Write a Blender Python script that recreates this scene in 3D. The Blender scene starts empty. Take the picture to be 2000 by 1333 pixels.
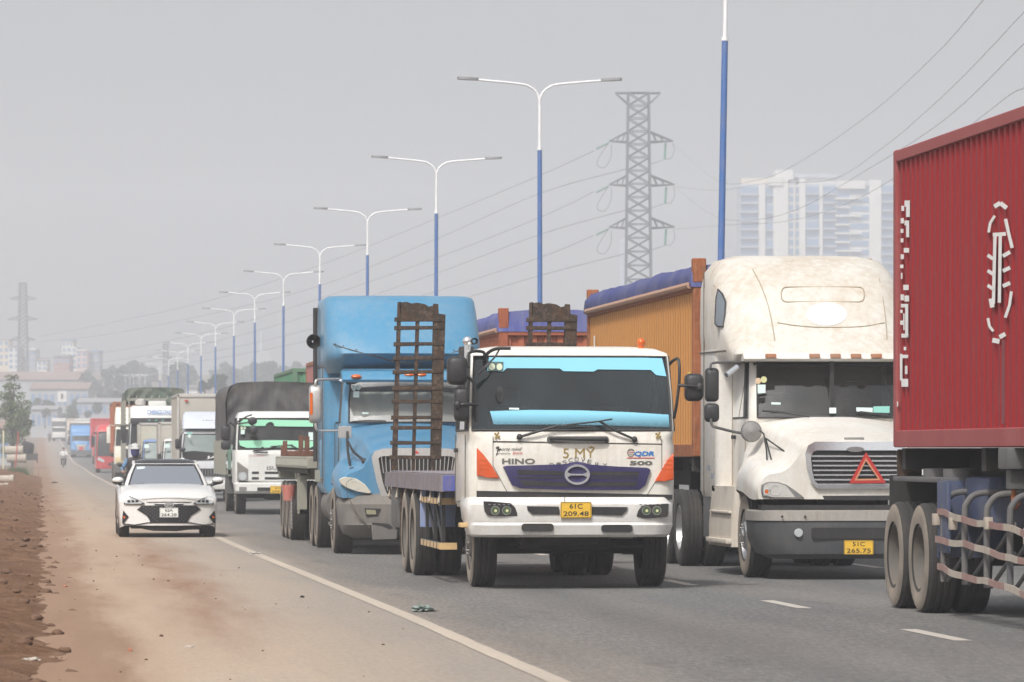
import bpy, bmesh, math, random
from mathutils import Vector, Matrix, noise
random.seed(7)
S = bpy.context.scene
C = S.collection
# ------------------------------------------------------------------ camera, world, sun, exposure
A = math.radians(5.8366)          # the camera looks this much to the right of the road's direction
CA, SA = math.cos(A), math.sin(A)
FPX, HY, CZ = 9000.0, 884.0, 1.55
cam_d = bpy.data.cameras.new('camera'); cam = bpy.data.objects.new('camera', cam_d); C.objects.link(cam)
cam_d.sensor_width = 36; cam_d.lens = FPX/2000*36
cam_d.shift_y = (HY-666.5)/2000
cam_d.clip_start = 1; cam_d.clip_end = 9000
cam.location = (0, 0, CZ); cam.rotation_euler = (math.pi/2, 0, -A)
cam_d.dof.use_dof = True; cam_d.dof.focus_distance = 55; cam_d.dof.aperture_fstop = 8.0
S.camera = cam
SUN_EL, SUN_AZ = math.radians(51), math.radians(208)      # azimuth clockwise from +Y (the road's far end)
W = bpy.data.worlds.new('World'); S.world = W; W.use_nodes = True
nt = W.node_tree; nt.nodes.clear()
sky = nt.nodes.new('ShaderNodeTexSky'); sky.sky_type = 'NISHITA'; sky.sun_disc = False
sky.sun_elevation = SUN_EL; sky.sun_rotation = SUN_AZ; sky.air_density = 1.0; sky.dust_density = 6.0; sky.ozone_density = 1.0
hs = nt.nodes.new('ShaderNodeHueSaturation'); hs.inputs['Saturation'].default_value = 0.30
bg = nt.nodes.new('ShaderNodeBackground'); bg.inputs['Strength'].default_value = 0.122
wo = nt.nodes.new('ShaderNodeOutputWorld')
nt.links.new(sky.outputs[0], hs.inputs['Color']); nt.links.new(hs.outputs[0], bg.inputs['Color']); nt.links.new(bg.outputs[0], wo.inputs['Surface'])
sl = bpy.data.lights.new('sun', 'SUN'); sl.energy = 2.55; sl.angle = math.radians(5); sl.color = (1, .975, .94)
so = bpy.data.objects.new('sun', sl); C.objects.link(so)
sdir = Vector((math.sin(SUN_AZ)*math.cos(SUN_EL), math.cos(SUN_AZ)*math.cos(SUN_EL), math.sin(SUN_EL)))
so.rotation_euler = (-sdir).to_track_quat('-Z', 'Y').to_euler(); so.location = (0, 0, 60)
S.view_settings.view_transform = 'Standard'; S.view_settings.look = 'None'
S.view_settings.exposure = 0.38; S.view_settings.gamma = 1.0
S.cycles.volume_bounces = 1; S.cycles.max_bounces = 8; S.cycles.transparent_max_bounces = 12
S.cycles.use_denoising = True

# ------------------------------------------------------------------ measuring: a pixel of the photograph on a known plane
def at(px, py, Y):                # the point of the plane Y=const seen at that pixel
    xc = (px-1000)/FPX; dx, dy, dz = CA*xc+SA, CA-SA*xc, (HY-py)/FPX
    t = Y/dy
    return Vector((dx*t, Y, CZ+dz*t))
def gnd(px, py, z=0.0):           # the point of the plane z=const
    xc = (px-1000)/FPX; dx, dy, dz = CA*xc+SA, CA-SA*xc, (HY-py)/FPX
    t = (z-CZ)/dz
    return Vector((dx*t, dy*t, z))
def far(px, py, d):               # the point at camera depth d
    xc = (px-1000)/FPX
    return Vector(((CA*xc+SA)*d, (CA-SA*xc)*d, CZ+(HY-py)/FPX*d))
def sm(t): t = max(0., min(1., t)); return t*t*(3-2*t)
def zg(Y):                        # height of the road along its length
    if Y < 250: return 0.0
    if Y < 430: return 1.0*((Y-250)/180)**2
    return 1.0+.0088*(Y-430) if Y < 1500 else 10.416+.0088*(Y-1500)*.3
def terr(X, Y):
    z = zg(Y)
    l = sm((-10-X)/60) if X < 0 else sm((X-45)/80)
    h = 34*sm((Y-1150)/500)*sm((120-X+(.0*Y))/260) + 6*sm((Y-900)/400)
    return z + l*h*1.0 + (noise.noise(Vector((X*.008, Y*.008, 0)))*3*l*sm((Y-500)/500))

# ------------------------------------------------------------------ materials
MATS = {}
def nodes(name):
    m = bpy.data.materials.new(name); m.use_nodes = True; t = m.node_tree
    b = t.nodes['Principled BSDF']
    return m, t, b
def N(t, typ, **kw):
    n = t.nodes.new(typ)
    for k, v in kw.items():
        if k in n.inputs.keys(): n.inputs[k].default_value = v
        else: setattr(n, k, v)
    return n
def ramp(t, stops, src):
    r = t.nodes.new('ShaderNodeValToRGB')
    while len(r.color_ramp.elements) < len(stops): r.color_ramp.elements.new(.5)
    for e, (p, c) in zip(r.color_ramp.elements, stops):
        e.position = p; e.color = (*c, 1) if len(c) == 3 else c
    t.links.new(src, r.inputs[0]); return r
def mixc(t, fac, a, b, blend='MIX'):
    m = t.nodes.new('ShaderNodeMix'); m.data_type = 'RGBA'; m.blend_type = blend
    for i, v in ((0, fac), (6, a), (7, b)):
        if hasattr(v, 'links'): t.links.new(v, m.inputs[i])
        else: m.inputs[i].default_value = v if i == 0 else (*v, 1)
    return m.outputs[2]
def mathn(t, op, a, b=0.0):
    m = t.nodes.new('ShaderNodeMath'); m.operation = op
    for i, v in ((0, a), (1, b)):
        if hasattr(v, 'links'): t.links.new(v, m.inputs[i])
        else: m.inputs[i].default_value = v
    return m.outputs[0]
def coord(t, scale=(1, 1, 1), kind='Object'):
    tc = t.nodes.new('ShaderNodeTexCoord'); mp = t.nodes.new('ShaderNodeMapping'); mp.inputs['Scale'].default_value = scale
    t.links.new(tc.outputs[kind], mp.inputs[0]); return mp.outputs[0]
def nz(t, vec, scale, detail=4, rough=.55):
    n = N(t, 'ShaderNodeTexNoise'); n.inputs['Scale'].default_value = scale; n.inputs['Detail'].default_value = detail
    n.inputs['Roughness'].default_value = rough
    t.links.new(vec, n.inputs['Vector']); return n.outputs['Fac']
def paint(name, col, rough=.35, dirt=.25, dcol=(.30, .25, .20), metal=0., scale=2.0, streak=True, spec=.5, fine=.5, coat=0.):
    """painted or plain surface with dust, streaks and slight unevenness"""
    if name in MATS: return MATS[name]
    m, t, b = nodes(name); MATS[name] = m
    v = coord(t); n1 = nz(t, v, scale, 6, .65)
    v2 = coord(t, (6, 6, .6)); n2 = nz(t, v2, scale*1.5, 4)
    mask = mathn(t, 'ADD', n1, mathn(t, 'MULTIPLY', n2, .6 if streak else 0.))
    lo = .80 if streak else .52
    r = ramp(t, [(lo-.12, (0, 0, 0)), (lo+.25, (1, 1, 1))], mask)
    f = mathn(t, 'MULTIPLY', r.outputs[0], dirt)
    f = mathn(t, 'ADD', f, dirt*.18)
    base = mixc(t, f, col, dcol)
    n3 = nz(t, v, 28, 3); var = ramp(t, [(.3, (.9, .9, .9)), (.7, (1.06, 1.06, 1.06))], n3)
    base = mixc(t, fine, base, mixc(t, 1.0, base, var.outputs[0], 'MULTIPLY'))
    t.links.new(base, b.inputs['Base Color'])
    t.links.new(mathn(t, 'ADD', mathn(t, 'MULTIPLY', f, .45), rough), b.inputs['Roughness'])
    b.inputs['Metallic'].default_value = metal; b.inputs['Specular IOR Level'].default_value = spec
    if coat: b.inputs['Coat Weight'].default_value = coat; b.inputs['Coat Roughness'].default_value = .06
    return m
def rusty(name, col, rust=(.17, .075, .035), amt=.5, rough=.7, scale=3.0, light=None):
    if name in MATS: return MATS[name]
    m, t, b = nodes(name); MATS[name] = m
    v = coord(t); n1 = nz(t, v, scale, 8, .7); n2 = nz(t, coord(t, (5, 5, .7)), scale*2, 5)
    f = ramp(t, [(.62-amt*.3, (0, 0, 0)), (.72-amt*.2, (1, 1, 1))], mathn(t, 'MULTIPLY', mathn(t, 'ADD', n1, n2), .5))
    base = mixc(t, f.outputs[0], col, rust)
    if light:
        g = ramp(t, [(.5, (0, 0, 0)), (.7, (1, 1, 1))], nz(t, v, scale*4, 4))
        base = mixc(t, mathn(t, 'MULTIPLY', g.outputs[0], .6), base, light)
    t.links.new(base, b.inputs['Base Color']); b.inputs['Roughness'].default_value = rough; b.inputs['Specular IOR Level'].default_value = .22
    bp = N(t, 'ShaderNodeBump'); bp.inputs['Strength'].default_value = .25; bp.inputs['Distance'].default_value = .02
    t.links.new(n1, bp.inputs['Height']); t.links.new(bp.outputs[0], b.inputs['Normal'])
    return m
def plain(name, col, rough=.5, metal=0., spec=.5):
    if name in MATS: return MATS[name]
    m, t, b = nodes(name); MATS[name] = m
    b.inputs['Base Color'].default_value = (*col, 1); b.inputs['Roughness'].default_value = rough
    b.inputs['Metallic'].default_value = metal; b.inputs['Specular IOR Level'].default_value = spec
    return m
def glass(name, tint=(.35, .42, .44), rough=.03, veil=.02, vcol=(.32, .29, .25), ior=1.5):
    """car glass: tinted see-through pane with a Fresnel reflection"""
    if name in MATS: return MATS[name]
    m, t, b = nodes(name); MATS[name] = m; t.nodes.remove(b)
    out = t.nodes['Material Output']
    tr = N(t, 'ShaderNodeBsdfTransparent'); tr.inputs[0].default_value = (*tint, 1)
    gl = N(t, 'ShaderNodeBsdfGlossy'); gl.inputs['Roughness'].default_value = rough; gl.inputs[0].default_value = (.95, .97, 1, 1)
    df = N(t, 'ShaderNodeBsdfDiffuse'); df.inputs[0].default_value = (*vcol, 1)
    dust = ramp(t, [(.35, (veil,)*3), (.75, (veil+.08,)*3)], nz(t, coord(t), 2.2, 5))  # thin dust plus an even veil that paints reflected brightness into the glass
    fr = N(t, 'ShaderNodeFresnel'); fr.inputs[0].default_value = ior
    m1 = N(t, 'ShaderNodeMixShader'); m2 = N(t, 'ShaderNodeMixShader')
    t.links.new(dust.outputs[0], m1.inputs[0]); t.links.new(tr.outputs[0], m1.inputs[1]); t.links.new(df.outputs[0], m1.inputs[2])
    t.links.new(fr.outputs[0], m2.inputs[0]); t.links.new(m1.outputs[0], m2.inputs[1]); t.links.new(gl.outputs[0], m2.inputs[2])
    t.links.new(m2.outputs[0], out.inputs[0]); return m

# ------------------------------------------------------------------ geometry helpers (all in world metres; part() makes them local)
def bm_(): return bmesh.new()
def box(bm, x0, x1, y0, y1, z0, z1, bev=0., seg=2):
    x0, x1 = sorted((x0, x1)); y0, y1 = sorted((y0, y1)); z0, z1 = sorted((z0, z1))
    vs = [bm.verts.new((x, y, z)) for z in (z0, z1) for (x, y) in ((x0, y0), (x1, y0), (x1, y1), (x0, y1))]
    fs = [bm.faces.new([vs[i] for i in f]) for f in ((3, 2, 1, 0), (4, 5, 6, 7), (0, 1, 5, 4), (1, 2, 6, 5), (2, 3, 7, 6), (3, 0, 4, 7))]
    if bev > 0:
        es = {e for f in fs for e in f.edges}
        bmesh.ops.bevel(bm, geom=list(es), offset=min(bev, .49*min(x1-x0, y1-y0, z1-z0)), segments=seg, profile=.6, affect='EDGES')
    return bm
def prism(bm, pts, vec, bev=0., seg=2, cap=True):
    """closed polygon of 3-D points swept along vec"""
    vec = Vector(vec); a = [bm.verts.new(p) for p in pts]; b = [bm.verts.new(Vector(p)+vec) for p in pts]; n = len(pts)
    fs = [bm.faces.new((a[i], a[(i+1) % n], b[(i+1) % n], b[i])) for i in range(n)]
    if cap: fs += [bm.faces.new(a[::-1]), bm.faces.new(b)]
    if bev > 0:
        es = {e for f in fs for e in f.edges}
        bmesh.ops.bevel(bm, geom=list(es), offset=bev, segments=seg, profile=.6, affect='EDGES', clamp_overlap=True)
    return bm
def loft(bm, rings, cap0=True, cap1=True, closed=True, skip=None):
    vs = [[bm.verts.new(p) for p in r] for r in rings]; n = len(rings[0])
    for i in range(len(vs)-1):
        for j in range(n if closed else n-1):
            if skip and skip(i, j): continue
            bm.faces.new((vs[i][j], vs[i][(j+1) % n], vs[i+1][(j+1) % n], vs[i+1][j]))
    if closed and cap0: bm.faces.new(vs[0][::-1])
    if closed and cap1: bm.faces.new(vs[-1])
    return bm
def tube(bm, pts, r, n=8, cap=True):
    pts = [Vector(p) for p in pts]; rings = []; up = None
    for i, p in enumerate(pts):
        d = (pts[min(i+1, len(pts)-1)]-pts[max(i-1, 0)]).normalized()
        if up is None:
            up = Vector((0, 0, 1)) if abs(d.z) < .9 else Vector((1, 0, 0))
        s = d.cross(up)
        if s.length < 1e-4: s = d.cross(Vector((1, .3, 0)))
        s.normalize(); up = s.cross(d).normalized()
        rr = r[i] if isinstance(r, (list, tuple)) else r
        rings.append([p+(s*math.cos(2*math.pi*k/n)+up*math.sin(2*math.pi*k/n))*rr for k in range(n)])
    return loft(bm, rings, cap, cap)
def smooth_path(pts, k=6):
    pts = [Vector(p) for p in pts]; out = []
    for i in range(len(pts)-1):
        p0, p1, p2, p3 = pts[max(i-1, 0)], pts[i], pts[i+1], pts[min(i+2, len(pts)-1)]
        for j in range(k):
            t = j/k
            out.append(.5*((2*p1)+(p2-p0)*t+(2*p0-5*p1+4*p2-p3)*t*t+(3*p1-p0-3*p2+p3)*t**3))
    out.append(pts[-1]); return out
def lathe(bm, prof, c, axis='x', n=28, a0=0., a1=2*math.pi):
    """profile of (radius, offset along axis) turned round the axis through c"""
    c = Vector(c); full = abs(a1-a0-2*math.pi) < 1e-6; rings = []
    for (r, o) in prof:
        ring = []
        for k in range(n if full else n+1):
            t = a0+(a1-a0)*k/n; p, q = r*math.cos(t), r*math.sin(t)
            ring.append(c+(Vector((o, p, q)) if axis == 'x' else Vector((p, o, q)) if axis == 'y' else Vector((p, q, o))))
        rings.append(ring)
    return loft(bm, rings, False, False, closed=full)
def ball(bm, c, rx, ry=None, rz=None, n=14, m=8):
    ry = ry or rx; rz = rz or rx; c = Vector(c); rings = []
    for i in range(m+1):
        th = math.pi*(i+.02)/(m+.04); rings.append([c+Vector((rx*math.sin(th)*math.cos(2*math.pi*k/n), ry*math.sin(th)*math.sin(2*math.pi*k/n), -rz*math.cos(th))) for k in range(n)])
    return loft(bm, rings)
def rrect(x0, x1, y0, y1, z, r=.1, k=4, bulge=0., fr=None):
    """rounded rectangle ring in plan at height z; front (y0) corners may use radius fr and the front may bulge"""
    fr = r if fr is None else fr; out = []
    for (cx, cy, rr, a) in ((x1-r, y1-r, r, 0), (x0+r, y1-r, r, 90), (x0+fr, y0+fr, fr, 180), (x1-fr, y0+fr, fr, 270)):
        for i in range(k+1):
            t = math.radians(a+90*i/k); out.append(Vector((cx+rr*math.cos(t), cy+rr*math.sin(t), z)))
        if a == 180:
            xm = (x0+x1)/2; hw = (x1-x0)/2-fr
            for i in range(1, 6):
                x = x0+fr+(x1-x0-2*fr)*i/6; out.append(Vector((x, y0, z)))
    if bulge:
        xm = (x0+x1)/2; hw = (x1-x0)/2
        for p in out:
            if p.y < (y0+y1)/2: p.y -= bulge*(1-((p.x-xm)/hw)**2)
    return out
def link(o, parent=None):
    C.objects.link(o)
    if parent is not None: o.parent = parent
    return o
def part(name, bm, mat, parent=None, sharp=35, smooth=True, label=None):
    bmesh.ops.recalc_face_normals(bm, faces=bm.faces[:])
    off = Vector((0, 0, 0)); p = parent
    while p is not None: off += p.location; p = p.parent
    if parent is not None:
        for v in bm.verts: v.co -= off
    me = bpy.data.meshes.new(name); bm.to_mesh(me); bm.free()
    if smooth:
        me.polygons.foreach_set('use_smooth', [True]*len(me.polygons)); me.set_sharp_from_angle(angle=math.radians(sharp))
    if mat is not None: me.materials.append(mat)
    o = bpy.data.objects.new(name, me)
    if label: o['label'] = label
    return link(o, parent)
def tag(o, label, cat, group=None, kind=None):
    if label: o['label'] = label
    if cat: o['category'] = cat
    if group: o['group'] = group
    if kind: o['kind'] = kind
    return o
def root(name, loc, label, cat, group=None):
    o = bpy.data.objects.new(name, None); o.location = loc; o.empty_display_size = .2
    tag(o, label, cat, group); return link(o)
def structure(name, bm, mat, **k):
    o = part(name, bm, mat, **k); o['kind'] = 'structure'; return o
def copy_tree(o, parent=None):
    c = o.copy(); C.objects.link(c); c.parent = parent
    for ch in o.children: copy_tree(ch, c)
    return c
def text(body, center, width, height, mat, parent, normal='front', name='lettering', depth=.004, shear=0., bold=0., rot=0.):
    """flat lettering fitted to a width and height; 'front' faces the camera (-Y), 'left' faces -X"""
    cu = bpy.data.curves.new(name, 'FONT'); cu.body = body; cu.extrude = 0; cu.offset = bold; cu.shear = shear
    cu.align_x = 'CENTER'; cu.resolution_u = 3
    o = bpy.data.objects.new(name, cu); C.objects.link(o)
    dg = bpy.context.evaluated_depsgraph_get(); me = bpy.data.meshes.new_from_object(o.evaluated_get(dg))
    bpy.data.objects.remove(o); bpy.data.curves.remove(cu)
    xs = [v.co.x for v in me.vertices]; ys = [v.co.y for v in me.vertices]
    w, h = max(xs)-min(xs), max(ys)-min(ys); cx, cy = (max(xs)+min(xs))/2, (max(ys)+min(ys))/2
    off = Vector((0, 0, 0)); p = parent
    while p is not None: off += p.location; p = p.parent
    R = Matrix.Rotation(rot, 3, 'Y'); cen = Vector(center)-off
    for v in me.vertices:
        a, b = (v.co.x-cx)/w*width, (v.co.y-cy)/h*height
        q = Vector((a, 0, b)) if normal == 'front' else Vector((0, -a, b)) if normal == 'left' else Vector((a, 0, b))
        v.co = cen+R@q
    me.materials.clear(); me.materials.append(mat)
    q = bpy.data.objects.new(name, me); q['label'] = 'lettering ' + body.replace('\n', ' ') if len(body) > 1 else 'letter'
    return link(q, parent)

# shared materials
M_RUB = paint('tyre_rubber', (.022, .021, .021), .85, .32, (.13, .11, .09), scale=3, streak=False)
M_RUBD = paint('dusty_tyre_rubber', (.15, .13, .108), .9, 1.0, (.32, .265, .21), scale=2, streak=False)
M_RIM = paint('dusty_rim', (.085, .075, .065), .7, .5, (.20, .17, .14), scale=4, streak=False)
M_CHROME = plain('chrome', (.80, .81, .83), .16, .85)
M_STEEL = paint('worn_steel', (.30, .30, .30), .4, .3, metal=.8)
M_BLK = paint('black_plastic', (.012, .0125, .014), .5, .22, (.08, .07, .06), scale=4)
M_GREYP = paint('grey_plastic', (.075, .078, .08), .6, .4, (.17, .15, .13), scale=2)
M_DARK = plain('cab_interior_dark', (.022, .023, .025), .85)
M_SEAT = plain('seat_cloth', (.06, .058, .055), .9)
M_CHASSIS = paint('chassis_grime', (.016, .015, .014), .85, .4, (.06, .05, .04), scale=4, streak=False)
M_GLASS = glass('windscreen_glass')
M_AMBER = plain('amber_lens', (.58, .11, .010), .22)
M_ORANGE = paint('orange_lens', (.60, .075, .006), .2, .15)
M_LENS = plain('clear_lens', (.42, .44, .45), .12, .0, .8)
M_REFL = plain('lamp_reflector', (.62, .62, .60), .2, .2)
M_YPLATE = paint('yellow_plate', (.70, .42, .025), .45, .12, scale=9)
M_WPLATE = paint('white_plate', (.72, .72, .69), .45, .1, scale=9)
M_INK = plain('plate_ink', (.03, .028, .025), .6)
M_MIRROR = plain('mirror_housing', (.02, .02, .022), .55)
M_STICK = plain('windscreen_sticker', (.62, .75, .72), .5)
M_SKIN = plain('skin', (.38, .22, .15), .6)

def wheel(parent, cx, cy, R=.52, w=.29, side=-1, steer=False, dusty=True, rimmat=None, name='wheel', z=0., nut=True, n=36, tread=True):
    """one tyre with its rim; side -1: the outer face looks to -X"""
    e = bpy.data.objects.new(name, None); off = Vector((0, 0, 0)); p = parent
    while p is not None: off += p.location; p = p.parent
    e.location = Vector((cx, cy, z+R))-off; e.empty_display_size = .1; link(e, parent)
    c = (cx, cy, z+R); h = w/2; s = side
    bm = bm_()
    prof = [(R*.60, s*h*.80), (R*.66, s*h*.96), (R*.78, s*h*1.0), (R*.90, s*h*.97), (R*.965, s*h*.86), (R*.985, s*h*.72)]
    if tread:
        for k in range(4):
            o = .66-k*.42; prof += [(R, s*h*o), (R, s*h*(o-.28)), (R*.975, s*h*(o-.30)), (R*.975, s*h*(o-.40))]
    else: prof += [(R, s*h*.5), (R, -s*h*.5)]
    prof += [(R*.985, -s*h*.9), (R*.90, -s*h*.98), (R*.6, -s*h*.85)]
    lathe(bm, prof, c, 'x', n)
    part('tyre', bm, M_RUB, e, 25)
    if dusty:
        bm = bm_(); lathe(bm, [(R*.63, s*(h*.96+.003)), (R*.78, s*(h+.004)), (R*.90, s*(h*.975+.004)), (R*.955, s*(h*.89+.003))], c, 'x', n)
        part('dusty_sidewall', bm, M_RUBD, e)
    bm = bm_()
    if steer: pr = [(R*.61, s*h*.82), (R*.57, s*h*.9), (R*.52, s*h*.55), (R*.36, s*h*.75), (R*.30, s*h*1.0), (R*.18, s*h*1.08), (R*.15, s*h*1.22), (0.0001, s*h*1.26)]
    else: pr = [(R*.61, s*h*.82), (R*.57, s*h*.9), (R*.53, s*h*.4), (R*.50, -s*h*.3), (R*.34, -s*h*.45), (R*.30, s*h*.2), (R*.2, s*h*.35), (0.0001, s*h*.4)]
    lathe(bm, pr, c, 'x', n)
    part('rim', bm, rimmat or M_RIM, e, 30)
    if nut:
        bm = bm_()
        for k in range(8):
            t = 2*math.pi*k/8; rr = R*.25 if steer else R*.32; o = s*h*1.10 if steer else s*h*.0
            lathe(bm, [(.013, 0), (.013, s*.018), (.0001, s*.02)], (cx+o, cy+rr*math.cos(t), z+R+rr*math.sin(t)), 'x', 6)
        part('wheel_nuts', bm, M_STEEL, e)
    return e
def dual(parent, xo, cy, R=.52, side=-1, w=.27, gap=.05, rimmat=None, dusty=True):
    """twin tyres whose outer face is at x=xo"""
    a = wheel(parent, xo-side*w/2, cy, R, w, side, False, dusty, rimmat)
    b = wheel(parent, xo-side*(w*1.5+gap), cy, R, w, side, False, False, rimmat, nut=False)
    return a, b
HAZE_D = 0.0008
# ================================================================== SETTING
def zg(Y):
    if Y < 300: return 0.0
    if Y < 540: return ((Y-300)/240)**2
    return 1.0+.0095*(min(Y, 1000)-540)
def terr(X, Y):
    s = sm((abs(X-8)-12)/30)
    return zg(Y)+20*sm((Y-920)/480)+(noise.noise(Vector((X*.01, Y*.01, 3)))*2.5*sm((Y-600)/400))*s - .06
# ground sheet to the horizon
def ground_mat():
    m, t, b = nodes('dry_ground'); v = coord(t)
    n1 = nz(t, v, .05, 6); n2 = nz(t, v, 1.3, 8, .7)
    c = ramp(t, [(.3, (.10, .085, .055)), (.5, (.17, .12, .08)), (.7, (.07, .085, .04))], n1)
    c2 = mixc(t, .5, c.outputs[0], ramp(t, [(.3, (.10, .07, .05)), (.7, (.24, .17, .12))], n2).outputs[0])
    t.links.new(c2, b.inputs['Base Color']); b.inputs['Roughness'].default_value = .95; return m
bm = bm_()
ys = [-250, -100, -30, 0, 15] + [15+12*i for i in range(1, 75)] + [920+40*i for i in range(1, 42)]
xs = [-1500, -900, -500, -300, -180, -110, -70, -50, -38, -30, -24, -19, -15, -12, -9, -6, -3, 0, 4, 8, 12, 16, 20, 24, 28, 32, 37, 43, 50, 60, 75, 95, 130, 180, 260, 400, 700, 1100, 1500]
g = [[bm.verts.new((x, y, terr(x, y))) for x in xs] for y in ys]
for i in range(len(ys)-1):
    for j in range(len(xs)-1): bm.faces.new((g[i][j], g[i][j+1], g[i+1][j+1], g[i+1][j]))
structure('ground', bm, ground_mat())
# asphalt: dusty grey lanes, tan to reddish dust over the hard shoulder, tracks along the driving direction
def road_mat():
    m, t, b = nodes('dusty_asphalt'); v = coord(t)
    sx = N(t, 'ShaderNodeSeparateXYZ'); t.links.new(v, sx.inputs[0]); X = sx.outputs[0]; Y = sx.outputs[1]
    fine = nz(t, v, 42, 4, .8); mid = nz(t, coord(t, (1.6, .16, 1)), 1.0, 6, .6); big = nz(t, coord(t, (.8, .08, 1)), .7, 3)
    blot = nz(t, coord(t, (1.2, .10, 1)), 1.0, 8, .66)
    grit = nz(t, coord(t, (26, 3.2, 1)), 1.0, 4, .75)
    asp = ramp(t, [(.38, (.066, .067, .068)), (.5, (.128, .127, .125)), (.63, (.215, .211, .203))], mathn(t, 'ADD', mathn(t, 'MULTIPLY', fine, .5), mathn(t, 'MULTIPLY', grit, .5))).outputs[0]
    asp = mixc(t, .6, asp, mixc(t, 1., asp, ramp(t, [(.3, (.74, .74, .75)), (.72, (1.22, 1.19, 1.14))], mid).outputs[0], 'MULTIPLY'))
    # paler wheel paths and dust between them
    asp = mixc(t, mathn(t, 'MULTIPLY', ramp(t, [(.42, (0, 0, 0)), (.70, (1, 1, 1))], big).outputs[0], .30), asp, (.23, .20, .17))
    wob = mathn(t, 'ADD', X, mathn(t, 'MULTIPLY', mathn(t, 'SUBTRACT', blot, .5), 2.2))
    wob2 = mathn(t, 'ADD', X, mathn(t, 'MULTIPLY', mathn(t, 'SUBTRACT', mid, .5), 1.0))
    s1 = ramp(t, [(.0, (.95, .95, .95)), (.17, (.90, .90, .90)), (.30, (.62, .62, .62)), (.48, (.40, .40, .40)), (.60, (.20, .20, .20)), (.72, (.06, .06, .06)), (1, (0, 0, 0))], mathn(t, 'DIVIDE', wob, 6.0)).outputs[0]
    asp = mixc(t, ramp(t, [(.56, (.55, .55, .55)), (.60, (0, 0, 0))], mathn(t, 'DIVIDE', X, 6.0)).outputs[0], asp, mixc(t, grit, (.18, .172, .16), (.31, .295, .27)))
    s1 = mathn(t, 'MULTIPLY', s1, ramp(t, [(.3, (1, 1, 1)), (.8, (.45, .45, .45))], mathn(t, 'DIVIDE', Y, 300)).outputs[0])
    col = mixc(t, mathn(t, 'MULTIPLY', s1, .92), asp, mixc(t, grit, (.375, .275, .192), (.53, .410, .300)))
    # reddish brown soil dropped in a band along the shoulder
    d = mathn(t, 'ABSOLUTE', mathn(t, 'SUBTRACT', wob2, 1.6))
    band = ramp(t, [(.0, (1, 1, 1)), (.35, (.55, .55, .55)), (.8, (0, 0, 0))], d).outputs[0]
    yb = ramp(t, [(.16, (0, 0, 0)), (.22, (.8, .8, .8)), (.36, (1, 1, 1)), (.47, (.25, .25, .25)), (.8, (.2, .2, .2))], mathn(t, 'DIVIDE', Y, 200)).outputs[0]
    patch = ramp(t, [(.38, (0, 0, 0)), (.62, (1, 1, 1))], blot).outputs[0]
    col = mixc(t, mathn(t, 'MULTIPLY', mathn(t, 'MULTIPLY', band, yb), mathn(t, 'ADD', mathn(t, 'MULTIPLY', patch, .65), .30)), col, (.20, .095, .050))
    e = ramp(t, [(.0, (1, 1, 1)), (.25, (.95, .95, .95)), (.42, (.45, .45, .45)), (.75, (0, 0, 0))], mathn(t, 'DIVIDE', mathn(t, 'ADD', X, mathn(t, 'MULTIPLY', mathn(t, 'SUBTRACT', blot, .5), 1.6)), 1.8)).outputs[0]
    col = mixc(t, mathn(t, 'MULTIPLY', e, .9), col, mixc(t, blot, (.15, .080, .045), (.30, .19, .125)))
    # oil stains, tar patches and cracks in the lanes
    oil = ramp(t, [(.60, (0, 0, 0)), (.74, (1, 1, 1))], nz(t, coord(t, (1.1, .22, 1)), 1.3, 6, .6)).outputs[0]
    col = mixc(t, mathn(t, 'MULTIPLY', oil, mathn(t, 'SUBTRACT', .55, mathn(t, 'MULTIPLY', s1, .5))), col, (.065, .064, .063))
    '''wv = coord(t, (.5, .09, 1)); vc = N(t, 'ShaderNodeTexVoronoi'); vc.feature = 'DISTANCE_TO_EDGE'; vc.inputs['Scale'].default_value = 1.0
    wj = N(t, 'ShaderNodeVectorMath'); wj.operation = 'ADD'; t.links.new(wv, wj.inputs[0]); nj = N(t, 'ShaderNodeTexNoise'); nj.inputs['Scale'].default_value = 3.; t.links.new(wv, nj.inputs['Vector']); sc = N(t, 'ShaderNodeVectorMath'); sc.operation = 'SCALE'; sc.inputs['Scale'].default_value = .5; t.links.new(nj.outputs['Color'], sc.inputs[0]); t.links.new(sc.outputs[0], wj.inputs[1]); t.links.new(wj.outputs[0], vc.inputs['Vector'])
    cr = ramp(t, [(.0, (1, 1, 1)), (.012, (0, 0, 0))], vc.outputs['Distance']).outputs[0]
    col = mixc(t, mathn(t, 'MULTIPLY', cr, .22), col, (.06, .055, .05))'''
    for lc in (5.55, 9.4, 12.9):                             # dripped oil down the lane centres, worn wheel paths beside it
        dl = mathn(t, 'ABSOLUTE', mathn(t, 'SUBTRACT', mathn(t, 'ADD', X, mathn(t, 'MULTIPLY', mathn(t, 'SUBTRACT', big, .5), .5)), lc))
        st = ramp(t, [(.0, (.55, .55, .55)), (.35, (.25, .25, .25)), (.55, (0, 0, 0)), (.95, (.0, .0, .0))], dl).outputs[0]
        col = mixc(t, mathn(t, 'MULTIPLY', st, mathn(t, 'ADD', mid, .1)), col, (.075, .074, .073))
    # small pale and dark specks
    vo = N(t, 'ShaderNodeTexVoronoi'); vo.inputs['Scale'].default_value = 9; t.links.new(v, vo.inputs['Vector'])
    sp = ramp(t, [(.0, (1, 1, 1)), (.05, (0, 0, 0))], vo.outputs['Distance']).outputs[0]
    col = mixc(t, mathn(t, 'MULTIPLY', sp, .55), col, mixc(t, ramp(t, [(.45, (0, 0, 0)), (.55, (1, 1, 1))], nz(t, v, 3, 2)).outputs[0], (.07, .055, .045), (.46, .43, .40)))
    t.links.new(col, b.inputs['Base Color']); b.inputs['Roughness'].default_value = .88; b.inputs['Specular IOR Level'].default_value = .25
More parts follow.
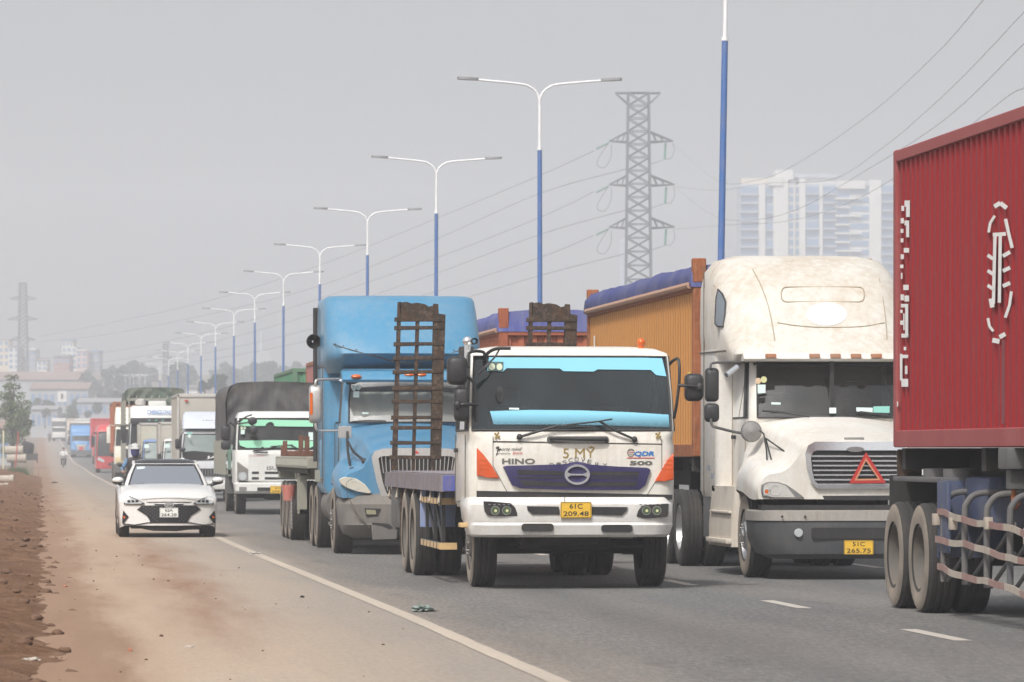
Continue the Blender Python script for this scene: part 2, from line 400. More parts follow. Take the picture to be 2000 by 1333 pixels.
    bp = N(t, 'ShaderNodeBump'); bp.inputs['Strength'].default_value = .35; bp.inputs['Distance'].default_value = .01
    t.links.new(fine, bp.inputs['Height']); t.links.new(bp.outputs[0], b.inputs['Normal'])
    return m
M_ROAD = road_mat()
def strip(bm, x0, x1, ys, dz):
    a = [(bm.verts.new((x0, y, zg(y)+dz)), bm.verts.new((x1, y, zg(y)+dz))) for y in ys]
    for (p, q), (r, s) in zip(a, a[1:]): bm.faces.new((p, q, s, r))
rys = [-60, -20, 0] + [10*i for i in range(1, 97)]
bm = bm_(); strip(bm, -.6, 14.1, rys, 0.); structure('road', bm, M_ROAD)
bm = bm_(); strip(bm, 16.4, 31, rys, 0.); structure('opposite_road', bm, M_ROAD)
# median: kerbed strip of dry soil between the carriageways
M_KERB = paint('kerb_concrete', (.36, .34, .31), .9, .5, scale=1.5, streak=False)
bm = bm_(); strip(bm, 14.3, 16.2, rys, .10); structure('median_strip', bm, MATS['dry_ground'] if 'dry_ground' in MATS else bpy.data.materials['dry_ground'])
for x in (14.1, 16.2):
    bm = bm_()
    for y in range(-20, 600, 4):
        box(bm, x, x+.2, y+.01, y+3.99, zg(y)-.1, zg(y)+.16, .025, 1)
    o = structure('median_kerb', bm, M_KERB)
# painted lines
def line_mat(name, col, wear):
    m, t, b = nodes(name); v = coord(t); n = nz(t, v, 14, 8, .75); n2 = nz(t, coord(t, (1.5, .2, 1)), .9, 4)
    f = ramp(t, [(.52-wear*.2, (0, 0, 0)), (.80-wear*.2, (1, 1, 1))], mathn(t, 'ADD', mathn(t, 'MULTIPLY', n, .6), mathn(t, 'MULTIPLY', n2, .4))).outputs[0]
    t.links.new(mixc(t, mathn(t, 'MULTIPLY', f, .7), col, (.27, .235, .20)), b.inputs['Base Color']); b.inputs['Roughness'].default_value = .8; return m
M_LINE = line_mat('worn_edge_line_paint', (.47, .40, .32), .75); M_DASH = line_mat('worn_lane_paint', (.46, .43, .38), .6)
pts = [gnd(1092, 1333), gnd(946, 1270), gnd(800, 1206), gnd(616, 1130), gnd(432, 1053), gnd(325, 999), gnd(218, 947), gnd(190, 932.5), gnd(163, 919)]
pts = [Vector((2*pts[0].x-pts[1].x, 2*pts[0].y-pts[1].y-6, 0))]+pts
p2 = gnd(150, 913.5); 
pts += [Vector((3.35, y, 0)) for y in (480, 620, 780, 900)]
sp = smooth_path(pts, 12); bm = bm_(); prev = None
for i, p in enumerate(sp):
    w = .078+.012*noise.noise(Vector((p.y*.9, 0, 0))); z = zg(p.y)+.004
    cur = (bm.verts.new((p.x-w, p.y, z)), bm.verts.new((p.x+w, p.y, z)))
    if prev: bm.faces.new((prev[0], prev[1], cur[1], cur[0]))
    prev = cur
structure('edge_line', bm, M_LINE)
for k in range(14):                                        # broken lane lines
    for x in (7.545, 11.2):
        y0 = 37.3+7.9*k; bm = bm_(); strip(bm, x-.075, x+.075, [y0, y0+1.2, y0+2.45], .004); structure('lane_dash', bm, M_DASH)
# the verge: a bank of loose red-brown soil along the left edge
def soil_mat():
    m, t, b = nodes('red_brown_soil'); v = coord(t)
    n1 = nz(t, v, 1.1, 8, .68); n2 = nz(t, v, 9, 6, .7); n3 = nz(t, coord(t, (1, .25, 1)), .8, 3)
    c = ramp(t, [(.25, (.062, .030, .016)), (.45, (.150, .078, .041)), (.62, (.255, .143, .083)), (.8, (.36, .245, .165))], mathn(t, 'ADD', mathn(t, 'MULTIPLY', n1, .45), mathn(t, 'MULTIPLY', n2, .55)))
    c = mixc(t, mathn(t, 'MULTIPLY', ramp(t, [(.5, (0, 0, 0)), (.7, (1, 1, 1))], n3).outputs[0], .35), c.outputs[0], (.22, .14, .095))
    sx = N(t, 'ShaderNodeSeparateXYZ'); t.links.new(v, sx.inputs[0]); ed = ramp(t, [(.46, (0, 0, 0)), (.66, (1, 1, 1))], mathn(t, 'ADD', mathn(t, 'MULTIPLY', sx.outputs[0], .35), n1)).outputs[0]
    c = mixc(t, mathn(t, 'MULTIPLY', ed, .7), c, (.25, .16, .105))
    t.links.new(c, b.inputs['Base Color']); b.inputs['Roughness'].default_value = .95; b.inputs['Specular IOR Level'].default_value = .15
    bp = N(t, 'ShaderNodeBump'); bp.inputs['Strength'].default_value = 1.0; bp.inputs['Distance'].default_value = .09
    t.links.new(n2, bp.inputs['Height']); t.links.new(bp.outputs[0], b.inputs['Normal']); return m
M_SOIL = soil_mat()
def vz(x, y):
    e = .20+.22*noise.noise(Vector((0, y*.21, 5)))+.10*noise.noise(Vector((0, y*1.1, 9)))
    t = e-x
    if t <= -.2: return -.05
    h = .065*sm((t+.2)/.6)-.05+sm(t/1.6)*(.05+.16*max(0, noise.fractal(Vector((x*.8, y*.16, 1)), 1., 2., 4)+.25))
    h += sm((t+.1)/.6)*.075*max(-.15, noise.fractal(Vector((x*2.6, y*1.1, 7)), .8, 2.1, 5))
    return h+sm((y-150)/120)*.35*sm(t/2.5)
bm = bm_(); xs = [-.0+.62-.085*i for i in range(64)]+[-5.4, -7, -9]; yv = [18+.33*i for i in range(330)]+[127+1.5*i for i in range(1, 110)]
g = [[bm.verts.new((x, y, vz(x, y)+zg(y))) for x in xs] for y in yv]
for i in range(len(yv)-1):
    for j in range(len(xs)-1): bm.faces.new((g[i][j], g[i+1][j], g[i+1][j+1], g[i][j+1]))
structure('dirt_verge', bm, M_SOIL, sharp=80)
def rock(bm, c, r, sq=.6, sub=1):
    sub = 2 if r > .03 and sub == 1 else sub; rs = random.random()*99; ret = bmesh.ops.create_icosphere(bm, subdivisions=sub, radius=1)
    for v in ret['verts']:
        k = r*(1+.45*noise.noise(v.co*1.4+Vector((rs, 0, 0)))); v.co = Vector(c)+Vector((v.co.x*k, v.co.y*k*1.2, v.co.z*k*sq))
M_CLOD = rusty('soil_clod', (.13, .075, .048), (.08, .043, .027), .4, .95, 6, light=(.20, .13, .085))
bm = bm_()
for i in range(1500):
    y = 26+150*random.random()**1.6; x = .35-2.6*random.random()**1.3
    r = .008+.07*random.random()**6; rock(bm, (x, y, vz(x, y)+zg(y)+r*.25), r)
for i in range(80):
    y = 27+110*random.random()**1.2; x = .3+3.2*random.random()**1.8; r = .006+.014*random.random()**3
    rock(bm, (x, y, r*.3), r)
tag(part('soil_clods', bm, M_CLOD, sharp=180), 'loose brown soil clods scattered over the verge and shoulder', 'soil', kind='stuff')
# light poles on the median
M_POLEB = paint('pole_blue', (.035, .125, .36), .45, .2, scale=1.5); M_POLEW = paint('pole_white', (.74, .75, .76), .4, .1, scale=1.5)
M_LAMP = paint('lamp_head_grey', (.16, .165, .17), .5, .1)
def light_pole(x, y, z, label):
    r = root('light_pole', (x, y, z), label, 'street lamp', 'twin-arm lamp posts along the median')
    if 'src' in POLE:
        for ch in POLE['src'].children: copy_tree(ch, r)
        return r
    bm = bm_(); tube(bm, [(x, y, z), (x, y, z+10.72)], [.085, .07], 14); p = part('lower_post', bm, M_POLEB, r)
    bm = bm_(); box(bm, x-.2, x+.2, y-.2, y+.2, z-.4, z+.02); lathe(bm, [(.12, .02), (.12, .35), (.09, .4)], (x, y, z), 'z', 12); part('base_plate', bm, M_POLEB, p)
    bm = bm_(); tube(bm, [(x, y, z+10.72), (x, y, z+12.3)], [.052, .045], 12); lathe(bm, [(.08, 10.68), (.08, 10.76)], (x, y, z), 'z', 12); part('upper_post', bm, M_POLEW, r)
    for s in (-1, 1):
        bm = bm_(); tube(bm, smooth_path([(x, y, z+12.1), (x+s*.07, y, z+12.38), (x+s*.28, y, z+12.58), (x+s*.62, y, z+12.68), (x+s*1.95, y, z+12.80)], 5), .034, 8); a = part('arm', bm, M_POLEW, r)
        bm = bm_(); loft(bm, [[Vector((x+s*u, y+v*wd, z+12.78+u*.04-.06+q)) for (v, q) in ((-1, -.02), (1, -.02), (.8, .06), (-.8, .06))] for (u, wd) in ((1.86, .05), (1.95, .12), (2.2, .14), (2.45, .11), (2.5, .05))]); part('lamp_head', bm, M_LAMP, a)
    POLE['src'] = r; return r
POLE = {}
ordn = ['tall blue and white lamp post beside the apartment towers, top cut off',
        'large twin lamp post next to the pylon, rising behind the brown loading ramp',
        'twin lamp post rising above the blue tractor roof',
        'twin lamp post above the left part of the blue tractor roof',
        'twin lamp post against the left edge of the blue tractor cab',
        'twin lamp post sixth from the right, above the dark tarpaulin truck',
        'twin lamp post seventh from the right, above the dark tarpaulin truck',
        'twin lamp post eighth from the right, above the left corner of the dark tarpaulin truck',
        'twin lamp post ninth from the right, above the grey box truck',
        'twin lamp post tenth from the right, above the grey box truck',
        'twin lamp post eleventh from the right, over the green tarpaulin roof',
        'twin lamp post twelfth from the right, over the green tarpaulin roof',
        'small twin lamp post thirteenth from the right, in front of the slim far pylon',
        'small twin lamp post fourteenth from the right, over the green tarpaulin roof']
for i in range(14):
    lp = light_pole(14.9 if i == 0 else 15.0, 101.2+37.2*i, 0, ordn[i]); lp.rotation_euler[1] = (.018, -.001, .004, .003, .006, .004, -.003, .005, .0, .004, -.002, .003, .004, 0)[i]
for i, (px, py, d) in enumerate([(283, 736, 880), (273, 738, 930), (261, 737, 985), (254, 738, 1040), (245, 735, 1090), (241, 738, 1150)]):
    p = far(px, py, d); light_pole(p.x, p.y, p.z-12.3, 'faint white twin lamp post in the far cluster, %s from the right' % ['first', 'second', 'third', 'fourth', 'fifth', 'sixth'][i])

# ------------------------------------------------------------------ far things: apartment towers
def fbox(bm, px0, px1, py0, py1, d, dep, setb=0.):
    a, b = far(px0, py1, d+setb), far(px1, py0, d+setb); f = Vector((SA, CA, 0)); r = Vector((CA, -SA, 0))
    w = (b-a).dot(r); h = b.z-a.z
    prism(bm, [a, a+r*w, a+r*w+Vector((0, 0, h)), a+Vector((0, 0, h))], f*dep)
M_TW = paint('tower_white_render', (.62, .61, .585), .8, .1, scale=.05); M_TC = paint('tower_cream_render', (.64, .56, .46), .8, .1, scale=.05)
M_TG = plain('tower_blue_glass', (.14, .24, .38), .3, .0, .5); M_TP = paint('tower_pale_blue_render', (.40, .45, .52), .8, .1, scale=.05); M_TG2 = paint('tower_grey_render', (.38, .42, .48), .8, .1, scale=.05)
D = 1500
def k7(cx, cy): return 1400+cx/5.555, 300+cy/5.555
def tower(label, cols, roofs, base=900):
    c0 = k7(cols[0][0], 0)[0]; p = far(c0, base, D)
    r = root('apartment_tower', p, label, 'apartment tower')
    n = 0
    for (x0, x1, top, kind) in cols:
        a, y = k7(x0, top); b_, _ = k7(x1, 0)
        bm = bm_(); fbox(bm, a, b_, y, base, D, 24, 1.2 if kind != 'w' else 0); part('facade_bay', bm, {'w': M_TW, 'g': M_TP, 'b': M_TP, 'k': M_TW, 'c': M_TP}[kind], r, smooth=False)
        if kind == 'c': kind = 'b'; white = True
        else: white = False
        if kind == 'w': continue
        yy = y+4
        while yy < 600:
            m = 1.0
            bm = bm_(); fbox(bm, a+m, b_-m, yy+1, yy+13.2 if kind != 'k' else yy+12, D, .5, .95); part('window', bm, M_TG, r, smooth=False)
            if kind in 'gb' and (kind == 'b' or n % 2 == 0):
                bm = bm_(); fbox(bm, a-.5 if not white else a-3, b_+.5 if not white else (b_ if n % 2 else b_+24), yy+(13.4 if white else 14.6), yy+17.0, D, 1.6, -.4); part('balcony', bm, M_TW if white else M_TP, r, smooth=False)
            yy += 17.1; n += 1
    for (x0, x1, y0, y1, mt, s) in roofs:
        a, ya = k7(x0, y0); b_, yb = k7(x1, y1); bm = bm_(); fbox(bm, a, b_, ya, yb, D, 16, s); part('roof_block', bm, mt, r, smooth=False)
    return r
tower('pale apartment tower with blue glass bays, directly right of the nearest lamp post',
      [(255, 455, 335, 'b'), (455, 525, 320, 'w'), (525, 612, 345, 'g'), (612, 775, 280, 'w'), (775, 835, 340, 'k'), (835, 850, 335, 'w'), (850, 895, 340, 'k'), (895, 962, 270, 'w'), (962, 1112, 330, 'g'), (1112, 1150, 320, 'w')],
      [(265, 560, 268, 336, M_TC, 2), (560, 720, 255, 346, M_TW, -.6), (640, 830, 178, 282, M_TW, 1.5), (780, 1300, 222, 262, M_TG2, 3), (960, 1290, 250, 335, M_TW, 4)])
tower('pale apartment tower with white balconies, partly hidden by the red container',
      [(1150, 1300, 330, 'b'), (1300, 1440, 380, 'c'), (1440, 1655, 350, 'k'), (1655, 1785, 288, 'w'), (1785, 2050, 320, 'b')],
      [(1300, 1610, 295, 382, M_TW, -.5), (1610, 1660, 310, 352, M_TG2, .4)])
p = far(1212, 560, 2300); r = root('apartment_block', p, 'faint pale high-rise slab just left of the large pylon', 'apartment tower')
bm = bm_(); fbox(bm, 1212, 1226, 468, 900, 2300, 14); part('wall', bm, M_TG2, r, smooth=False)
for k in range(7):
    bm = bm_(); fbox(bm, 1213.5, 1224.5, 474+k*13, 482+k*13, 2300, 1, -.5); part('window', bm, M_TG, r, smooth=False)

# ------------------------------------------------------------------ pylons and wires
M_PYL = paint('galvanised_steel', (.13, .145, .17), .6, .1)
def pylon(label, d, xl, xr, ytop, ybase, taper, arms, topw, r0=.11, step=None):
    """lattice tower: xl, xr legs at ytop in pixels, arms = (y of the lower chord, rise, left tip, right tip)"""
    rt, fw = Vector((CA, -SA, 0)), Vector((SA, CA, 0)); pc = far((xl+xr)/2, ytop, d); s = FPX/d
    base = Vector((pc.x, pc.y, far(0, ybase, d).z)); ro = root('power_pylon', base, label, 'pylon')
    def leg(py, a, b):
        hw = ((xr-xl)/2+taper*(py-ytop))/s; z = far(0, py, d).z
        return Vector((pc.x, pc.y, z))+rt*hw*a+fw*hw*b
    bm = bm_()
    for a in (-1, 1):
        for b in (-1, 1): tube(bm, [leg(ybase, a, b), leg(ytop, a, b)], r0*1.5, 5)
    part('leg_frame', bm, M_PYL, ro)
    step = step or (xr-xl)*.62; bm = bm_(); y = ytop
    while y < ybase:
        y2 = min(ybase, y+step)
        for (p, q) in (((-1, -1), (1, -1)), ((1, -1), (1, 1)), ((1, 1), (-1, 1)), ((-1, 1), (-1, -1))):
            tube(bm, [leg(y, *p), leg(y2, *q)], r0*.62, 4); tube(bm, [leg(y, *q), leg(y2, *p)], r0*.62, 4); tube(bm, [leg(y, *p), leg(y, *q)], r0*.5, 4)
        y = y2; step *= 1.0+taper*.6
    part('bracing', bm, M_PYL, ro)
    tips = []
    for (py, rise, lx, rx) in arms:
        for px, sg in ((lx, -1), (rx, 1)):
            bm = bm_(); tip = far(px, py-2, d)
            for b in (-1, 1):
                tube(bm, [leg(py, sg, b), tip], r0, 5); tube(bm, [leg(py-rise, sg, b), tip], r0, 5)
                for f in (.3, .6):
                    l0 = leg(py, sg, b).lerp(tip, f); u0 = leg(py-rise, sg, b).lerp(tip, f-.15); tube(bm, [l0, u0], r0*.7, 4)
                tube(bm, [leg(py, sg, -1).lerp(tip, .4), leg(py, sg, 1).lerp(tip, .4)], r0*.7, 4)
            part('cross_arm', bm, M_PYL, ro); tips.append(tip)
    bm = bm_()
    for b in (-1, 1):
        a_, c_ = far(topw[0], ytop, d)+fw*b*.4, far(topw[1], ytop, d)+fw*b*.4
        tube(bm, [a_, c_], r0*1.3, 5)
        tube(bm, [a_, leg(ytop+22 if len(topw) > 2 else ytop+6, -1, b)], r0*.8, 4); tube(bm, [c_, leg(ytop+22 if len(topw) > 2 else ytop+6, 1, b)], r0*.8, 4)
    part('top_frame', bm, M_PYL, ro)
    return ro, tips
PR, tipR = pylon('large grey lattice power pylon behind the lamp posts', 620, 1227, 1267, 182, 900, .012, [(278, 20, 1190, 1314), (363, 20, 1190, 1317), (446, 20, 1190, 1317)], (1202, 1290, 1))
PL, tipL = pylon('faint lattice pylon rising above the roadside tree', 1250, 38.5, 51, 553, 800, .018, [(586, 8, 20, 71), (626, 8, 15, 73), (666, 8, 17, 69)], (38.5, 51), .13)
P3, _ = pylon('slim distant lattice mast behind the far lamp posts', 1150, 319.5, 328, 672, 800, .004, [(700, 3, 309, 338)], (319.5, 328), .10)
M_INS = plain('green_glass_insulator', (.12, .28, .22), .2); bm = bm_()
for (tx, ty) in ((1190, 278), (1190, 363), (1190, 446)):
    a_, b_ = far(tx-2, ty+2, 620), far(tx-27, ty+14, 618)
    io = bm_()
    for k in range(9): lathe(io, [(.03, -.09), (.2, -.02), (.2, .02), (.03, .09)], a_.lerp(b_, k/9), 'x', 8)
    part('insulator_string', io, M_INS, PR)
    io = bm_(); tube(io, smooth_path([a_, far(tx-24, ty+40, 620), far(tx-10, ty+50, 620), far(tx+3, ty+30, 620), far(tx+4, ty+4, 620)], 5), .035, 4); part('jumper_wire', io, M_PYL, PR)
for (tx, ty) in ((1300, 280), (1301, 366), (1301, 448)):
    io = bm_(); tube(io, [far(tx, ty, 620), far(tx-2, ty+31, 620)], .16, 6); part('insulator_string', io, M_INS, PR)
    io = bm_(); tube(io, smooth_path([far(tx+14, ty, 620), far(tx+17, ty+14, 620), far(tx+10, ty+30, 620), far(tx-2, ty+32, 620), far(tx-32, ty+42, 620)], 5), .035, 4); part('jumper_wire', io, M_PYL, PR)
M_WIRE = plain('power_cable', (.08, .08, .085), .6)
def wire(label, pts, r=.04, k=14, ext=0):
    P = [far(*p) for p in pts]
    if ext: P += [P[-1]+(P[-1]-P[-2])*ext+Vector((0, 0, 4))]
    bm = bm_(); tube(bm, smooth_path(P, k), r, 4); tag(part('power_line', bm, M_WIRE), label, 'power line', 'overhead power lines')
wl = ['left arms, upper', 'left arms, lower of the top pair', 'middle arms, upper', 'middle arms, lower', 'bottom arms, upper', 'bottom arms, lower']
for i, ys_ in enumerate([(295, 345, 428, 520, 590, 634, 658), (330, 380, 468, 560, 616, 655, 668), (375, 427, 505, 585, 650, 690, 700), (410, 460, 535, 612, 672, 708, 714), (460, 505, 570, 640, 690, 716, 722), (495, 540, 600, 662, 704, 724, 728)]):
    xs_ = (1160 if i % 2 == 0 else 1225, 1050, 850, 620, 400, 200, 75); ds = (620, 690, 790, 900, 1020, 1150, 1250)
    wire('thin cable running left from the large pylon, %s of six from the top' % ['first', 'second', 'third', 'fourth', 'fifth', 'lowest'][i], list(zip(xs_, ys_, ds)))
rw = [[(1314, 280, 620), (1400, 352, 500), (1480, 352, 420), (1560, 318, 340), (1700, 222, 270), (1830, 104, 215), (1925, -5, 180), (2080, -190, 140)],
      [(1317, 365, 620), (1400, 372, 520), (1500, 358, 440), (1620, 352, 370), (1720, 292, 300), (1850, 180, 240), (2000, 24, 190), (2100, -90, 160)],
      [(1317, 365, 620), (1390, 420, 500), (1470, 430, 420), (1560, 408, 350), (1680, 340, 290), (1840, 238, 230), (2000, 86, 180), (2100, -10, 160)],
      [(1317, 448, 620), (1420, 440, 520), (1540, 432, 430), (1660, 395, 350), (1790, 320, 280), (1960, 195, 220), (2060, 100, 190)]]
for w_, l_ in zip(rw, ('uppermost cable sweeping from the pylon to the top edge', 'second cable sweeping right from the pylon over the towers', 'third cable sagging across the towers to the right edge', 'lowest cable crossing low over the towers and red container')):
    wire(l_, w_, .015, 14, 4)

# ------------------------------------------------------------------ trees
def leafmat(name, c0, c1):
    m, t, b = nodes(name); v = coord(t); n = nz(t, v, .9, 3)
    t.links.new(ramp(t, [(.3, c0), (.7, c1)], n).outputs[0], b.inputs['Base Color']); b.inputs['Roughness'].default_value = .7
    b.inputs['Specular IOR Level'].default_value = .2; b.inputs['Transmission Weight'].default_value = 0; return m
M_LEAF = leafmat('leaf_green', (.075, .105, .05), (.15, .19, .085)); M_LEAFD = leafmat('leaf_dark', (.022, .036, .02), (.05, .07, .035))
M_BARK = rusty('bark', (.12, .095, .07), (.07, .055, .04), .5, .95, 4)
def leaves(bm, c, rx, ry, rz, n, s):
    c = Vector(c)
    for i in range(n):
        while True:
            q = Vector((random.uniform(-1, 1), random.uniform(-1, 1), random.uniform(-1, 1)))
            if .15 < q.length < 1: break
        q = q*(.75+.25*random.random()); p = c+Vector((q.x*rx, q.y*ry, q.z*rz))
        u = Vector((random.gauss(0, 1), random.gauss(0, 1), random.gauss(0, .6))).normalized(); w = u.cross(Vector((random.gauss(0, 1), random.gauss(0, 1), random.gauss(0, 1)))).normalized()
        k = s*random.uniform(.6, 1.4)
        bm.faces.new([bm.verts.new(p+u*k), bm.verts.new(p+w*k*.55), bm.verts.new(p-u*k), bm.verts.new(p-w*k*.55)])
def tree(label, base, h, blobs, n, s, trunk_r, mat):
    r = root('tree', base, label, 'tree'); b = Vector(base)
    bm = bm_(); tube(bm, smooth_path([b-Vector((0, 0, .5)), b+Vector((.05*h*.1, 0, h*.3)), b+Vector((-.02*h, 0, h*.6)), b+Vector((0, 0, h*.92))], 4), [trunk_r*(1-.85*i/12) for i in range(13)], 7)
    for (x, y, z, rr) in blobs: tube(bm, [b+Vector((0, 0, z*.72)), b+Vector((x*.55, y*.55, z*.92)), b+Vector((x, y, z))], [trunk_r*.4, trunk_r*.25, .02], 5)
    part('trunk', bm, M_BARK, r)
    bm = bm_()
    tot = sum(q[3]**2 for q in blobs)
    for (x, y, z, rr) in blobs: leaves(bm, b+Vector((x, y, z)), rr, rr, rr*.72, int(n*rr*rr/tot), s)
    part('crown', bm, mat, r, smooth=False); return r
rb = random.Random(4)
b0 = far(24, 884, 400); b0.z = .45
tree('loose green roadside tree below the far left pylon', b0, 8.6, [(rb.uniform(-1, 1)*w_, rb.uniform(-1, 1)*w_, z_, r_) for (z_, w_, r_, k_) in ((1.3, .9, .55, 4), (2.2, 1.1, .65, 4), (2.9, 1.3, .75, 5), (3.6, 1.4, .8, 6), (4.4, 1.25, .8, 6), (5.2, 1.1, .75, 5), (6.0, .8, .65, 4), (6.8, .55, .55, 3), (7.6, .3, .45, 2)) for _ in range(k_)], 5200, .11, .13, M_LEAF)
# wood on the far slope: reads as one mass
bm = bm_(); rt_, fw_ = Vector((CA, -SA, 0)), Vector((SA, CA, 0))
prof_ = [(150, 735), (185, 712), (200, 704), (228, 718), (245, 708), (265, 703), (285, 716), (305, 720), (340, 706), (365, 705), (385, 730), (405, 728), (425, 700), (440, 708), (455, 716), (480, 710), (500, 706), (530, 704), (545, 716), (560, 714), (580, 706), (600, 716), (660, 712), (800, 712)]
for i in range(150):
    px = rb.uniform(150, 760); d = rb.uniform(1120, 1420)
    for (xa, ya), (xb, yb) in zip(prof_, prof_[1:]):
        if xa <= px <= xb: top = ya+(yb-ya)*(px-xa)/(xb-xa); break
    top += rb.choice((0, 0, 4, 10, 20, 30, 45)); c = far(px, top, d); s_ = FPX/d; r_ = rb.uniform(8, 17)/s_
    leaves(bm, c-Vector((0, 0, r_)), r_, r_, r_, 150, .55)
    leaves(bm, c-Vector((0, 0, r_*2.6)), r_*1.3, r_*1.2, r_*1.5, 110, .7)
for i in range(70):
    px = rb.uniform(60, 250); d = rb.uniform(930, 1050); top = 770+rb.uniform(0, 50)-18*sm((px-170)/60); c = far(px, top, d); s_ = FPX/d; r_ = rb.uniform(7, 15)/s_
    if 104 < px < 138 and top < 800: continue
    leaves(bm, c-Vector((0, 0, r_)), r_, r_, r_, 130, .4)
tag(part('distant_wood', bm, M_LEAFD, smooth=False), 'blue-grey mass of far trees on the slope behind the lamp posts', 'trees', kind='stuff')
for i, (px, py, wpx, hpx, d, lab) in enumerate([(425, 742, 26, 40, 700, 'dark bushy tree between lamp posts above the grey box truck'), (400, 752, 16, 30, 690, 'small dark tree left of the bushy one above the grey box truck'), (88, 806, 12, 26, 900, 'hazy round tree over the far end of the road')]):
    s_ = FPX/d; b_ = far(px, py+hpx, d); h_ = 1.2*hpx/s_
    tree(lab, b_, h_, [(rb.uniform(-.5, .5)*wpx/s_, rb.uniform(-.5, .5)*wpx/s_, h_*rb.uniform(.55, .98), wpx*.42/s_) for _ in range(7)], 1300, .22, .2, M_LEAFD)

# ------------------------------------------------------------------ far town, sheds, sign on the slope
def house(name, label, px0, px1, py0, py1, d, dep, wallm, roofm, floors, cols, cat='building', rh=3, glassm=None):
    s_ = FPX/d; a = far(px0, py1, d); r = root(name, far((px0+px1)/2, py1, d), label, cat)
    bm = bm_(); fbox(bm, px0, px1, py0, py1+25, d, dep); part('wall', bm, wallm, r, smooth=False)
    bm = bm_(); f = Vector((SA, CA, 0)); rt = Vector((CA, -SA, 0)); e = 1.2/s_*2
    p = [far(px0-1, py0, d-.4), far(px1+1, py0, d-.4)]; w = p[1]-p[0]
    if roofm:
        if rh > 0:
            prism(bm, [p[0], p[0]+f*dep*1.05, p[0]+f*dep*.5+Vector((0, 0, rh/s_*1.0))], w)
        else: prism(bm, [p[0], p[1], p[1]+f*dep, p[0]+f*dep], Vector((0, 0, .5)))
        part('roof', bm, roofm, r, smooth=False)
    for i in range(floors):
        for j in range(cols):
            w0 = px0+(px1-px0)*(j+.22)/cols; w1 = px0+(px1-px0)*(j+.78)/cols; h0 = py0+(py1-py0)*(i+.25)/floors; h1 = py0+(py1-py0)*(i+.8)/floors
            bm = bm_(); fbox(bm, w0, w1, h0, h1, d, .3, -.12); part('window', bm, glassm or M_TG, r, smooth=False)
    return r
M_HW = paint('house_white', (.66, .65, .62), .9, .2, scale=.1); M_HY = paint('house_yellow', (.66, .58, .42), .9, .2, scale=.1); M_HP = paint('house_pink', (.66, .48, .44), .9, .2, scale=.1)
M_HR = paint('house_red_wall', (.36, .17, .14), .9, .2, scale=.1); M_HG = paint('house_grey', (.34, .36, .38), .9, .2, scale=.1); M_HB = paint('house_blue', (.16, .28, .45), .9, .2, scale=.1)
M_RR = paint('rust_roof', (.22, .15, .13), .9, .4, scale=.1); M_RG = paint('grey_roof', (.25, .25, .26), .8, .3, scale=.1)
house('town_house', 'tall cream house with a yellow top floor and blue band on the far hill', 120, 150, 678, 722, 1420, 14, M_HW, None, 4, 3)
house('town_house', 'yellow top storey house above the cream one on the far hill', 121, 143, 666, 679, 1430, 10, M_HY, M_HB, 1, 3, rh=-1)
house('town_house', 'red walled house on the far hill', 105, 136, 697, 712, 1380, 12, M_HR, M_RG, 1, 3, rh=-1)
house('town_house', 'pale pink house right of the cream house on the far hill', 149, 170, 686, 720, 1400, 12, M_HP, M_HW, 3, 2, rh=-1)
house('town_house', 'flat grey blue house at the right end of the far hill', 172, 194, 688, 718, 1410, 12, M_HG, M_HB, 2, 3, rh=-1)
house('town_house', 'yellow house at the left edge on the far hill', -12, 17, 664, 716, 1400, 12, M_HY, M_RG, 4, 3, rh=2)
house('town_house', 'white house just left of the far pylon legs', 16, 38, 678, 722, 1390, 12, M_HW, M_RG, 4, 2, rh=-1)
house('town_house', 'grey house just right of the far pylon legs', 46, 70, 684, 722, 1395, 12, M_HG, M_HW, 3, 3, rh=-1)
house('town_house', 'small white house between the red house and pylon', 72, 92, 704, 724, 1385, 10, M_HW, M_RR, 2, 2, rh=3)
house('long_shed', 'long low shed with a rusty roof below the far hill houses', -10, 152, 742, 770, 1060, 18, M_HG, M_RR, 0, 0, 'shed', 17)
house('long_shed', 'second long shed with a rusty roof in front of the first', 58, 172, 760, 800, 1000, 16, M_HG, M_RR, 1, 9, 'shed', 14)
house('roadside_house', 'low hazy grey house over the far road', 150, 235, 786, 815, 950, 12, M_HG, M_RG, 1, 7, 'house', 9)
house('roadside_house', 'low grey roadside house behind the far parked trucks', 60, 112, 800, 840, 900, 10, M_HG, M_RG, 1, 5, 'house', 8)
house('white_building', 'small white building between lamp posts above the grey box truck', 364, 386, 758, 800, 760, 8, M_HW, M_RG, 1, 2, 'building', -1)
house('roadside_shed', 'grey roadside shed at the left edge under the tree', -30, 21, 838, 905, 440, 5, M_HG, M_RR, 1, 2, 'shed', 16)
r = root('spired_hall', far(511, 730, 1500), 'faint hall with a tall pointed spire rising from the far wood', 'building')
bm = bm_(); fbox(bm, 496, 528, 706, 800, 1500, 10); part('wall', bm, M_HG, r)
bm = bm_(); lathe(bm, [(3.2, 0), (1.6, 2.5), (1.0, 3.5), (.55, 7.5), (.05, 11)], far(511, 706, 1503), 'z', 8); part('spire', bm, M_HG, r)
bm = bm_(); lathe(bm, [(7.2, -3), (4.4, 1.4), (2.6, 4)], far(512, 712, 1503), 'z', 4, math.pi/4, math.pi*2.25); part('roof', bm, M_RG, r)
r = root('roadside_billboard', far(121, 805, 930), 'white billboard with a dark figure standing before the far sheds', 'billboard')
bm = bm_(); fbox(bm, 112.5, 130, 764, 785, 930, .3); part('panel', bm, M_HW, r)
bm = bm_(); fbox(bm, 119, 123, 769, 779, 930, .1, -.15); part('printed_figure', bm, M_CHASSIS, r)
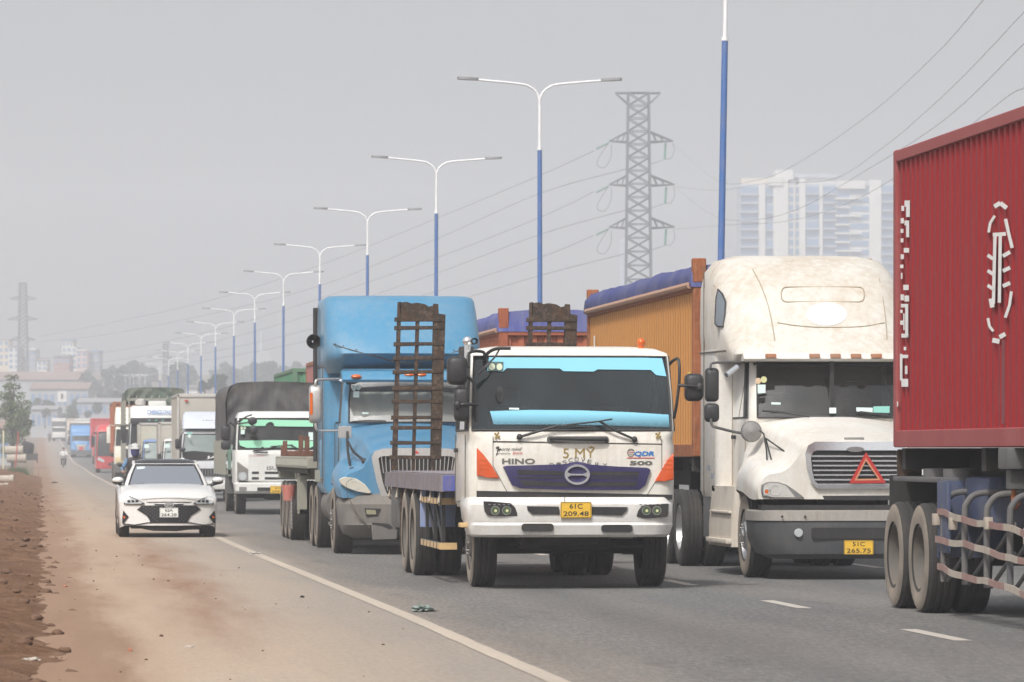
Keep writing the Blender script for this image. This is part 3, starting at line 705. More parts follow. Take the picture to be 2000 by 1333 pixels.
for px in (115, 127):
    bm = bm_(); fbox(bm, px, px+1.2, 785, 812, 930, .15); part('post', bm, M_STEEL, r)
# ------------------------------------------------------------------ building materials lying on the verge
M_CONC = paint('raw_concrete', (.40, .36, .30), .9, .35, (.25, .18, .13), scale=2, streak=False)
def pipe(label, px0, px1, pyc, d, R, lab_z=0.):
    a, b_ = far(px0, pyc, d), far(px1, pyc, d)
    bm = bm_(); n = 20; rings = []
    ax = (b_-a).normalized(); up = Vector((0, 0, 1)); sd = ax.cross(up)
    for (p, rr) in ((b_, R*.8), (b_, R*1.12), (b_-ax*.18, R*1.12), (b_-ax*.2, R), (a, R), (a, R*.8), (b_, R*.8)):
        rings.append([p+(sd*math.cos(2*math.pi*k/n)+up*math.sin(2*math.pi*k/n))*rr for k in range(n)])
    loft(bm, rings, False, False); o = part('concrete_pipe', bm, M_CONC); tag(o, label, 'concrete pipe', 'concrete drain pipes on the verge'); return o
pipe('pale concrete pipe resting on top of another beside the red stake', 10, 45, 880, 385, .36)
pipe('pale concrete pipe lying under the other, behind the grass tuft', 14, 51, 896, 380, .34)
pipe('brown dusty concrete pipe at the left edge below the grass', -30, 27, 937, 205, .19)
pipe('dark stubby concrete pipe nearest the camera at the left edge', -30, 16, 955, 190, .22)
M_RED = paint('red_stake_paint', (.40, .06, .05), .6, .3); M_CREAM = paint('cream_post_paint', (.62, .57, .40), .7, .3)
a, b_ = far(36, 843, 300), far(28.5, 917, 300); bm = bm_(); tube(bm, [b_-Vector((0, 0, .5)), a], .045, 8); tag(part('marker_stake', bm, M_RED), 'leaning red marker stake beside the concrete pipes', 'stake')
a, b_ = far(8, 841, 330), far(6.5, 900, 330); bm = bm_(); box(bm, b_.x-.05, b_.x+.05, b_.y-.05, b_.y+.05, b_.z-.6, a.z, .01); tag(part('marker_post', bm, M_CREAM), 'cream upright post at the left edge before the shed', 'post')
bm = bm_(); c = far(33, 906, 270)
for i in range(700):
    x, y = random.gauss(0, .32), random.gauss(0, .5); h = random.uniform(.15, .62); p = Vector((c.x+x, c.y+y, .2)); l = Vector((random.gauss(0, .12), random.gauss(0, .12), h)); w = Vector((.012, .006, 0))
    bm.faces.new([bm.verts.new(p-w), bm.verts.new(p+w), bm.verts.new(p+l)])
tag(part('grass_tuft', bm, M_LEAF, smooth=False), 'rough green grass tuft growing round the red stake', 'grass', kind='stuff')
# dark handcart by the tree
b_ = far(60, 905, 395); r = root('handcart', b_, 'dark loaded handcart standing by the roadside tree', 'cart')
bm = bm_(); loft(bm, [rrect(b_.x-.45, b_.x+.45, b_.y-.7, b_.y+.7, b_.z+.25, .08), rrect(b_.x-.65, b_.x+.65, b_.y-.9, b_.y+.9, b_.z+.8, .08)]); part('tray', bm, M_GREYP, r)
bm = bm_(); rock(bm, (b_.x-.3, b_.y, b_.z+1.2), .62, 1.1, 2); part('covered_load', bm, M_CHASSIS, r)
for s in (-1, 1): wheel(r, b_.x+s*.55, b_.y, .3, .09, s, nut=False, n=16, z=b_.z)
bm = bm_(); tube(bm, [(b_.x+.3, b_.y-.5, b_.z+.7), (b_.x+.5, b_.y-1.3, b_.z+.95)], .03); part('handle', bm, M_STEEL, r)
# ------------------------------------------------------------------ litter on the road
M_BAG = paint('crumpled_plastic', (.22, .28, .26), .45, .6, (.12, .10, .07), scale=14, streak=False); M_PAPER = paint('pale_litter', (.50, .47, .43), .7, .3, scale=8); M_BRICKC = paint('brick_chip', (.36, .12, .06), .9, .3, scale=8)
def litter(name, label, px, py, w, h, mat, rough=.5, dp=1.6):
    p = gnd(px, py); bm = bm_(); ret = bmesh.ops.create_icosphere(bm, subdivisions=3, radius=1); rs = random.random()*50
    for v in ret['verts']:
        q = v.co.copy(); k = 1+rough*noise.noise(q*2.2+Vector((rs, 0, 0)))+rough*.6*noise.noise(q*6+Vector((0, rs, 0))); v.co = p+Vector((q.x*w*k, q.y*w*dp*k, max(-.2*h, q.z*h*k)+h*.35))
    tag(part(name, bm, mat, sharp=50), label, 'litter')
litter('crumpled_bag', 'crumpled grey-green plastic bag lying just right of the edge line', 826, 1195, .095, .045, M_BAG, .9)
litter('litter_scrap', 'thin white scrap lying on the dusty shoulder', 371, 1264, .042, .008, M_PAPER, .3, 1)
litter('brick_chip', 'small red brick chip on the dusty shoulder', 254, 1273, .018, .02, M_BRICKC, .4, 1)
litter('litter_scrap', 'torn pale scrap on the edge line behind the sedan', 498, 1083, .07, .025, M_PAPER, .8)
litter('pale_stone', 'pale flattened bag on the brown verge at lower left', 62, 1292, .06, .02, M_CONC, .7)
litter('brick_chip', 'brown brick chip left of the sedan track on the shoulder', 127, 1147, .03, .016, M_BRICKC, .4, 1)
litter('dark_stone', 'dark pebble between the shoulder dust and edge line', 590, 1168, .022, .018, M_CHASSIS, .4, 1)
litter('dark_stone', 'dark scrap on the shoulder far behind the sedan', 107, 944, .16, .04, M_CHASSIS, .6, 1.5)
# ================================================================== VEHICLE HELPERS
class Crop:
    def __init__(s, ox, oy, k): s.ox, s.oy, s.k = ox, oy, k
    def __call__(s, cx, cy, Y): return at(s.ox+cx/s.k, s.oy+cy/s.k, Y)
def fpoly(name, parent, mat, c, pts, Y, th=.02, bev=0., smooth=True, label=None, seg=1):
    """flat piece whose outline was measured on the plane Y, th metres deep"""
    bm = bm_(); prism(bm, [c(x, y, Y) for x, y in pts], (0, th, 0), bev, seg)
    return part(name, bm, mat, parent, 40, smooth, label)
def rpoly(x0, y0, x1, y1, r=8, k=3):
    out = []
    for (cx, cy, a) in ((x1-r, y1-r, 0), (x0+r, y1-r, 90), (x0+r, y0+r, 180), (x1-r, y0+r, 270)):
        for i in range(k+1):
            t = math.radians(a+90*i/k); out.append((cx+r*math.cos(t), cy+r*math.sin(t)))
    return out
def epoly(cx, cy, rx, ry=None, n=20, a0=0, a1=360, inner=None):
    ry = ry or rx; pts = [(cx+rx*math.cos(math.radians(a0+(a1-a0)*i/n)), cy+ry*math.sin(math.radians(a0+(a1-a0)*i/n))) for i in range(n if a1-a0 == 360 else n+1)]
    return pts
def fring(name, parent, mat, c, cx, cy, rx, ry, w, Y, th=.02, n=28, a0=0, a1=360):
    bm = bm_(); full = a1-a0 == 360; rings = []
    for i in range(n if full else n+1):
        t = math.radians(a0+(a1-a0)*i/n)
        o = c(cx+rx*math.cos(t), cy+ry*math.sin(t), Y); q = c(cx+(rx-w)*math.cos(t), cy+(ry-w)*math.sin(t), Y); d = Vector((0, th, 0))
        rings.append([o+d, o, q, q+d])
    if full: rings.append(rings[0])
    loft(bm, rings, not full, not full); bmesh.ops.remove_doubles(bm, verts=bm.verts[:], dist=1e-5); return part(name, bm, mat, parent, 40)
def ftube(name, parent, mat, c, pts, r, smoothk=0, n=8):
    """bar through points (crop x, crop y, plane Y)"""
    p = [c(*q) for q in pts]; bm = bm_(); tube(bm, smooth_path(p, smoothk) if smoothk else p, r, n); return part(name, bm, mat, parent, 40)
def lv(z, x0, x1, y0, y1, r=.1, fr=None, bulge=0.): return rrect(x0, x1, y0, y1, z, r, 4, bulge, fr)
def cabshell(parent, rings, ib, it, mat, glassm, name='cab', side=True, gask=.014, back=True):
    """closed cab from plan rings; the band between ring ib and it is open for the windscreen and side windows, and glazed"""
    open_ = set(range(14, 20)) | ({9, 24} if side else set())
    bm = bm_(); loft(bm, rings, True, True, skip=lambda i, j: ib <= i < it and j in open_)
    o = part(name, bm, mat, parent, 42)
    n = len(rings[0])
    def pane(js, nm, off):
        b = bm_(); rows = []
        for i in range(ib, it+1):
            rows.append([rings[i][j % n]+off for j in js])
        loft(b, rows, False, False, closed=False); return part(nm, b, glassm, parent, 60)
    w = pane(range(14, 21), 'windscreen', Vector((0, .012, 0)))
    b = bm_(); loop = [rings[ib][j] for j in range(14, 21)]+[rings[i][20] for i in range(ib+1, it)]+[rings[it][j] for j in range(20, 13, -1)]+[rings[i][14] for i in range(it-1, ib, -1)]
    loop = [p+Vector((0, -.004, 0)) for p in loop]; tube(b, loop+[loop[0]], gask, 6, False); part('windscreen_seal', b, M_BLK, parent)
    if side:
        for a in (9, 24):
            pane((a, (a+1) % n), 'side_window', Vector((.012 if a == 9 else -.012, 0, 0)))
            ps = [rings[ib][a], rings[it][a], rings[it][(a+1) % n], rings[ib][(a+1) % n]]
            b = bm_(); tube(b, ps+[ps[0]], gask, 6, False)
            m0, m1 = (ps[0]+ps[3])/2, (ps[1]+ps[2])/2; tube(b, [m0.lerp(ps[3], .55), m1.lerp(ps[2], .55)], gask*1.6, 6)
            part('side_window_frame', b, M_BLK, parent)
    return o
def cabin(parent, x0, x1, yf, yb, z0, zb, zt, wheel_right=True, seatm=None, hl=.25):
    """dashboard, seats, rear trim and steering wheel behind the windscreen"""
    bm = bm_(); box(bm, x0+.06, x1-.06, yf+.12, yf+.5, z0, zb-.05, .05); part('dashboard', bm, M_DARK, parent)
    bm = bm_(); box(bm, x0+.05, x1-.05, yb-.12, yb-.06, z0, zt); part('rear_trim', bm, M_DARK, parent)
    bm = bm_(); box(bm, x0+.06, x1-.06, yf+hl, yb-.08, zt-.03, zt+.01); part('headliner', bm, M_DARK, parent)
    for xc in (x0+(x1-x0)*.24, x0+(x1-x0)*.76):
        bm = bm_(); box(bm, xc-.24, xc+.24, yb-.42, yb-.24, z0, zb+.28, .06); box(bm, xc-.13, xc+.13, yb-.38, yb-.28, zb+.3, zb+.48, .04); part('seat', bm, seatm or M_SEAT, parent)
    xc = x0+(x1-x0)*(.74 if wheel_right else .26); bm = bm_()
    pts = [Vector((xc+.22*math.cos(t), yf+.55+.06*math.sin(t), zb+.06+.17*math.sin(t))) for t in [2*math.pi*i/20 for i in range(21)]]
    tube(bm, pts, .017, 6, False); tube(bm, [pts[0], pts[10]], .02, 6); tube(bm, [pts[15], pts[5].lerp(pts[15], .5)], .02, 6); part('steering_wheel', bm, M_BLK, parent)
def plate(parent, c, x0, y0, x1, y1, Y, l1, l2, mat=None, name='number_plate'):
    o = fpoly(name, parent, mat or M_YPLATE, c, rpoly(x0, y0, x1, y1, (x1-x0)*.03), Y, .012)
    w = (c(x1, y0, Y)-c(x0, y0, Y)).x; h = (c(x0, y0, Y)-c(x0, y1, Y)).z; m = c((x0+x1)/2, (y0+y1)/2, Y-.003)
    text(l1, m+Vector((0, 0, h*.235)), w*.42, h*.30, M_INK, o, bold=.012); text(l2, m-Vector((0, 0, h*.225)), w*.82, h*.30, M_INK, o, bold=.012)
    fr = bm_(); a, b_ = c(x0, y0, Y-.002), c(x1, y1, Y-.002); e = h*.04
    for (p, q) in (((a.x+e, a.z-e), (b_.x-e, a.z-e)), ((b_.x-e, a.z-e), (b_.x-e, b_.z+e)), ((b_.x-e, b_.z+e), (a.x+e, b_.z+e)), ((a.x+e, b_.z+e), (a.x+e, a.z-e))):
        tube(fr, [(p[0], a.y, p[1]), (q[0], a.y, q[1])], h*.012, 4)
    part('plate_border', fr, M_INK, o); return o
def mirror(parent, c, x0, y0, x1, y1, Y, dep=.10, mat=None, name='mirror'):
    a, b_ = c(x0, y1, Y), c(x1, y0, Y); bm = bm_(); w, h = b_.x-a.x, b_.z-a.z
    rings = [rrectv(a.x+w*i, b_.x-w*i, a.z+h*i, b_.z-h*i, Y+dep*d, min(w, h)*.28) for (i, d) in ((.16, 0), (.06, .12), (.01, .4), (0, .9), (.03, 1.))]
    loft(bm, rings); return part(name, bm, mat or M_MIRROR, parent, 50)
def rrectv(x0, x1, z0, z1, y, r, k=3):
    out = []
    for (cx, cz, a) in ((x1-r, z1-r, 0), (x0+r, z1-r, 90), (x0+r, z0+r, 180), (x1-r, z0+r, 270)):
        for i in range(k+1):
            t = math.radians(a+90*i/k); out.append(Vector((cx+r*math.cos(t), y, cz+r*math.sin(t))))
    return out
def corrugated(bm, p0, p1, z0, z1, pitch=.25, dep=.045, nrm=Vector((-1, 0, 0))):
    """trapezoidal corrugated sheet between two points, ribs vertical, proud side along nrm"""
    p0, p1 = Vector(p0), Vector(p1); L = (p1-p0).length; u = (p1-p0)/L; n = max(1, round(L/pitch)); prof = []
    for i in range(n):
        for f, d in ((0, 0), (.30, 0), (.42, 1), (.80, 1), (.92, 0)): prof.append((L*(i+f)/n, d))
    prof.append((L, 0))
    rows = [[p0+u*s+nrm*(-dep*d)+Vector((0, 0, z-p0.z)) for (s, d) in prof] for z in (z0, z1)]
    loft(bm, rows, closed=False)
def container(label, X0, X1, Y0, Y1, z0, z1, mat, frame, door_end=None, tarp=None, name='shipping_container', roof=True, near_end='panel', rear_posts=False):
    r = root(name, ((X0+X1)/2, Y0, z0), label, 'container')
    for (x, nrm) in ((X0, Vector((-1, 0, 0))), (X1, Vector((1, 0, 0)))):
        bm = bm_(); corrugated(bm, (x-nrm.x*.02, Y0+.12, z0), (x-nrm.x*.02, Y1-.12, z0), z0+.16, z1-.11, nrm=nrm); part('side_panel', bm, mat, r, 20)
        for za, zb, nm in ((z0, z0+.17, 'bottom_rail'), (z1-.12, z1-.004, 'top_rail')):
            bm = bm_(); box(bm, x-nrm.x*.09, x+nrm.x*.004, Y0+.16, Y1-.16, za, zb, .008, 1); part(nm, bm, frame, r)
    for x in (X0, X1-.17):
        for y in (Y0, Y1-.17):
            bm = bm_(); box(bm, x, x+.17, y, y+.17, z0, z1+.006, .015, 1); part('corner_post', bm, frame, r)
    for y in (Y0, Y1):
        bm = bm_(); s = 1 if y == Y0 else -1
        corrugated(bm, (X0+.15, y+s*.06, z0), (X1-.15, y+s*.06, z0), z0+.14, z1-.1, .24, .04, Vector((0, -s, 0))); part('end_panel', bm, mat, r, 20)
        bm = bm_(); box(bm, X0+.16, X1-.16, y+s*.0, y+s*.14, z1-.13, z1, .01, 1); part('end_header', bm, frame, r)
        bm = bm_(); box(bm, X0+.16, X1-.16, y, y+s*.14, z0, z0+.16, .01, 1); part('end_sill', bm, frame, r)
    if roof:
        bm = bm_(); box(bm, X0+.08, X1-.08, Y0+.1, Y1-.1, z1-.06, z1-.03); part('roof_sheet', bm, mat, r)
    if tarp:
        tm, over, sag = tarp; bm = bm_(); ny = int((Y1-Y0)/.16); rows = []
        for i in range(ny+1):
            y = Y0+.05+(Y1-Y0-.1)*i/ny; wv = noise.noise(Vector((y*1.7, X0, 0)))*.05+noise.noise(Vector((y*4.3, X0, 4)))*.025
            cr = over+.06*noise.noise(Vector((y*.5, 2, X0)))
            row = [Vector((X0-.03, y, z1-sag-.04)), Vector((X0-.045+wv*.5, y, z1+.06)), Vector((X0-.03+wv*.7, y, z1+cr*.45)), Vector((X0+.05+wv*.4, y, z1+cr*.8+wv*.4))]
            for k in range(1, 8): x = X0+.05+(X1-X0-.1)*k/8; row.append(Vector((x, y, z1+cr*(.82+.15*math.sin(math.pi*k/8))+.04*noise.noise(Vector((x*2, y*1.3, 1))))))
            row += [Vector((X1-.05, y, z1+cr*.8)), Vector((X1+.02, y, z1+.05)), Vector((X1+.035, y, z1-sag*.4)), Vector((X1+.03, y, z1-sag))]
            rows.append(row)
        first = [Vector((p.x, Y0-.012, min(p.z, z1-.06))) for p in rows[0]]; last = [Vector((p.x, Y1+.012, min(p.z, z1-.06))) for p in rows[-1]]
        loft(bm, [first]+rows+[last], closed=False); part('tarpaulin', bm, tm, r, 60)
    return r
# ================================================================== white cab-over flatbed carrier (nearest lorry, centre)
def film(name, col, z0, z1):
    """window film printed as a fading band: dense at height z1, clear at z0 (object heights)"""
    m, t, b = nodes(name); MATS[name] = m; sx = N(t, 'ShaderNodeSeparateXYZ'); t.links.new(coord(t), sx.inputs[0])
    mr = N(t, 'ShaderNodeMapRange'); t.links.new(sx.outputs[2], mr.inputs['Value']); mr.inputs['From Min'].default_value = z0; mr.inputs['From Max'].default_value = z1
    t.links.new(mr.outputs[0], b.inputs['Alpha']); b.inputs['Base Color'].default_value = (*col, 1); b.inputs['Roughness'].default_value = .25; return m
M_HW1 = paint('cream_white_cab_paint', (.70, .68, .62), .30, .36, (.40, .33, .25), scale=1.6, coat=.3)
M_BUMP = paint('white_bumper_paint', (.68, .67, .64), .28, .22, (.36, .31, .25), scale=2.2, coat=.3)
M_PURP = paint('violet_grille_paint', (.022, .018, .090), .4, .2, (.11, .09, .11), scale=3)
M_FILM = film('blue_window_film', (.22, .54, .70), 1.80, 1.99); M_FILMT = plain('blue_sun_strip', (.22, .54, .70), .25); M_GOLD = plain('gold_lettering', (.36, .25, .07), .35, .4)
M_GREYL = plain('grey_lettering', (.16, .155, .14), .4, .3); M_BLUEL = plain('blue_lettering', (.03, .16, .45), .5); M_REDL = plain('red_lettering', (.55, .05, .05), .5)
M_RAMP = rusty('rusty_ramp_steel', (.042, .031, .024), (.080, .043, .024), .5, .85, 5, light=(.145, .11, .083))
M_DECK = rusty('worn_deck_steel', (.20, .185, .21), (.17, .115, .085), .42, .8, 2.2, light=(.33, .29, .27)); M_DBLUE = paint('deck_blue', (.06, .085, .36), .45, .5, (.25, .20, .17), scale=3)
M_STRIPE = paint('yellow_stripe', (.60, .40, .17), .7, .5, (.35, .27, .2), scale=4)
c5 = Crop(740, 640, 2.5641)
YP = 51.78
TR = root('flatbed_truck', (5.97, YP, 0), 'white cab-over flatbed truck with violet grille, nearest lorry in the middle', 'truck')
xl, xr = 4.80, 7.16
rings = [lv(.92, xl+.02, xr-.02, YP+.02, 53.5, .08, .16), lv(1.0, xl, xr, YP, 53.5, .08, .18), lv(1.62, xl, xr, YP, 53.5, .08, .18), lv(1.71, xl+.015, xr-.015, YP+.015, 53.5, .08, .18),
         lv(1.80, xl+.01, xr-.01, YP+.05, 53.5, .08, .035), lv(2.2, xl+.03, xr-.02, YP+.15, 53.5, .08, .035), lv(2.64, xl+.05, xr-.045, YP+.28, 53.5, .09, .035),
         lv(2.68, xl+.06, xr-.055, YP+.30, 53.5, .10, .06), lv(2.735, xl+.16, xr-.16, YP+.42, 53.44, .14, .2), lv(2.765, xl+.36, xr-.36, YP+.75, 53.2, .2, .25)]
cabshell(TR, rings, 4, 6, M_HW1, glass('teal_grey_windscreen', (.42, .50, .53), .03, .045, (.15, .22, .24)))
cabin(TR, xl+.05, xr-.05, YP+.1, 53.45, 1.3, 1.8, 2.58)
gy = lambda z: YP+.05+(z-1.80)/.84*.23-.004            # the windscreen plane
def onglass(name, mat, pts, off=.006, parent=None):
    bm = bm_(); P = []
    for (x, y) in pts:
        q = c5(x, y, YP+.1)
        for _ in range(3): q = c5(x, y, gy(q.z)-off)
        P.append(q)
    f = [bm.verts.new(p) for p in P]; bm.faces.new(f); bmesh.ops.triangulate(bm, faces=bm.faces[:]); return part(name, bm, mat, parent or TR, smooth=False)
onglass('sun_strip', M_FILMT, [(552, 142), (1000, 143), (1418, 154), (1440, 245), (1388, 238), (1362, 213), (1095, 210), (1076, 221), (925, 219), (905, 205), (640, 204), (622, 221), (543, 218)], .004)
onglass('lower_film', M_FILM, [(575, 486), (556, 419), (760, 413), (1000, 415), (1250, 424), (1451, 437), (1456, 500), (1200, 492), (900, 486), (700, 486)], .004)
onglass('registration_sticker', plain('sticker_dark_green', (.05, .09, .08), .5), [(548, 172), (624, 172), (622, 218), (546, 218)], .009)
for x in (567, 604): onglass('registration_sticker', plain('sticker_cream', (.55, .60, .45), .5), epoly(x, 197, 15, 17, 14), .013)
onglass('toll_tag', M_STICK, [(652, 402), (702, 403), (702, 412), (652, 411)], .008)
onglass('inner_mirror', M_BLK, epoly(606, 335, 19, 40, 16), .02)
# roof furniture
for x, y, m, rr in ((443, 68, M_CHROME, 24), (1313, 75, M_AMBER, 22)):
    q = c5(x, y, YP+.55); bm = bm_(); ball(bm, q, rr/2.5641/172, None, None, 16, 10); tube(bm, [q-Vector((0, 0, .22)), q], .035); o = part('roof_lamp', bm, m, TR)
q = c5(482, 68, YP+.5); bm = bm_(); lathe(bm, [(.04, .25), (.02, .12), (.035, .03), (.036, 0), (.03, .01)], q, 'y', 16); part('air_horn', bm, M_BLK, TR)
bm = bm_(); a_, b_ = c5(402, 145, YP+1.2), c5(470, 96, YP+1.2); box(bm, a_.x, b_.x, YP+1.0, YP+1.3, a_.z-.5, b_.z, .02); part('intake_snorkel', bm, M_BLK, TR)
# front panel
fpoly('panel_gap', TR, M_BLK, c5, [(570, 572), (1418, 586), (1418, 582), (570, 568)], YP-.003, .01)
for pts in ([(570, 545), (573, 545), (573, 690), (608, 757), (650, 835), (646, 835), (604, 757), (570, 692)], [(1418, 560), (1415, 560), (1415, 715), (1385, 770), (1342, 838), (1346, 838), (1389, 770), (1418, 717)]): fpoly('panel_seam', TR, M_GREYL, c5, pts, YP-.003, .01)
fpoly('grab_recess', TR, M_GREYP, c5, rpoly(842, 545, 1152, 580, 15), YP-.004, .02)
ftube('grab_handle', TR, M_BLK, c5, [(862, 560, YP-.02), (880, 556, YP-.05), (1000, 560, YP-.06), (1120, 562, YP-.05), (1140, 564, YP-.02)], .019, 4)
for pv_, el, tip, b0_, b1_ in (((705, 548), (780, 525), (900, 492), (690, 556), (1075, 500)), ((1280, 560), (1190, 520), (1105, 470), (850, 498), (1168, 459))):
    w = ftube('wiper', TR, M_BLK, c5, [(*pv_, YP-.02), (*el, YP-.03), (*tip, YP-.02)], .014)
    ftube('wiper_blade', w, M_BLK, c5, [(*b0_, YP-.015), (*tip, YP-.03), (*b1_, YP-.0)], .009)
    q = c5(*pv_, YP-.02); bm = bm_(); ball(bm, q, .035, .03, .035, 10, 6); part('wiper_pivot', bm, M_BLK, w)
for pts in ([(491, 602), (520, 632), (570, 698), (605, 757), (545, 752), (491, 742)], [(1477, 628), (1450, 660), (1420, 708), (1382, 772), (1430, 770), (1477, 763)]):
    o = fpoly('indicator_lamp', TR, M_ORANGE, c5, pts, YP-.03, .05, .012, seg=2)
    xs_ = [p[0] for p in pts]; xm = sum(xs_)/len(xs_)
    for k in range(3): fpoly('lens_rib', o, M_AMBER, c5, [(xm-(32 if xm < 900 else 4+6*k), 662+22*k), (xm+(4+6*k if xm < 900 else 30), 664+22*k), (xm+(4+6*k if xm < 900 else 30), 667+22*k), (xm-(32 if xm < 900 else 4+6*k), 665+22*k)], YP-.034, .02)
# grille
G = fpoly('grille', TR, M_PURP, c5, [(622, 697), (640, 692), (930, 690), (960, 676), (994, 671), (1030, 677), (1060, 692), (1345, 702), (1362, 712), (1335, 790), (1305, 814), (1000, 816), (710, 806), (668, 790)], YP-.045, .06, .012, seg=2)
for pts in ([(690, 713), (925, 722), (925, 742), (700, 736)], [(1062, 722), (1305, 723), (1298, 744), (1062, 742)], [(702, 766), (935, 775), (960, 797), (725, 793)], [(1030, 797), (1055, 775), (1298, 772), (1285, 795)], [(690, 748), (928, 750), (928, 756), (694, 756)], [(1062, 750), (1298, 751), (1296, 757), (1062, 756)]): fpoly('grille_slot', G, M_BLK, c5, pts, YP-.049, .02)
E = fring('emblem', TR, M_CHROME, c5, 994, 737, 63, 51, 11, YP-.075, .03)
fpoly('emblem_bar', E, M_CHROME, c5, [(938, 728), (965, 733), (1023, 733), (1050, 728), (1046, 745), (1020, 741), (968, 741), (942, 745)], YP-.073, .02)
for s in (-1, 1): fpoly('emblem_wing', E, M_CHROME, c5, [(994+s*52, 722), (994+s*38, 731), (994+s*34, 738), (994+s*38, 745), (994+s*52, 752), (994+s*46, 738)], YP-.071, .02)
def lett(body, x0, y0, x1, y1, mat, parent=TR, c=c5, Y=YP-.006, **k):
    a_, b_ = c(x0, y1, Y), c(x1, y0, Y); return text(body, (a_+b_)/2, b_.x-a_.x, b_.z-a_.z, mat, parent, **k)
lett('HINO', 617, 656, 782, 684, M_GREYL, bold=.03); lett('5 MY', 922, 606, 1082, 654, M_GOLD); lett('QDR', 1280, 620, 1380, 648, M_BLUEL, bold=.04, shear=.15); lett('500', 1256, 668, 1370, 690, M_GREYL, bold=.04)
for ch, x, y, rt in zip('DISCOVERY', (866, 900, 930, 960, 990, 1022, 1055, 1094, 1132), (688, 686, 675, 664, 660, 663, 672, 686, 690), (0, 0, -.25, -.2, 0, .2, .25, 0, 0)): lett(ch, x-11, y-10, x+11, y+10, M_GREYL, rot=rt)
lett('MY', 1028, 606, 1082, 654, M_GREYL, Y=YP-.004, bold=.05) if False else None
fpoly('crown_mark', TR, M_GOLD, c5, [(1050, 604), (1053, 596), (1059, 601), (1065, 592), (1071, 601), (1078, 596), (1080, 604)], YP-.006, .004)
fpoly('red_underline', TR, M_REDL, c5, [(1243, 651), (1382, 652), (1382, 656), (1243, 655)], YP-.006, .004)
L = fring('round_logo', TR, M_GREYL, c5, 1262, 627, 19, 20, 2.5, YP-.006, .004)
for k in (-10, 0, 10): fpoly('logo_line', L, M_REDL if k == 0 else M_GREYL, c5, [(1246, 626+k), (1278, 624+k), (1278, 626+k), (1246, 628+k)], YP-.0065, .003)
lett('Sporte mind', 590, 600, 716, 622, M_INK, shear=.4); lett('produced by', 592, 626, 660, 638, M_INK, shear=.3); lett('Sports', 668, 620, 720, 640, M_REDL, shear=.4)
ftube('script_swash', TR, M_INK, c5, [(588, 640, YP-.006), (600, 598, YP-.006), (586, 604, YP-.006), (612, 612, YP-.006)], .004, 4, 4)
for x in (592, 1399):
    o = fpoly('flower_mark', TR, M_GOLD, c5, epoly(x, 540, 6, 7, 8), YP-.006, .004)
    for k in range(4): fpoly('petal', o, M_GOLD, c5, epoly(x+11*math.cos(k*1.57+.6), 541+13*math.sin(k*1.57+.6), 6, 7, 8), YP-.0055, .003)
# bumper
fpoly('bumper_gap', TR, M_BLK, c5, [(490, 818), (1470, 838), (1470, 862), (490, 862)], YP-.004, .05)
B = c5(440, 1050, YP).x; B1 = c5(1478, 1050, YP).x
zt_, zc, zl, zb_ = c5(900, 850, YP).z, c5(900, 972, YP).z, c5(900, 985, YP).z, c5(900, 1050, YP).z
bm = bm_(); loft(bm, [lv(zb_, B+.10, B1-.05, YP-.05, YP+.7, .05, .24, .05), lv(zb_+.03, B+.06, B1-.03, YP-.10, YP+.8, .05, .24, .05), lv(zl-.01, B+.03, B1, YP-.13, YP+.8, .05, .24, .05), lv(zc-.01, B+.03, B1, YP-.11, YP+.8, .05, .24, .05),
                   lv(zc+.02, B+.02, B1, YP-.12, YP+.9, .05, .24, .05), lv(zt_-.08, B, B1, YP-.12, YP+.9, .05, .24, .05), lv(zt_, B+.02, B1-.02, YP-.05, YP+.9, .05, .24, .03)])
BU = part('bumper', bm, M_BUMP, TR, 30); YB = YP-.185
for pts in ([(742, 895), (900, 897), (905, 915), (905, 937), (770, 936), (745, 915)], [(1066, 898), (1246, 900), (1240, 918), (1215, 941), (1066, 938)], rpoly(715, 982, 875, 1021, 15), rpoly(1114, 988, 1271, 1026, 15)): fpoly('air_slot', BU, M_BLK, c5, pts, YB+.005, .06)
for pts, cs in (([(524, 870), (565, 872), (662, 880), (685, 905), (696, 943), (620, 945), (548, 942), (530, 920)], (583, 640)), ([(1290, 946), (1300, 915), (1322, 892), (1400, 884), (1453, 882), (1450, 930), (1446, 948), (1330, 956)], (1340, 1392))):
    o = fpoly('headlamp', BU, M_BLK, c5, pts, YB+.018, .05, .008)
    for x in cs:
        l = fpoly('lamp_lens', o, plain('greenish_lens', (.10, .14, .08), .1, .3), c5, epoly(x, 917, 20, 20, 16), YB+.012, .02); fring('lens_ring', l, M_STEEL, c5, x, 917, 23, 23, 4, YB+.010, .02)
        fpoly('bulb', l, plain('bulb_cream', (.62, .60, .34), .3), c5, epoly(x+2, 918, 7, 7, 10), YB+.010, .01)
    for k in range(5): x0_ = cs[0]-35+k*24; fpoly('lamp_fin', o, M_STEEL, c5, [(x0_, 884), (x0_+14, 885), (x0_+12, 890), (x0_+2, 889)], YB+.012, .01)
plate(BU, c5, 910, 874, 1065, 955, YB-.012, '61C', '209.48')
ftube('wire_stub', BU, M_BLK, c5, [(931, 874, YB), (931, 845, YB)], .004)
fpoly('side_reflector', TR, plain('red_reflector', (.45, .03, .02), .3), c5, [(447, 783), (477, 784), (477, 811), (447, 810)], YP+.16, .03)
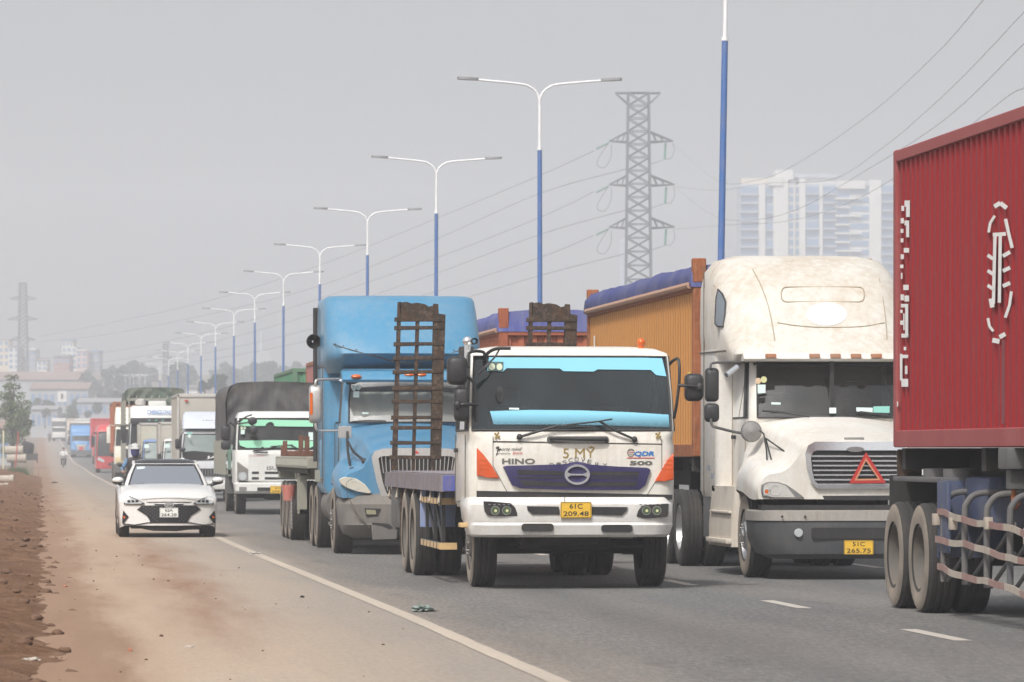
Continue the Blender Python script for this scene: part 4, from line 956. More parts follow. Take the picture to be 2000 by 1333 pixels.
# left side of the cab: door seams, handle, step
bm = bm_(); x_ = xl-.004
for (a_, b_) in (((52.15, 1.0), (52.15, 1.75)), ((53.38, .98), (53.38, 1.75)), ((52.15, 1.0), (53.38, .98))): tube(bm, [(x_, *a_), (x_, *b_)], .006, 4)
part('door_seam', bm, M_GREYL, TR)
bm = bm_(); box(bm, xl-.035, xl, 53.1, 53.28, 1.55, 1.60, .01); part('door_handle', bm, M_BLK, TR)
bm = bm_(); box(bm, xl-.07, xl+.04, 52.02, 52.3, .70, .75, .01); part('cab_step', bm, M_STRIPE, TR)
bm = bm_(); lathe(bm, [(.62, -.02), (.66, 0), (.66, .34), (.62, .36)], (xl+.03, 53.0, .52), 'x', 20, math.radians(15), math.radians(165)); part('wheel_arch', bm, M_BLK, TR)
bm = bm_(); lathe(bm, [(.62, -.02), (.66, 0), (.66, .34), (.62, .36)], (xr-.37, 53.0, .52), 'x', 20, math.radians(15), math.radians(165)); part('wheel_arch', bm, M_BLK, TR)
text('0913', (xl-.006, 52.6, 1.30), .3, .07, M_GREYL, TR, 'left') if False else None
fring('door_badge', TR, M_GREYL, c5, 462, 640, 11, 30, 3, YP+.30, .004)
# mirrors
mirror(TR, c5, 345, 143, 447, 287, YP-.05, .16); mirror(TR, c5, 379, 299, 456, 471, YP-.02, .12); mirror(TR, c5, 1537, 230, 1630, 369, YP-.02, .14)
for pts in ([(448, 200, YP+.02), (452, 128, YP+.1), (520, 122, YP+.2), (530, 150, YP+.3)], [(445, 245, YP+.02), (480, 290, YP+.05), (485, 380, YP+.05), (490, 480, YP+.1), (535, 515, YP+.1)], [(395, 388, YP), (430, 385, YP-.03), (492, 386, YP+.05)],
            [(1500, 290, YP-.04), (1540, 292, YP-.05), (1605, 297, YP-.03)], [(1455, 185, YP+.3), (1475, 165, YP+.2), (1500, 163, YP+.05), (1505, 250, YP), (1493, 370, YP+.02), (1478, 455, YP+.1)]): ftube('mirror_arm', TR, M_BLK, c5, pts, .018, 4)
for (x, y) in ((395, 388), (1608, 298)):
    q = c5(x, y, YP-.03); bm = bm_(); ball(bm, q, .045, .03, .05, 10, 6); part('mirror_mount', bm, M_BLK, TR)
ftube('kerb_mirror_arm', TR, M_BLK, c5, [(530, 145, YP+.25), (560, 118, YP-.02), (600, 105, YP-.12), (660, 105, YP-.14)], .02, 4); ftube('kerb_mirror_stay', TR, M_BLK, c5, [(605, 108, YP-.1), (580, 150, YP-.12), (560, 170, YP-.14)], .01)
bm = bm_(); a_, b_ = c5(490, 236, YP-.14), c5(567, 168, YP-.14); mid = (a_+b_)/2
loft(bm, [[mid+(b_-a_)*.5*u*math.cos(2*math.pi*k/14)+Vector((.04*u*math.sin(2*math.pi*k/14), dy, .06*u*math.sin(2*math.pi*k/14))) for k in range(14)] for (u, dy) in ((.55, -.05), (.9, -.02), (1., .03), (.85, .05))]); part('kerb_mirror', bm, M_MIRROR, TR, 60)
# chassis, axle, deck
bm = bm_()
for x in (5.55, 6.30): box(bm, x, x+.09, YP+.1, 62.3, .72, .98)
box(bm, 5.45, 6.5, YP+.6, YP+1.5, .42, .9, .12); box(bm, 5.2, 6.95, 52.9, 53.1, .38, .55, .04); box(bm, 5.6, 6.3, YP+.15, YP+.35, .5, .75, .05)
for y in (55, 57, 59, 61): box(bm, 5.4, 6.5, y, y+.1, .7, .95)
tube(bm, [(5.0, 58.0, .52), (6.9, 58.0, .52)], .1); tube(bm, [(5.0, 59.3, .52), (6.9, 59.3, .52)], .1); ball(bm, (5.95, 58, .52), .24); ball(bm, (5.95, 59.3, .52), .24)
tube(bm, [(5.35, 52.6, .5), (6.9, 52.5, .48)], .03); tube(bm, [(5.95, 54, .7), (5.95, 58, .55)], .06)
part('chassis', bm, M_CHASSIS, TR, 40)
bm = bm_(); box(bm, 6.55, 7.05, 54.4, 55.8, .45, 1.0, .1); part('fuel_tank', bm, M_STEEL, TR)
bm = bm_(); loft(bm, [rrect(4.66, 7.28, 53.75, 62.75, z, .12, 4) for z in (1.09, 1.285)]); D_ = part('deck', bm, M_DECK, TR, 30)
for y in (53.735,):
    bm = bm_(); box(bm, 4.68, 7.26, y, y+.012, 1.095, 1.28, .004, 1); part('deck_end', bm, M_DBLUE, D_)
for k in range(26):
    y = 54.0+k*.335; bm = bm_(); box(bm, 4.75, 7.19, y, y+.31, 1.286, 1.302, .004, 1); part('deck_plank', bm, M_DECK, D_)
for k in range(7):
    y = 54.3+k*1.3; bm = bm_(); tube(bm, [(4.70, y, 1.09), (4.68, y, .96), (4.70, y+.03, .92)], [.008, .02, .01], 8); part('lashing_hook', bm, M_CONC, D_)
for y in (58.0, 59.3):
    dual(TR, 4.66, y, .52, -1); dual(TR, 7.18, y, .52, 1)
wheel(TR, 5.06, 53.0, .51, .275, -1, True); wheel(TR, 7.03, 53.0, .51, .275, 1, True)
# side guard with warning strips, mudguards, flaps
SG = None
for za, zb__ in ((.93, 1.01), (.40, .48)):
    bm = bm_(); box(bm, 4.70, 4.73, 54.35, 57.2, za, zb__, .006, 1); o = part('side_guard_rail', bm, M_GREYP, TR)
    for k in range(6):
        bm = bm_(); box(bm, 4.692, 4.70, 54.42+k*.47, 54.68+k*.47, za+.006, zb__-.006); part('warning_strip', bm, M_STRIPE, o)
    bm = bm_(); box(bm, 4.69, 4.90, 54.33, 54.35, za, zb__); part('guard_end', bm, M_STRIPE, o)
for y in (54.5, 55.6, 56.8):
    bm = bm_(); box(bm, 4.735, 4.775, y, y+.05, .38, 1.09); part('guard_strut', bm, M_BLK, TR)
bm = bm_(); tube(bm, [(4.76, 54.6, .45), (4.76, 55.6, .95)], .02); tube(bm, [(4.76, 55.6, .5), (4.76, 56.8, .95)], .02); part('guard_brace', bm, M_BLK, TR)
bm = bm_(); box(bm, 4.70, 5.15, 57.22, 57.25, .62, 1.08, .01); part('mud_flap', bm, paint('pale_blue_flap', (.22, .30, .55), .6, .4), TR)
bm = bm_(); box(bm, 4.68, 5.3, 60.2, 60.23, .25, 1.05); part('rear_mud_flap', bm, M_RAMP, TR)
bm = bm_(); box(bm, 4.70, 5.2, 60.9, 62.0, .55, 1.08, .03); part('tool_box', bm, M_GREYP, TR)
bm = bm_(); box(bm, 4.8, 7.1, 62.5, 62.6, .5, .62); part('rear_underrun_bar', bm, M_BLK, TR)
# loading ramps standing upright on the tail of the deck
c4 = Crop(530, 560, 2.3386); YR = 62.35
def ramp_part(label, dx, rungs):
    def q(x, y, Y=YR): return c4(x, y, Y)+Vector((dx, 0, 0))
    bm = bm_(); prism(bm, [q(580, 70), q(594, 70), q(575, 838), q(552, 838)], (0, .16, 0), .004); o = part('loading_ramp', bm, M_RAMP, TR, label=label)
    bm = bm_(); prism(bm, [q(743, 78), q(763, 80), q(763, 125), q(796, 128), q(776, 790), q(745, 792), q(745, 838), q(728, 838)], (0, .16, 0), .004); part('ramp_rail', bm, M_RAMP, o)
    bm = bm_(); prism(bm, [q(661, 150, YR+.006), q(677, 150, YR+.006), q(656, 838, YR+.006), q(642, 838, YR+.006)], (0, .10, 0), .003); part('ramp_rail', bm, M_RAMP, o)
    bm = bm_(); prism(bm, [q(588, 74), q(620, 70), q(640, 78), q(665, 74), q(700, 80), q(720, 92), q(745, 86), q(745, 148), q(588, 146)], (0, .02, 0)); part('ramp_end_plate', bm, M_RAMP, o)
    for k, y in enumerate(rungs):
        sl_ = (y-70)*-.035; j = random.uniform(-2, 2)
        bm = bm_(); prism(bm, [q(568+sl_, y-9+j, YR-.012), q(794+sl_, y-7-j, YR-.012), q(794+sl_, y+7-j, YR-.012), q(568+sl_, y+10+j, YR-.012)], (0, .13, 0), .004); part('ramp_rung', bm, M_RAMP, o)
    return o
RUNG = (151, 188, 262, 326, 390, 465, 525, 598, 645, 714, 780)
ramp_part('rusty brown loading ramp standing upright at the left of the deck', 0, RUNG)
dx_ = (at(1035, 620, YR)-at(777, 620, YR)).x; ramp_part('rusty loading ramp at the right, mostly hidden by the cab', dx_, RUNG)
# ================================================================== bonneted tractor units
def hood(parent, xc, stations, mat, name='bonnet'):
    """bonnet and wings: half sections (distance from the centre line, z) at each Y"""
    rows = []
    for (Y, half) in stations:
        pts = [Vector((xc-u, Y, z)) for (u, z) in half]+[Vector((xc+u, Y, z)) for (u, z) in reversed(half[:-1])]
        rows.append(pts)
    # refine across with a smooth path so that the sheet metal is rounded
    rows = [smooth_path(r, 4) for r in rows]
    fine = []
    for i in range(len(rows)-1):
        for k in range(4): 
            t = k/4; p0, p1, p2, p3 = rows[max(i-1, 0)], rows[i], rows[i+1], rows[min(i+2, len(rows)-1)]
            fine.append([.5*((2*b)+(c-a)*t+(2*a-5*b+4*c-d)*t*t+(3*b-a-3*c+d)*t**3) for a, b, c, d in zip(p0, p1, p2, p3)])
    fine.append(rows[-1]); bm = bm_(); loft(bm, fine, closed=False)
    f = [bm.verts.new(p) for p in fine[0]]; bm.faces.new(f); bmesh.ops.triangulate(bm, faces=[bm.faces[-1]]) if False else None
    return part(name, bm, mat, parent, 55)
def trailer(label, X0, X1, Y0, Y1, ztop, axles, mat=None, deckside=None, name='container_trailer', R=.52, flaps=True, rim=None):
    """skeletal semi-trailer: two rails, cross members, axles with twin tyres, landing legs"""
    mat = mat or M_CHASSIS; r = root(name, ((X0+X1)/2, Y0, 0), label, 'trailer'); xc = (X0+X1)/2
    for x in (xc-.5, xc+.38):
        bm = bm_(); box(bm, x, x+.12, Y0+.2, Y1-.05, ztop-.42, ztop-.03); part('main_rail', bm, mat, r)
    for y in (Y0+.1, (Y0+Y1)/2, Y1-.25):
        bm = bm_(); box(bm, X0+.05, X1-.05, y, y+.16, ztop-.2, ztop-.012); part('bolster', bm, mat, r)
    for y in axles:
        bm = bm_(); tube(bm, [(X0+.3, y, R), (X1-.3, y, R)], .075); box(bm, xc-.55, xc-.3, y-.1, y+.1, R, ztop-.35); box(bm, xc+.3, xc+.55, y-.1, y+.1, R, ztop-.35); part('axle', bm, M_CHASSIS, r)
        dual(r, X0+.04, y, R, -1, rimmat=rim); dual(r, X1-.04, y, R, 1, rimmat=rim)
    for s in (-1, 1):
        bm = bm_(); box(bm, xc+s*.75-.07, xc+s*.75+.07, Y0+3.0, Y0+3.14, .42, ztop-.1); box(bm, xc+s*.75-.13, xc+s*.75+.13, Y0+2.95, Y0+3.2, .36, .42); part('landing_leg', bm, mat, r)
    bm = bm_(); box(bm, X0+.1, X1-.1, Y1-.12, Y1-.02, .55, .68); part('rear_bumper_bar', bm, mat, r)
    return r
# ------------------------------------------------------------------ white bonneted tractor
M_WT = paint('weathered_white_cab_paint', (.565, .55, .505), .45, .50, (.36, .27, .18), scale=1.2, fine=.6)
M_WT2 = paint('white_bonnet_paint', (.66, .64, .60), .3, .40, (.46, .38, .28), scale=1.3, coat=.2)
M_CREAMT = paint('cream_side_fairing', (.58, .53, .46), .5, .4, (.36, .29, .22), scale=1.5)
M_BMP = paint('grey_bumper', (.055, .06, .066), .5, .3, (.15, .135, .12), scale=2)
M_ALU = paint('polished_alloy_rim', (.55, .55, .55), .28, .35, (.2, .18, .16), metal=.9, scale=3, streak=False)
w1 = Crop(1350, 480, 3.9214); w2 = Crop(1300, 800, 3.8087)
YW = 55.42; XC = 9.87
WT = root('tractor_unit', (XC, YW, 0), 'weathered white bonneted tractor unit with a red warning triangle on its grille', 'truck')
H = [(YW, [(1.19, .98), (1.19, 1.10), (1.10, 1.26), (.86, 1.33), (.70, 1.50), (.60, 1.63), (.30, 1.68), (0, 1.69)]),
     (YW+.30, [(1.24, .98), (1.24, 1.2), (1.13, 1.38), (.88, 1.42), (.72, 1.57), (.62, 1.69), (.30, 1.74), (0, 1.755)]),
     (YW+.85, [(1.26, 1.06), (1.25, 1.28), (1.13, 1.46), (.91, 1.48), (.77, 1.63), (.66, 1.77), (.32, 1.84), (0, 1.85)]),
     (YW+1.45, [(1.25, 1.08), (1.23, 1.28), (1.11, 1.44), (.95, 1.51), (.85, 1.69), (.74, 1.85), (.36, 1.93), (0, 1.94)]),
     (YW+2.05, [(1.09, 1.0), (1.08, 1.3), (1.06, 1.5), (1.02, 1.62), (.96, 1.79), (.85, 1.93), (.4, 2.0), (0, 2.01)])]
hood(WT, XC, H, M_WT2)
x0, x1 = 8.86, 10.92
rings = [lv(.98, x0, x1, 57.4, 58.95, .04, .12), lv(1.9, x0, x1, 57.42, 58.95, .04, .12), lv(1.99, x0+.02, x1-.02, 57.44, 58.95, .04, .10, .10), lv(2.35, x0+.05, x1-.05, 57.60, 58.95, .04, .09, .10), lv(2.70, x0+.08, x1-.08, 57.78, 58.95, .04, .09, .10), lv(2.86, x0+.06, x1-.06, 57.72, 58.95, .04, .1, .08)]
cabshell(WT, rings, 2, 4, M_WT2, M_GLASS); cabin(WT, x0+.06, x1-.06, 57.5, 58.9, 1.5, 1.99, 2.68)
bm = bm_(); box(bm, 9.90, 9.95, 57.40, 57.44, 2.0, 2.7); part('windscreen_divider', bm, M_BLK, WT)
s0, s1 = 8.66, 11.08
bm = bm_(); loft(bm, [lv(.95, s0+.05, s1-.05, 58.85, 60.35, .08, .1), lv(1.05, s0, s1, 58.85, 60.35, .1, .12), lv(2.88, s0, s1, 58.85, 60.35, .12, .12)]); part('sleeper', bm, M_WT2, WT, 40)
bm = bm_(); loft(bm, [lv(2.70, s0+.05, s1-.05, 57.62, 60.36, .12, .3, .12), lv(2.79, s0+.03, s1-.03, 57.50, 60.37, .12, .32, .14), lv(2.89, s0+.01, s1-.01, 57.62, 60.37, .12, .38, .14), lv(3.1, s0-.004, s1+.004, 57.98, 60.37, .12, .45, .14), lv(3.4, s0-.004, s1+.004, 58.28, 60.37, .12, .5, .14), lv(3.7, s0, s1, 58.62, 60.37, .14, .5, .12), lv(3.92, s0+.05, s1-.05, 58.98, 60.37, .16, .5, .1), lv(4.06, s0+.16, s1-.16, 59.3, 60.34, .2, .4, .08), lv(4.12, s0+.38, s1-.38, 59.62, 60.25, .2, .3, .05)])
part('roof_fairing', bm, M_WT, WT, 50)
def onsurf(c, x, y, Yg, dyz, z0_):                       # a point on the sloping fairing face
    q = c(x, y, Yg)
    for _ in range(4): q = c(x, y, Yg+(q.z-z0_)*dyz)
    return q
def face(name, mat, c, pts, Yg, dyz, z0_, parent, off=.0, th=.012):
    bm = bm_(); P = [onsurf(c, x, y, Yg-off, dyz, z0_) for x, y in pts]; prism(bm, P, (0, th, 0)); return part(name, bm, mat, parent, smooth=False)
SL = dict(Yg=57.98, dyz=1.02, z0_=3.1)
FAIR = [(2.89, 57.62, .38, .14), (3.1, 57.98, .45, .14), (3.4, 58.28, .5, .14), (3.7, 58.62, .5, .12), (3.92, 58.98, .5, .1), (4.06, 59.3, .4, .08)]
def fairY(x, z):
    z = max(FAIR[0][0], min(FAIR[-1][0]-1e-4, z))
    for a, b_ in zip(FAIR, FAIR[1:]):
        if a[0] <= z <= b_[0]: f = (z-a[0])/(b_[0]-a[0]); yf, fr, bu = (a[i]+(b_[i]-a[i])*f for i in (1, 2, 3)); break
    hw = 1.21; u = abs(x-9.87); e = max(0, u-(hw-fr)); return yf+fr-math.sqrt(max(0, fr*fr-e*e))-bu*(1-(u/hw)**2)-.008
def fairpt(c, x, y):
    Y = 58.0
    for _ in range(12): q = c(x, y, Y); Y = .5*Y+.5*fairY(q.x, q.z)
    return q
M_SEAMD = plain('seam_dark', (.10, .08, .06), .8); M_SEAMB = plain('seam_brown', (.34, .28, .20), .8)
pp = rpoly(690, 318, 1325, 432, 40)
bm = bm_(); P = [fairpt(w1, x, y) for x, y in pp]; tube(bm, P+[P[0]], .009, 5, False); part('roof_hatch_seam', bm, M_SEAMB, WT)
bm = bm_(); P = [fairpt(w1, x, y) for x, y in epoly(1037, 525, 155, 88, 30)]; cpt = fairpt(w1, 1037, 525); vs = [bm.verts.new(p) for p in P]; vc = bm.verts.new(cpt)
mid_ = [bm.verts.new(fairpt(w1, 1037+(x-1037)*.5, 525+(y-525)*.5)) for x, y in epoly(1037, 525, 155, 88, 30)]
for i in range(30): bm.faces.new((vs[i], vs[(i+1) % 30], mid_[(i+1) % 30], mid_[i])); bm.faces.new((mid_[i], mid_[(i+1) % 30], vc))
part('white_patch', bm, plain('fresh_white_oval', (.74, .74, .73), .4), WT)
for pts in ([(470, 180), (540, 320), (600, 500), (640, 730)], [(1440, 250), (1480, 480), (1500, 720)], [(660, 590), (800, 612), (1000, 625), (1300, 620), (1480, 590)]):
    bm = bm_(); P = []
    for (x, y) in pts:
        P.append(fairpt(w1, x, y))
    tube(bm, smooth_path(P, 4), .006, 5, False); part('fairing_seam', bm, M_SEAMB, WT)
fpoly('sleeper_window', WT, plain('grey_window', (.12, .14, .16), .15), Crop(1350, 480, 3.9214), [(190, 330)], 58, .01) if False else None
wp_ = [(192, 520), (190, 600), (205, 620), (248, 620), (262, 520), (268, 430), (246, 372), (212, 335), (198, 400)]
bm = bm_(); P = [fairpt(w1, x, y)+Vector((-.012, -.012, 0)) for x, y in wp_]; vs = [bm.verts.new(p) for p in P]; vc = bm.verts.new(fairpt(w1, 228, 490)+Vector((-.045, -.045, 0)))
for a_, b_ in zip(vs, vs[1:]+vs[:1]): bm.faces.new((a_, b_, vc))
part('sleeper_window', bm, plain('grey_window', (.13, .15, .17), .15), WT)
bm = bm_(); tube(bm, P+[P[0]], .012, 5, False); part('sleeper_window_seal', bm, M_BLK, WT)
bm = bm_(); tube(bm, [(s0-.004, 58.0, 2.84), (s0-.004, 60.3, 2.86)], .012, 5); tube(bm, [(s0-.004, 59.9, .98), (s0-.004, 59.9, 4.0)], .008, 5); part('sleeper_seam', bm, M_SEAMD, WT)
# visor with marker lamps
bm = bm_(); loft(bm, [[Vector((x, 57.44-.13*(1-((x-9.87)/1.15)**2)+dy, z)) for (dy, z) in ((.0, 2.70), (-.03, 2.73), (.02, 2.80), (.2, 2.80), (.2, 2.70))] for x in [8.80+2.14*i/12 for i in range(13)]]); V = part('sun_visor', bm, M_WT2, WT, 50)
for x in (612, 945, 1105, 1263, 1420):
    q = w1(x, 845, 57.28); bm = bm_(); box(bm, q.x-.065, q.x+.065, 57.25, 57.36, q.z-.028, q.z+.028, .01); part('marker_lamp', bm, paint('dusty_amber_marker', (.36, .14, .06), .5, .4), V)
for pts, m in (([(508, 1065), (570, 1065), (568, 1130), (510, 1132)], M_STICK), (epoly(513, 1037, 22, 24, 14), plain('sticker_orange', (.6, .45, .30), .5)), (epoly(556, 1027, 24, 25, 14), plain('sticker_yellow', (.55, .55, .28), .5)), ([(614, 1200), (685, 1202), (685, 1218), (614, 1217)], M_STICK), ([(1058, 1242), (1110, 1242), (1110, 1285), (1058, 1285)], M_STICK), ([(1265, 1240), (1390, 1242), (1390, 1278), (1265, 1270)], M_STICK), ([(1395, 1232), (1520, 1230), (1520, 1282), (1395, 1278)], plain('sticker_teal', (.25, .55, .48), .5))):
    fpoly('windscreen_sticker', WT, m, w1, pts, 57.33 if max(p[1] for p in pts) > 1150 else 57.40, .004)
for pts in ([(545, 1265, 57.30), (720, 1280, 57.28), (905, 1310, 57.22)], [(1290, 1275, 57.22), (1420, 1290, 57.22), (1560, 1315, 57.22)]): ftube('wiper', WT, M_BLK, w1, pts, .014, 3)
# nose: grille, lamps, bumper
YG = YW-.05; cxg = 1420
def gm(pts): return pts+[(2*cxg-x, y) for x, y in reversed(pts)]
bm = bm_(); outer = gm([(1130, 590), (1085, 545), (1050, 440), (1038, 330), (1060, 268), (1110, 240)]); inner = gm([(1140, 560), (1108, 530), (1088, 440), (1082, 350), (1100, 315), (1130, 305)])
n_ = len(outer); rows = [[w2(*outer[i], YG+.06), w2(*outer[i], YG), w2(*inner[i], YG-.01), w2(*inner[i], YG+.06)] for i in range(n_)]; rows.append(rows[0]); loft(bm, rows, False, False)
GR = part('grille_surround', bm, M_CHROME, WT, 40)
fpoly('grille_back', GR, M_BLK, w2, inner, YG+.03, .02)
for k in range(7):
    y = 350+k*35; bm = bm_(); a_, b_ = w2(1086+k*4, y, YG), w2(2*cxg-1086-k*4, y, YG); box(bm, a_.x, b_.x, YG-.005, YG+.03, a_.z-.008, a_.z+.012, .005, 1); part('grille_bar', bm, M_CHROME, GR)
fpoly('emblem_plate', GR, M_STEEL, w2, epoly(1412, 297, 65, 20, 16), YG-.02, .03)
TRI = bm_(); oo = [(1490, 318), (1640, 548), (1366, 550)]; ii = [(1490, 362), (1598, 527), (1406, 529)]
rows = [[w2(*o, YG-.05), w2(*i, YG-.05), w2(*i, YG-.03), w2(*o, YG-.03)] for o, i in zip(oo, ii)]; rows.append(rows[0]); loft(TRI, rows, False, False); T_ = part('warning_triangle', TRI, plain('triangle_red', (.42, .03, .026), .45), WT, 20, label='red reflective warning triangle hung on the grille')
TRI = bm_(); ii2 = [(1490, 360), (1600, 528), (1404, 530)]; ii3 = [(1490, 384), (1580, 515), (1424, 517)]
rows = [[w2(*o, YG-.054), w2(*i, YG-.054), w2(*i, YG-.05), w2(*o, YG-.05)] for o, i in zip(ii2, ii3)]; rows.append(rows[0]); loft(TRI, rows, False, False); part('triangle_inner', TRI, plain('triangle_orange', (.50, .22, .12), .5), T_, 20)
ho = [(712, 600), (716, 560), (760, 538), (840, 540), (900, 560), (960, 600), (1035, 658), (980, 664), (800, 660), (718, 645)]
hl = fpoly('headlamp', WT, M_STEEL, w2, ho, YW-.035, .06, .008); fpoly('headlamp_lens', hl, plain('foggy_lens', (.58, .56, .52), .12, .2), w2, [(727, 600), (732, 565), (770, 548), (840, 550), (900, 572), (965, 655), (800, 652), (730, 638)], YW-.042, .02)
for x, y, rr in ((815, 600, 42), (755, 610, 26)): fring('lamp_bowl', hl, M_REFL, w2, x, y, rr, rr, 8, YW-.047, .01)
fpoly('indicator_bulb', hl, M_AMBER, w2, epoly(752, 612, 14, 14, 10), YW-.048, .01)
xm = 2*XC; bm = bm_(); prism(bm, [Vector((xm-w2(x, y, YW-.035).x, YW-.035, w2(x, y, YW-.035).z)) for x, y in ho], (0, .06, 0), .008); part('headlamp', bm, plain('foggy_lens', (.58, .56, .52), .12, .2), WT)
fpoly('bonnet_intake', WT, M_BLK, w2, [(1165, 642), (1690, 640), (1690, 676), (1185, 676)], YW-.004, .03)
zz = lambda y: w2(1200, y, YW-.1).z
bm = bm_(); box(bm, XC-1.15, XC+1.15, YW-.02, YW+.3, zz(752), zz(712)); part('bumper_gap', bm, M_BLK, WT)
bm = bm_(); loft(bm, [lv(zz(1112), XC-1.0, XC+1.0, YW-.02, YW+.5, .05, .25, .06), lv(zz(1075), XC-1.14, XC+1.14, YW-.10, YW+.7, .05, .35, .06), lv(zz(960), XC-1.22, XC+1.22, YW-.14, YW+.75, .05, .35, .06), lv(zz(830), XC-1.24, XC+1.24, YW-.14, YW+.75, .05, .35, .06), lv(zz(822), XC-1.24, XC+1.24, YW-.14, YW+.75, .05, .35, .06)]); BW = part('bumper', bm, M_BMP, WT, 35)
bm = bm_(); loft(bm, [lv(zz(828), XC-1.25, XC+1.25, YW-.155, YW+.75, .05, .35, .06), lv(zz(758), XC-1.25, XC+1.25, YW-.155, YW+.75, .05, .35, .06), lv(zz(750), XC-1.22, XC+1.22, YW-.10, YW+.75, .05, .35, .06)]); part('bumper_strip', bm, paint('dented_bright_strip', (.46, .44, .41), .38, .5, (.3, .25, .2), metal=.5), BW, 35)
fpoly('air_intake', BW, M_BLK, w2, rpoly(1088, 880, 1752, 962, 14), YW-.212, .05); fpoly('fog_lamp', BW, M_LENS, w2, epoly(991, 920, 33, 33, 18), YW-.21, .04, .008)
plate(BW, w2, 1328, 974, 1546, 1080, YW-.222, '51C', '265.75')
for x in (1040, 868): fpoly('bumper_bolt', BW, M_BLK, w2, epoly(x, 798, 9, 9, 8), YW-.222, .02)
# side: steps, tank fairing, wheels, chassis
bm = bm_(); loft(bm, [rrect(8.66, 9.2, 57.25, 59.3, z, .08) if z > .8 else rrect(8.62, 9.2, 57.25, 59.3, z, .1) for z in (.36, .42, .62, 1.05, 1.12)]); SF = part('side_fairing', bm, M_CREAMT, WT, 40)
bm = bm_(); box(bm, 8.56, 8.70, 57.3, 59.1, .40, .46, .015); box(bm, 8.60, 8.68, 57.35, 59.05, .78, .81, .01); part('step', bm, M_CREAMT, SF)
bm = bm_(); box(bm, 8.70, 9.3, 59.35, 60.3, .42, 1.0, .03); part('battery_box', bm, M_GREYP, WT)
bm = bm_()
for x in (9.42, 10.22): box(bm, x, x+.09, YW+.2, 64.4, .7, .98)
box(bm, 9.45, 10.3, YW+.5, YW+1.9, .5, 1.3, .1); box(bm, 8.95, 10.8, 56.5, 56.7, .4, .55, .03)
for y in (62.4, 63.7): tube(bm, [(8.95, y, .52), (10.8, y, .52)], .1); ball(bm, (9.87, y, .52), .25)
box(bm, 9.3, 10.45, 62.3, 63.6, 1.0, 1.22, .03); part('chassis', bm, M_CHASSIS, WT)
wheel(WT, 8.82, 56.6, .52, .29, -1, True, True, M_ALU); wheel(WT, 10.92, 56.6, .52, .29, 1, True, True, M_ALU)
for y in (62.4, 63.7): dual(WT, 8.66, y, .52, -1, rimmat=M_ALU, dusty=False); dual(WT, 11.08, y, .52, 1, rimmat=M_ALU, dusty=False)
bm = bm_(); tube(bm, [(9.0, 61.0, .9), (9.0, 61.0, 2.9)], .07, 10); part('exhaust_stack', bm, M_STEEL, WT)
# mirrors
mirror(WT, w1, 115, 935, 218, 1196, 57.3, .14); mirror(WT, w1, 110, 1208, 220, 1352, 57.3, .12)
ftube('mirror_arm', WT, M_GREYP, w1, [(148, 940, 57.3), (150, 915, 57.3), (175, 898, 57.35), (300, 893, 57.5), (405, 895, 57.65)], .016, 4)
ftube('mirror_arm', WT, M_GREYP, w2, [(338, 70, 57.3), (345, 115, 57.3), (380, 135, 57.3), (580, 178, 57.4), (690, 150, 57.2)], .018, 4)
q = w2(635, 165, 57.0); bm = bm_(); lathe(bm, [(.001, .02), (.11, .0), (.135, -.03), (.12, -.06), (.001, -.08)], q, 'y', 20); part('round_mirror', bm, M_STEEL, WT)
for pts in ([(690, 150, 57.0), (730, 180, 56.8), (750, 300, 56.4), (755, 400, 56.0)], [(745, 215, 56.7), (800, 430, 55.9)], [(745, 215, 56.7), (930, 345, 55.8)]): ftube('mirror_stay', WT, M_BLK, w2, pts, .010)
q0, q1 = w1(270, 992, 57.3), w1(352, 930, 57.4); bm = bm_(); tube(bm, [q0, q1], .035, 12); part('air_horn', bm, M_CHROME, WT)
bm = bm_()
for (p, q) in (((8.852, 57.62, 1.1), (8.852, 57.62, 1.95)), ((8.852, 58.7, 1.1), (8.852, 58.7, 2.6)), ((8.852, 57.62, 1.1), (8.852, 58.7, 1.1))): tube(bm, [p, q], .006, 4)
part('door_seam', bm, M_SEAMB, WT)
bm = bm_(); box(bm, 8.82, 8.86, 58.45, 58.62, 1.72, 1.77, .01); part('door_handle', bm, M_BLK, WT)
for k in range(14):
    bm = bm_(); ball(bm, (s0-.002, 58.98, 1.1+k*.2), .010, .010, .010, 6, 4); part('sleeper_rivet', bm, M_SEAMB, WT)
bm = bm_(); box(bm, XC-.12, XC+.12, YW+.06, YW+.12, 1.70, 1.735, .01); part('bonnet_badge', bm, M_STEEL, WT)
for k, (y, t_) in enumerate(((59.5, '51C'), (59.2, '265.75'))): text(t_, (s0-.006, y-.05, 1.35-.1*k), .26, .06, M_BLUEL, WT, 'left')
text('TAI TRONG', (s0-.006, 59.35, 1.55), .5, .07, M_BLUEL, WT, 'left') if False else None
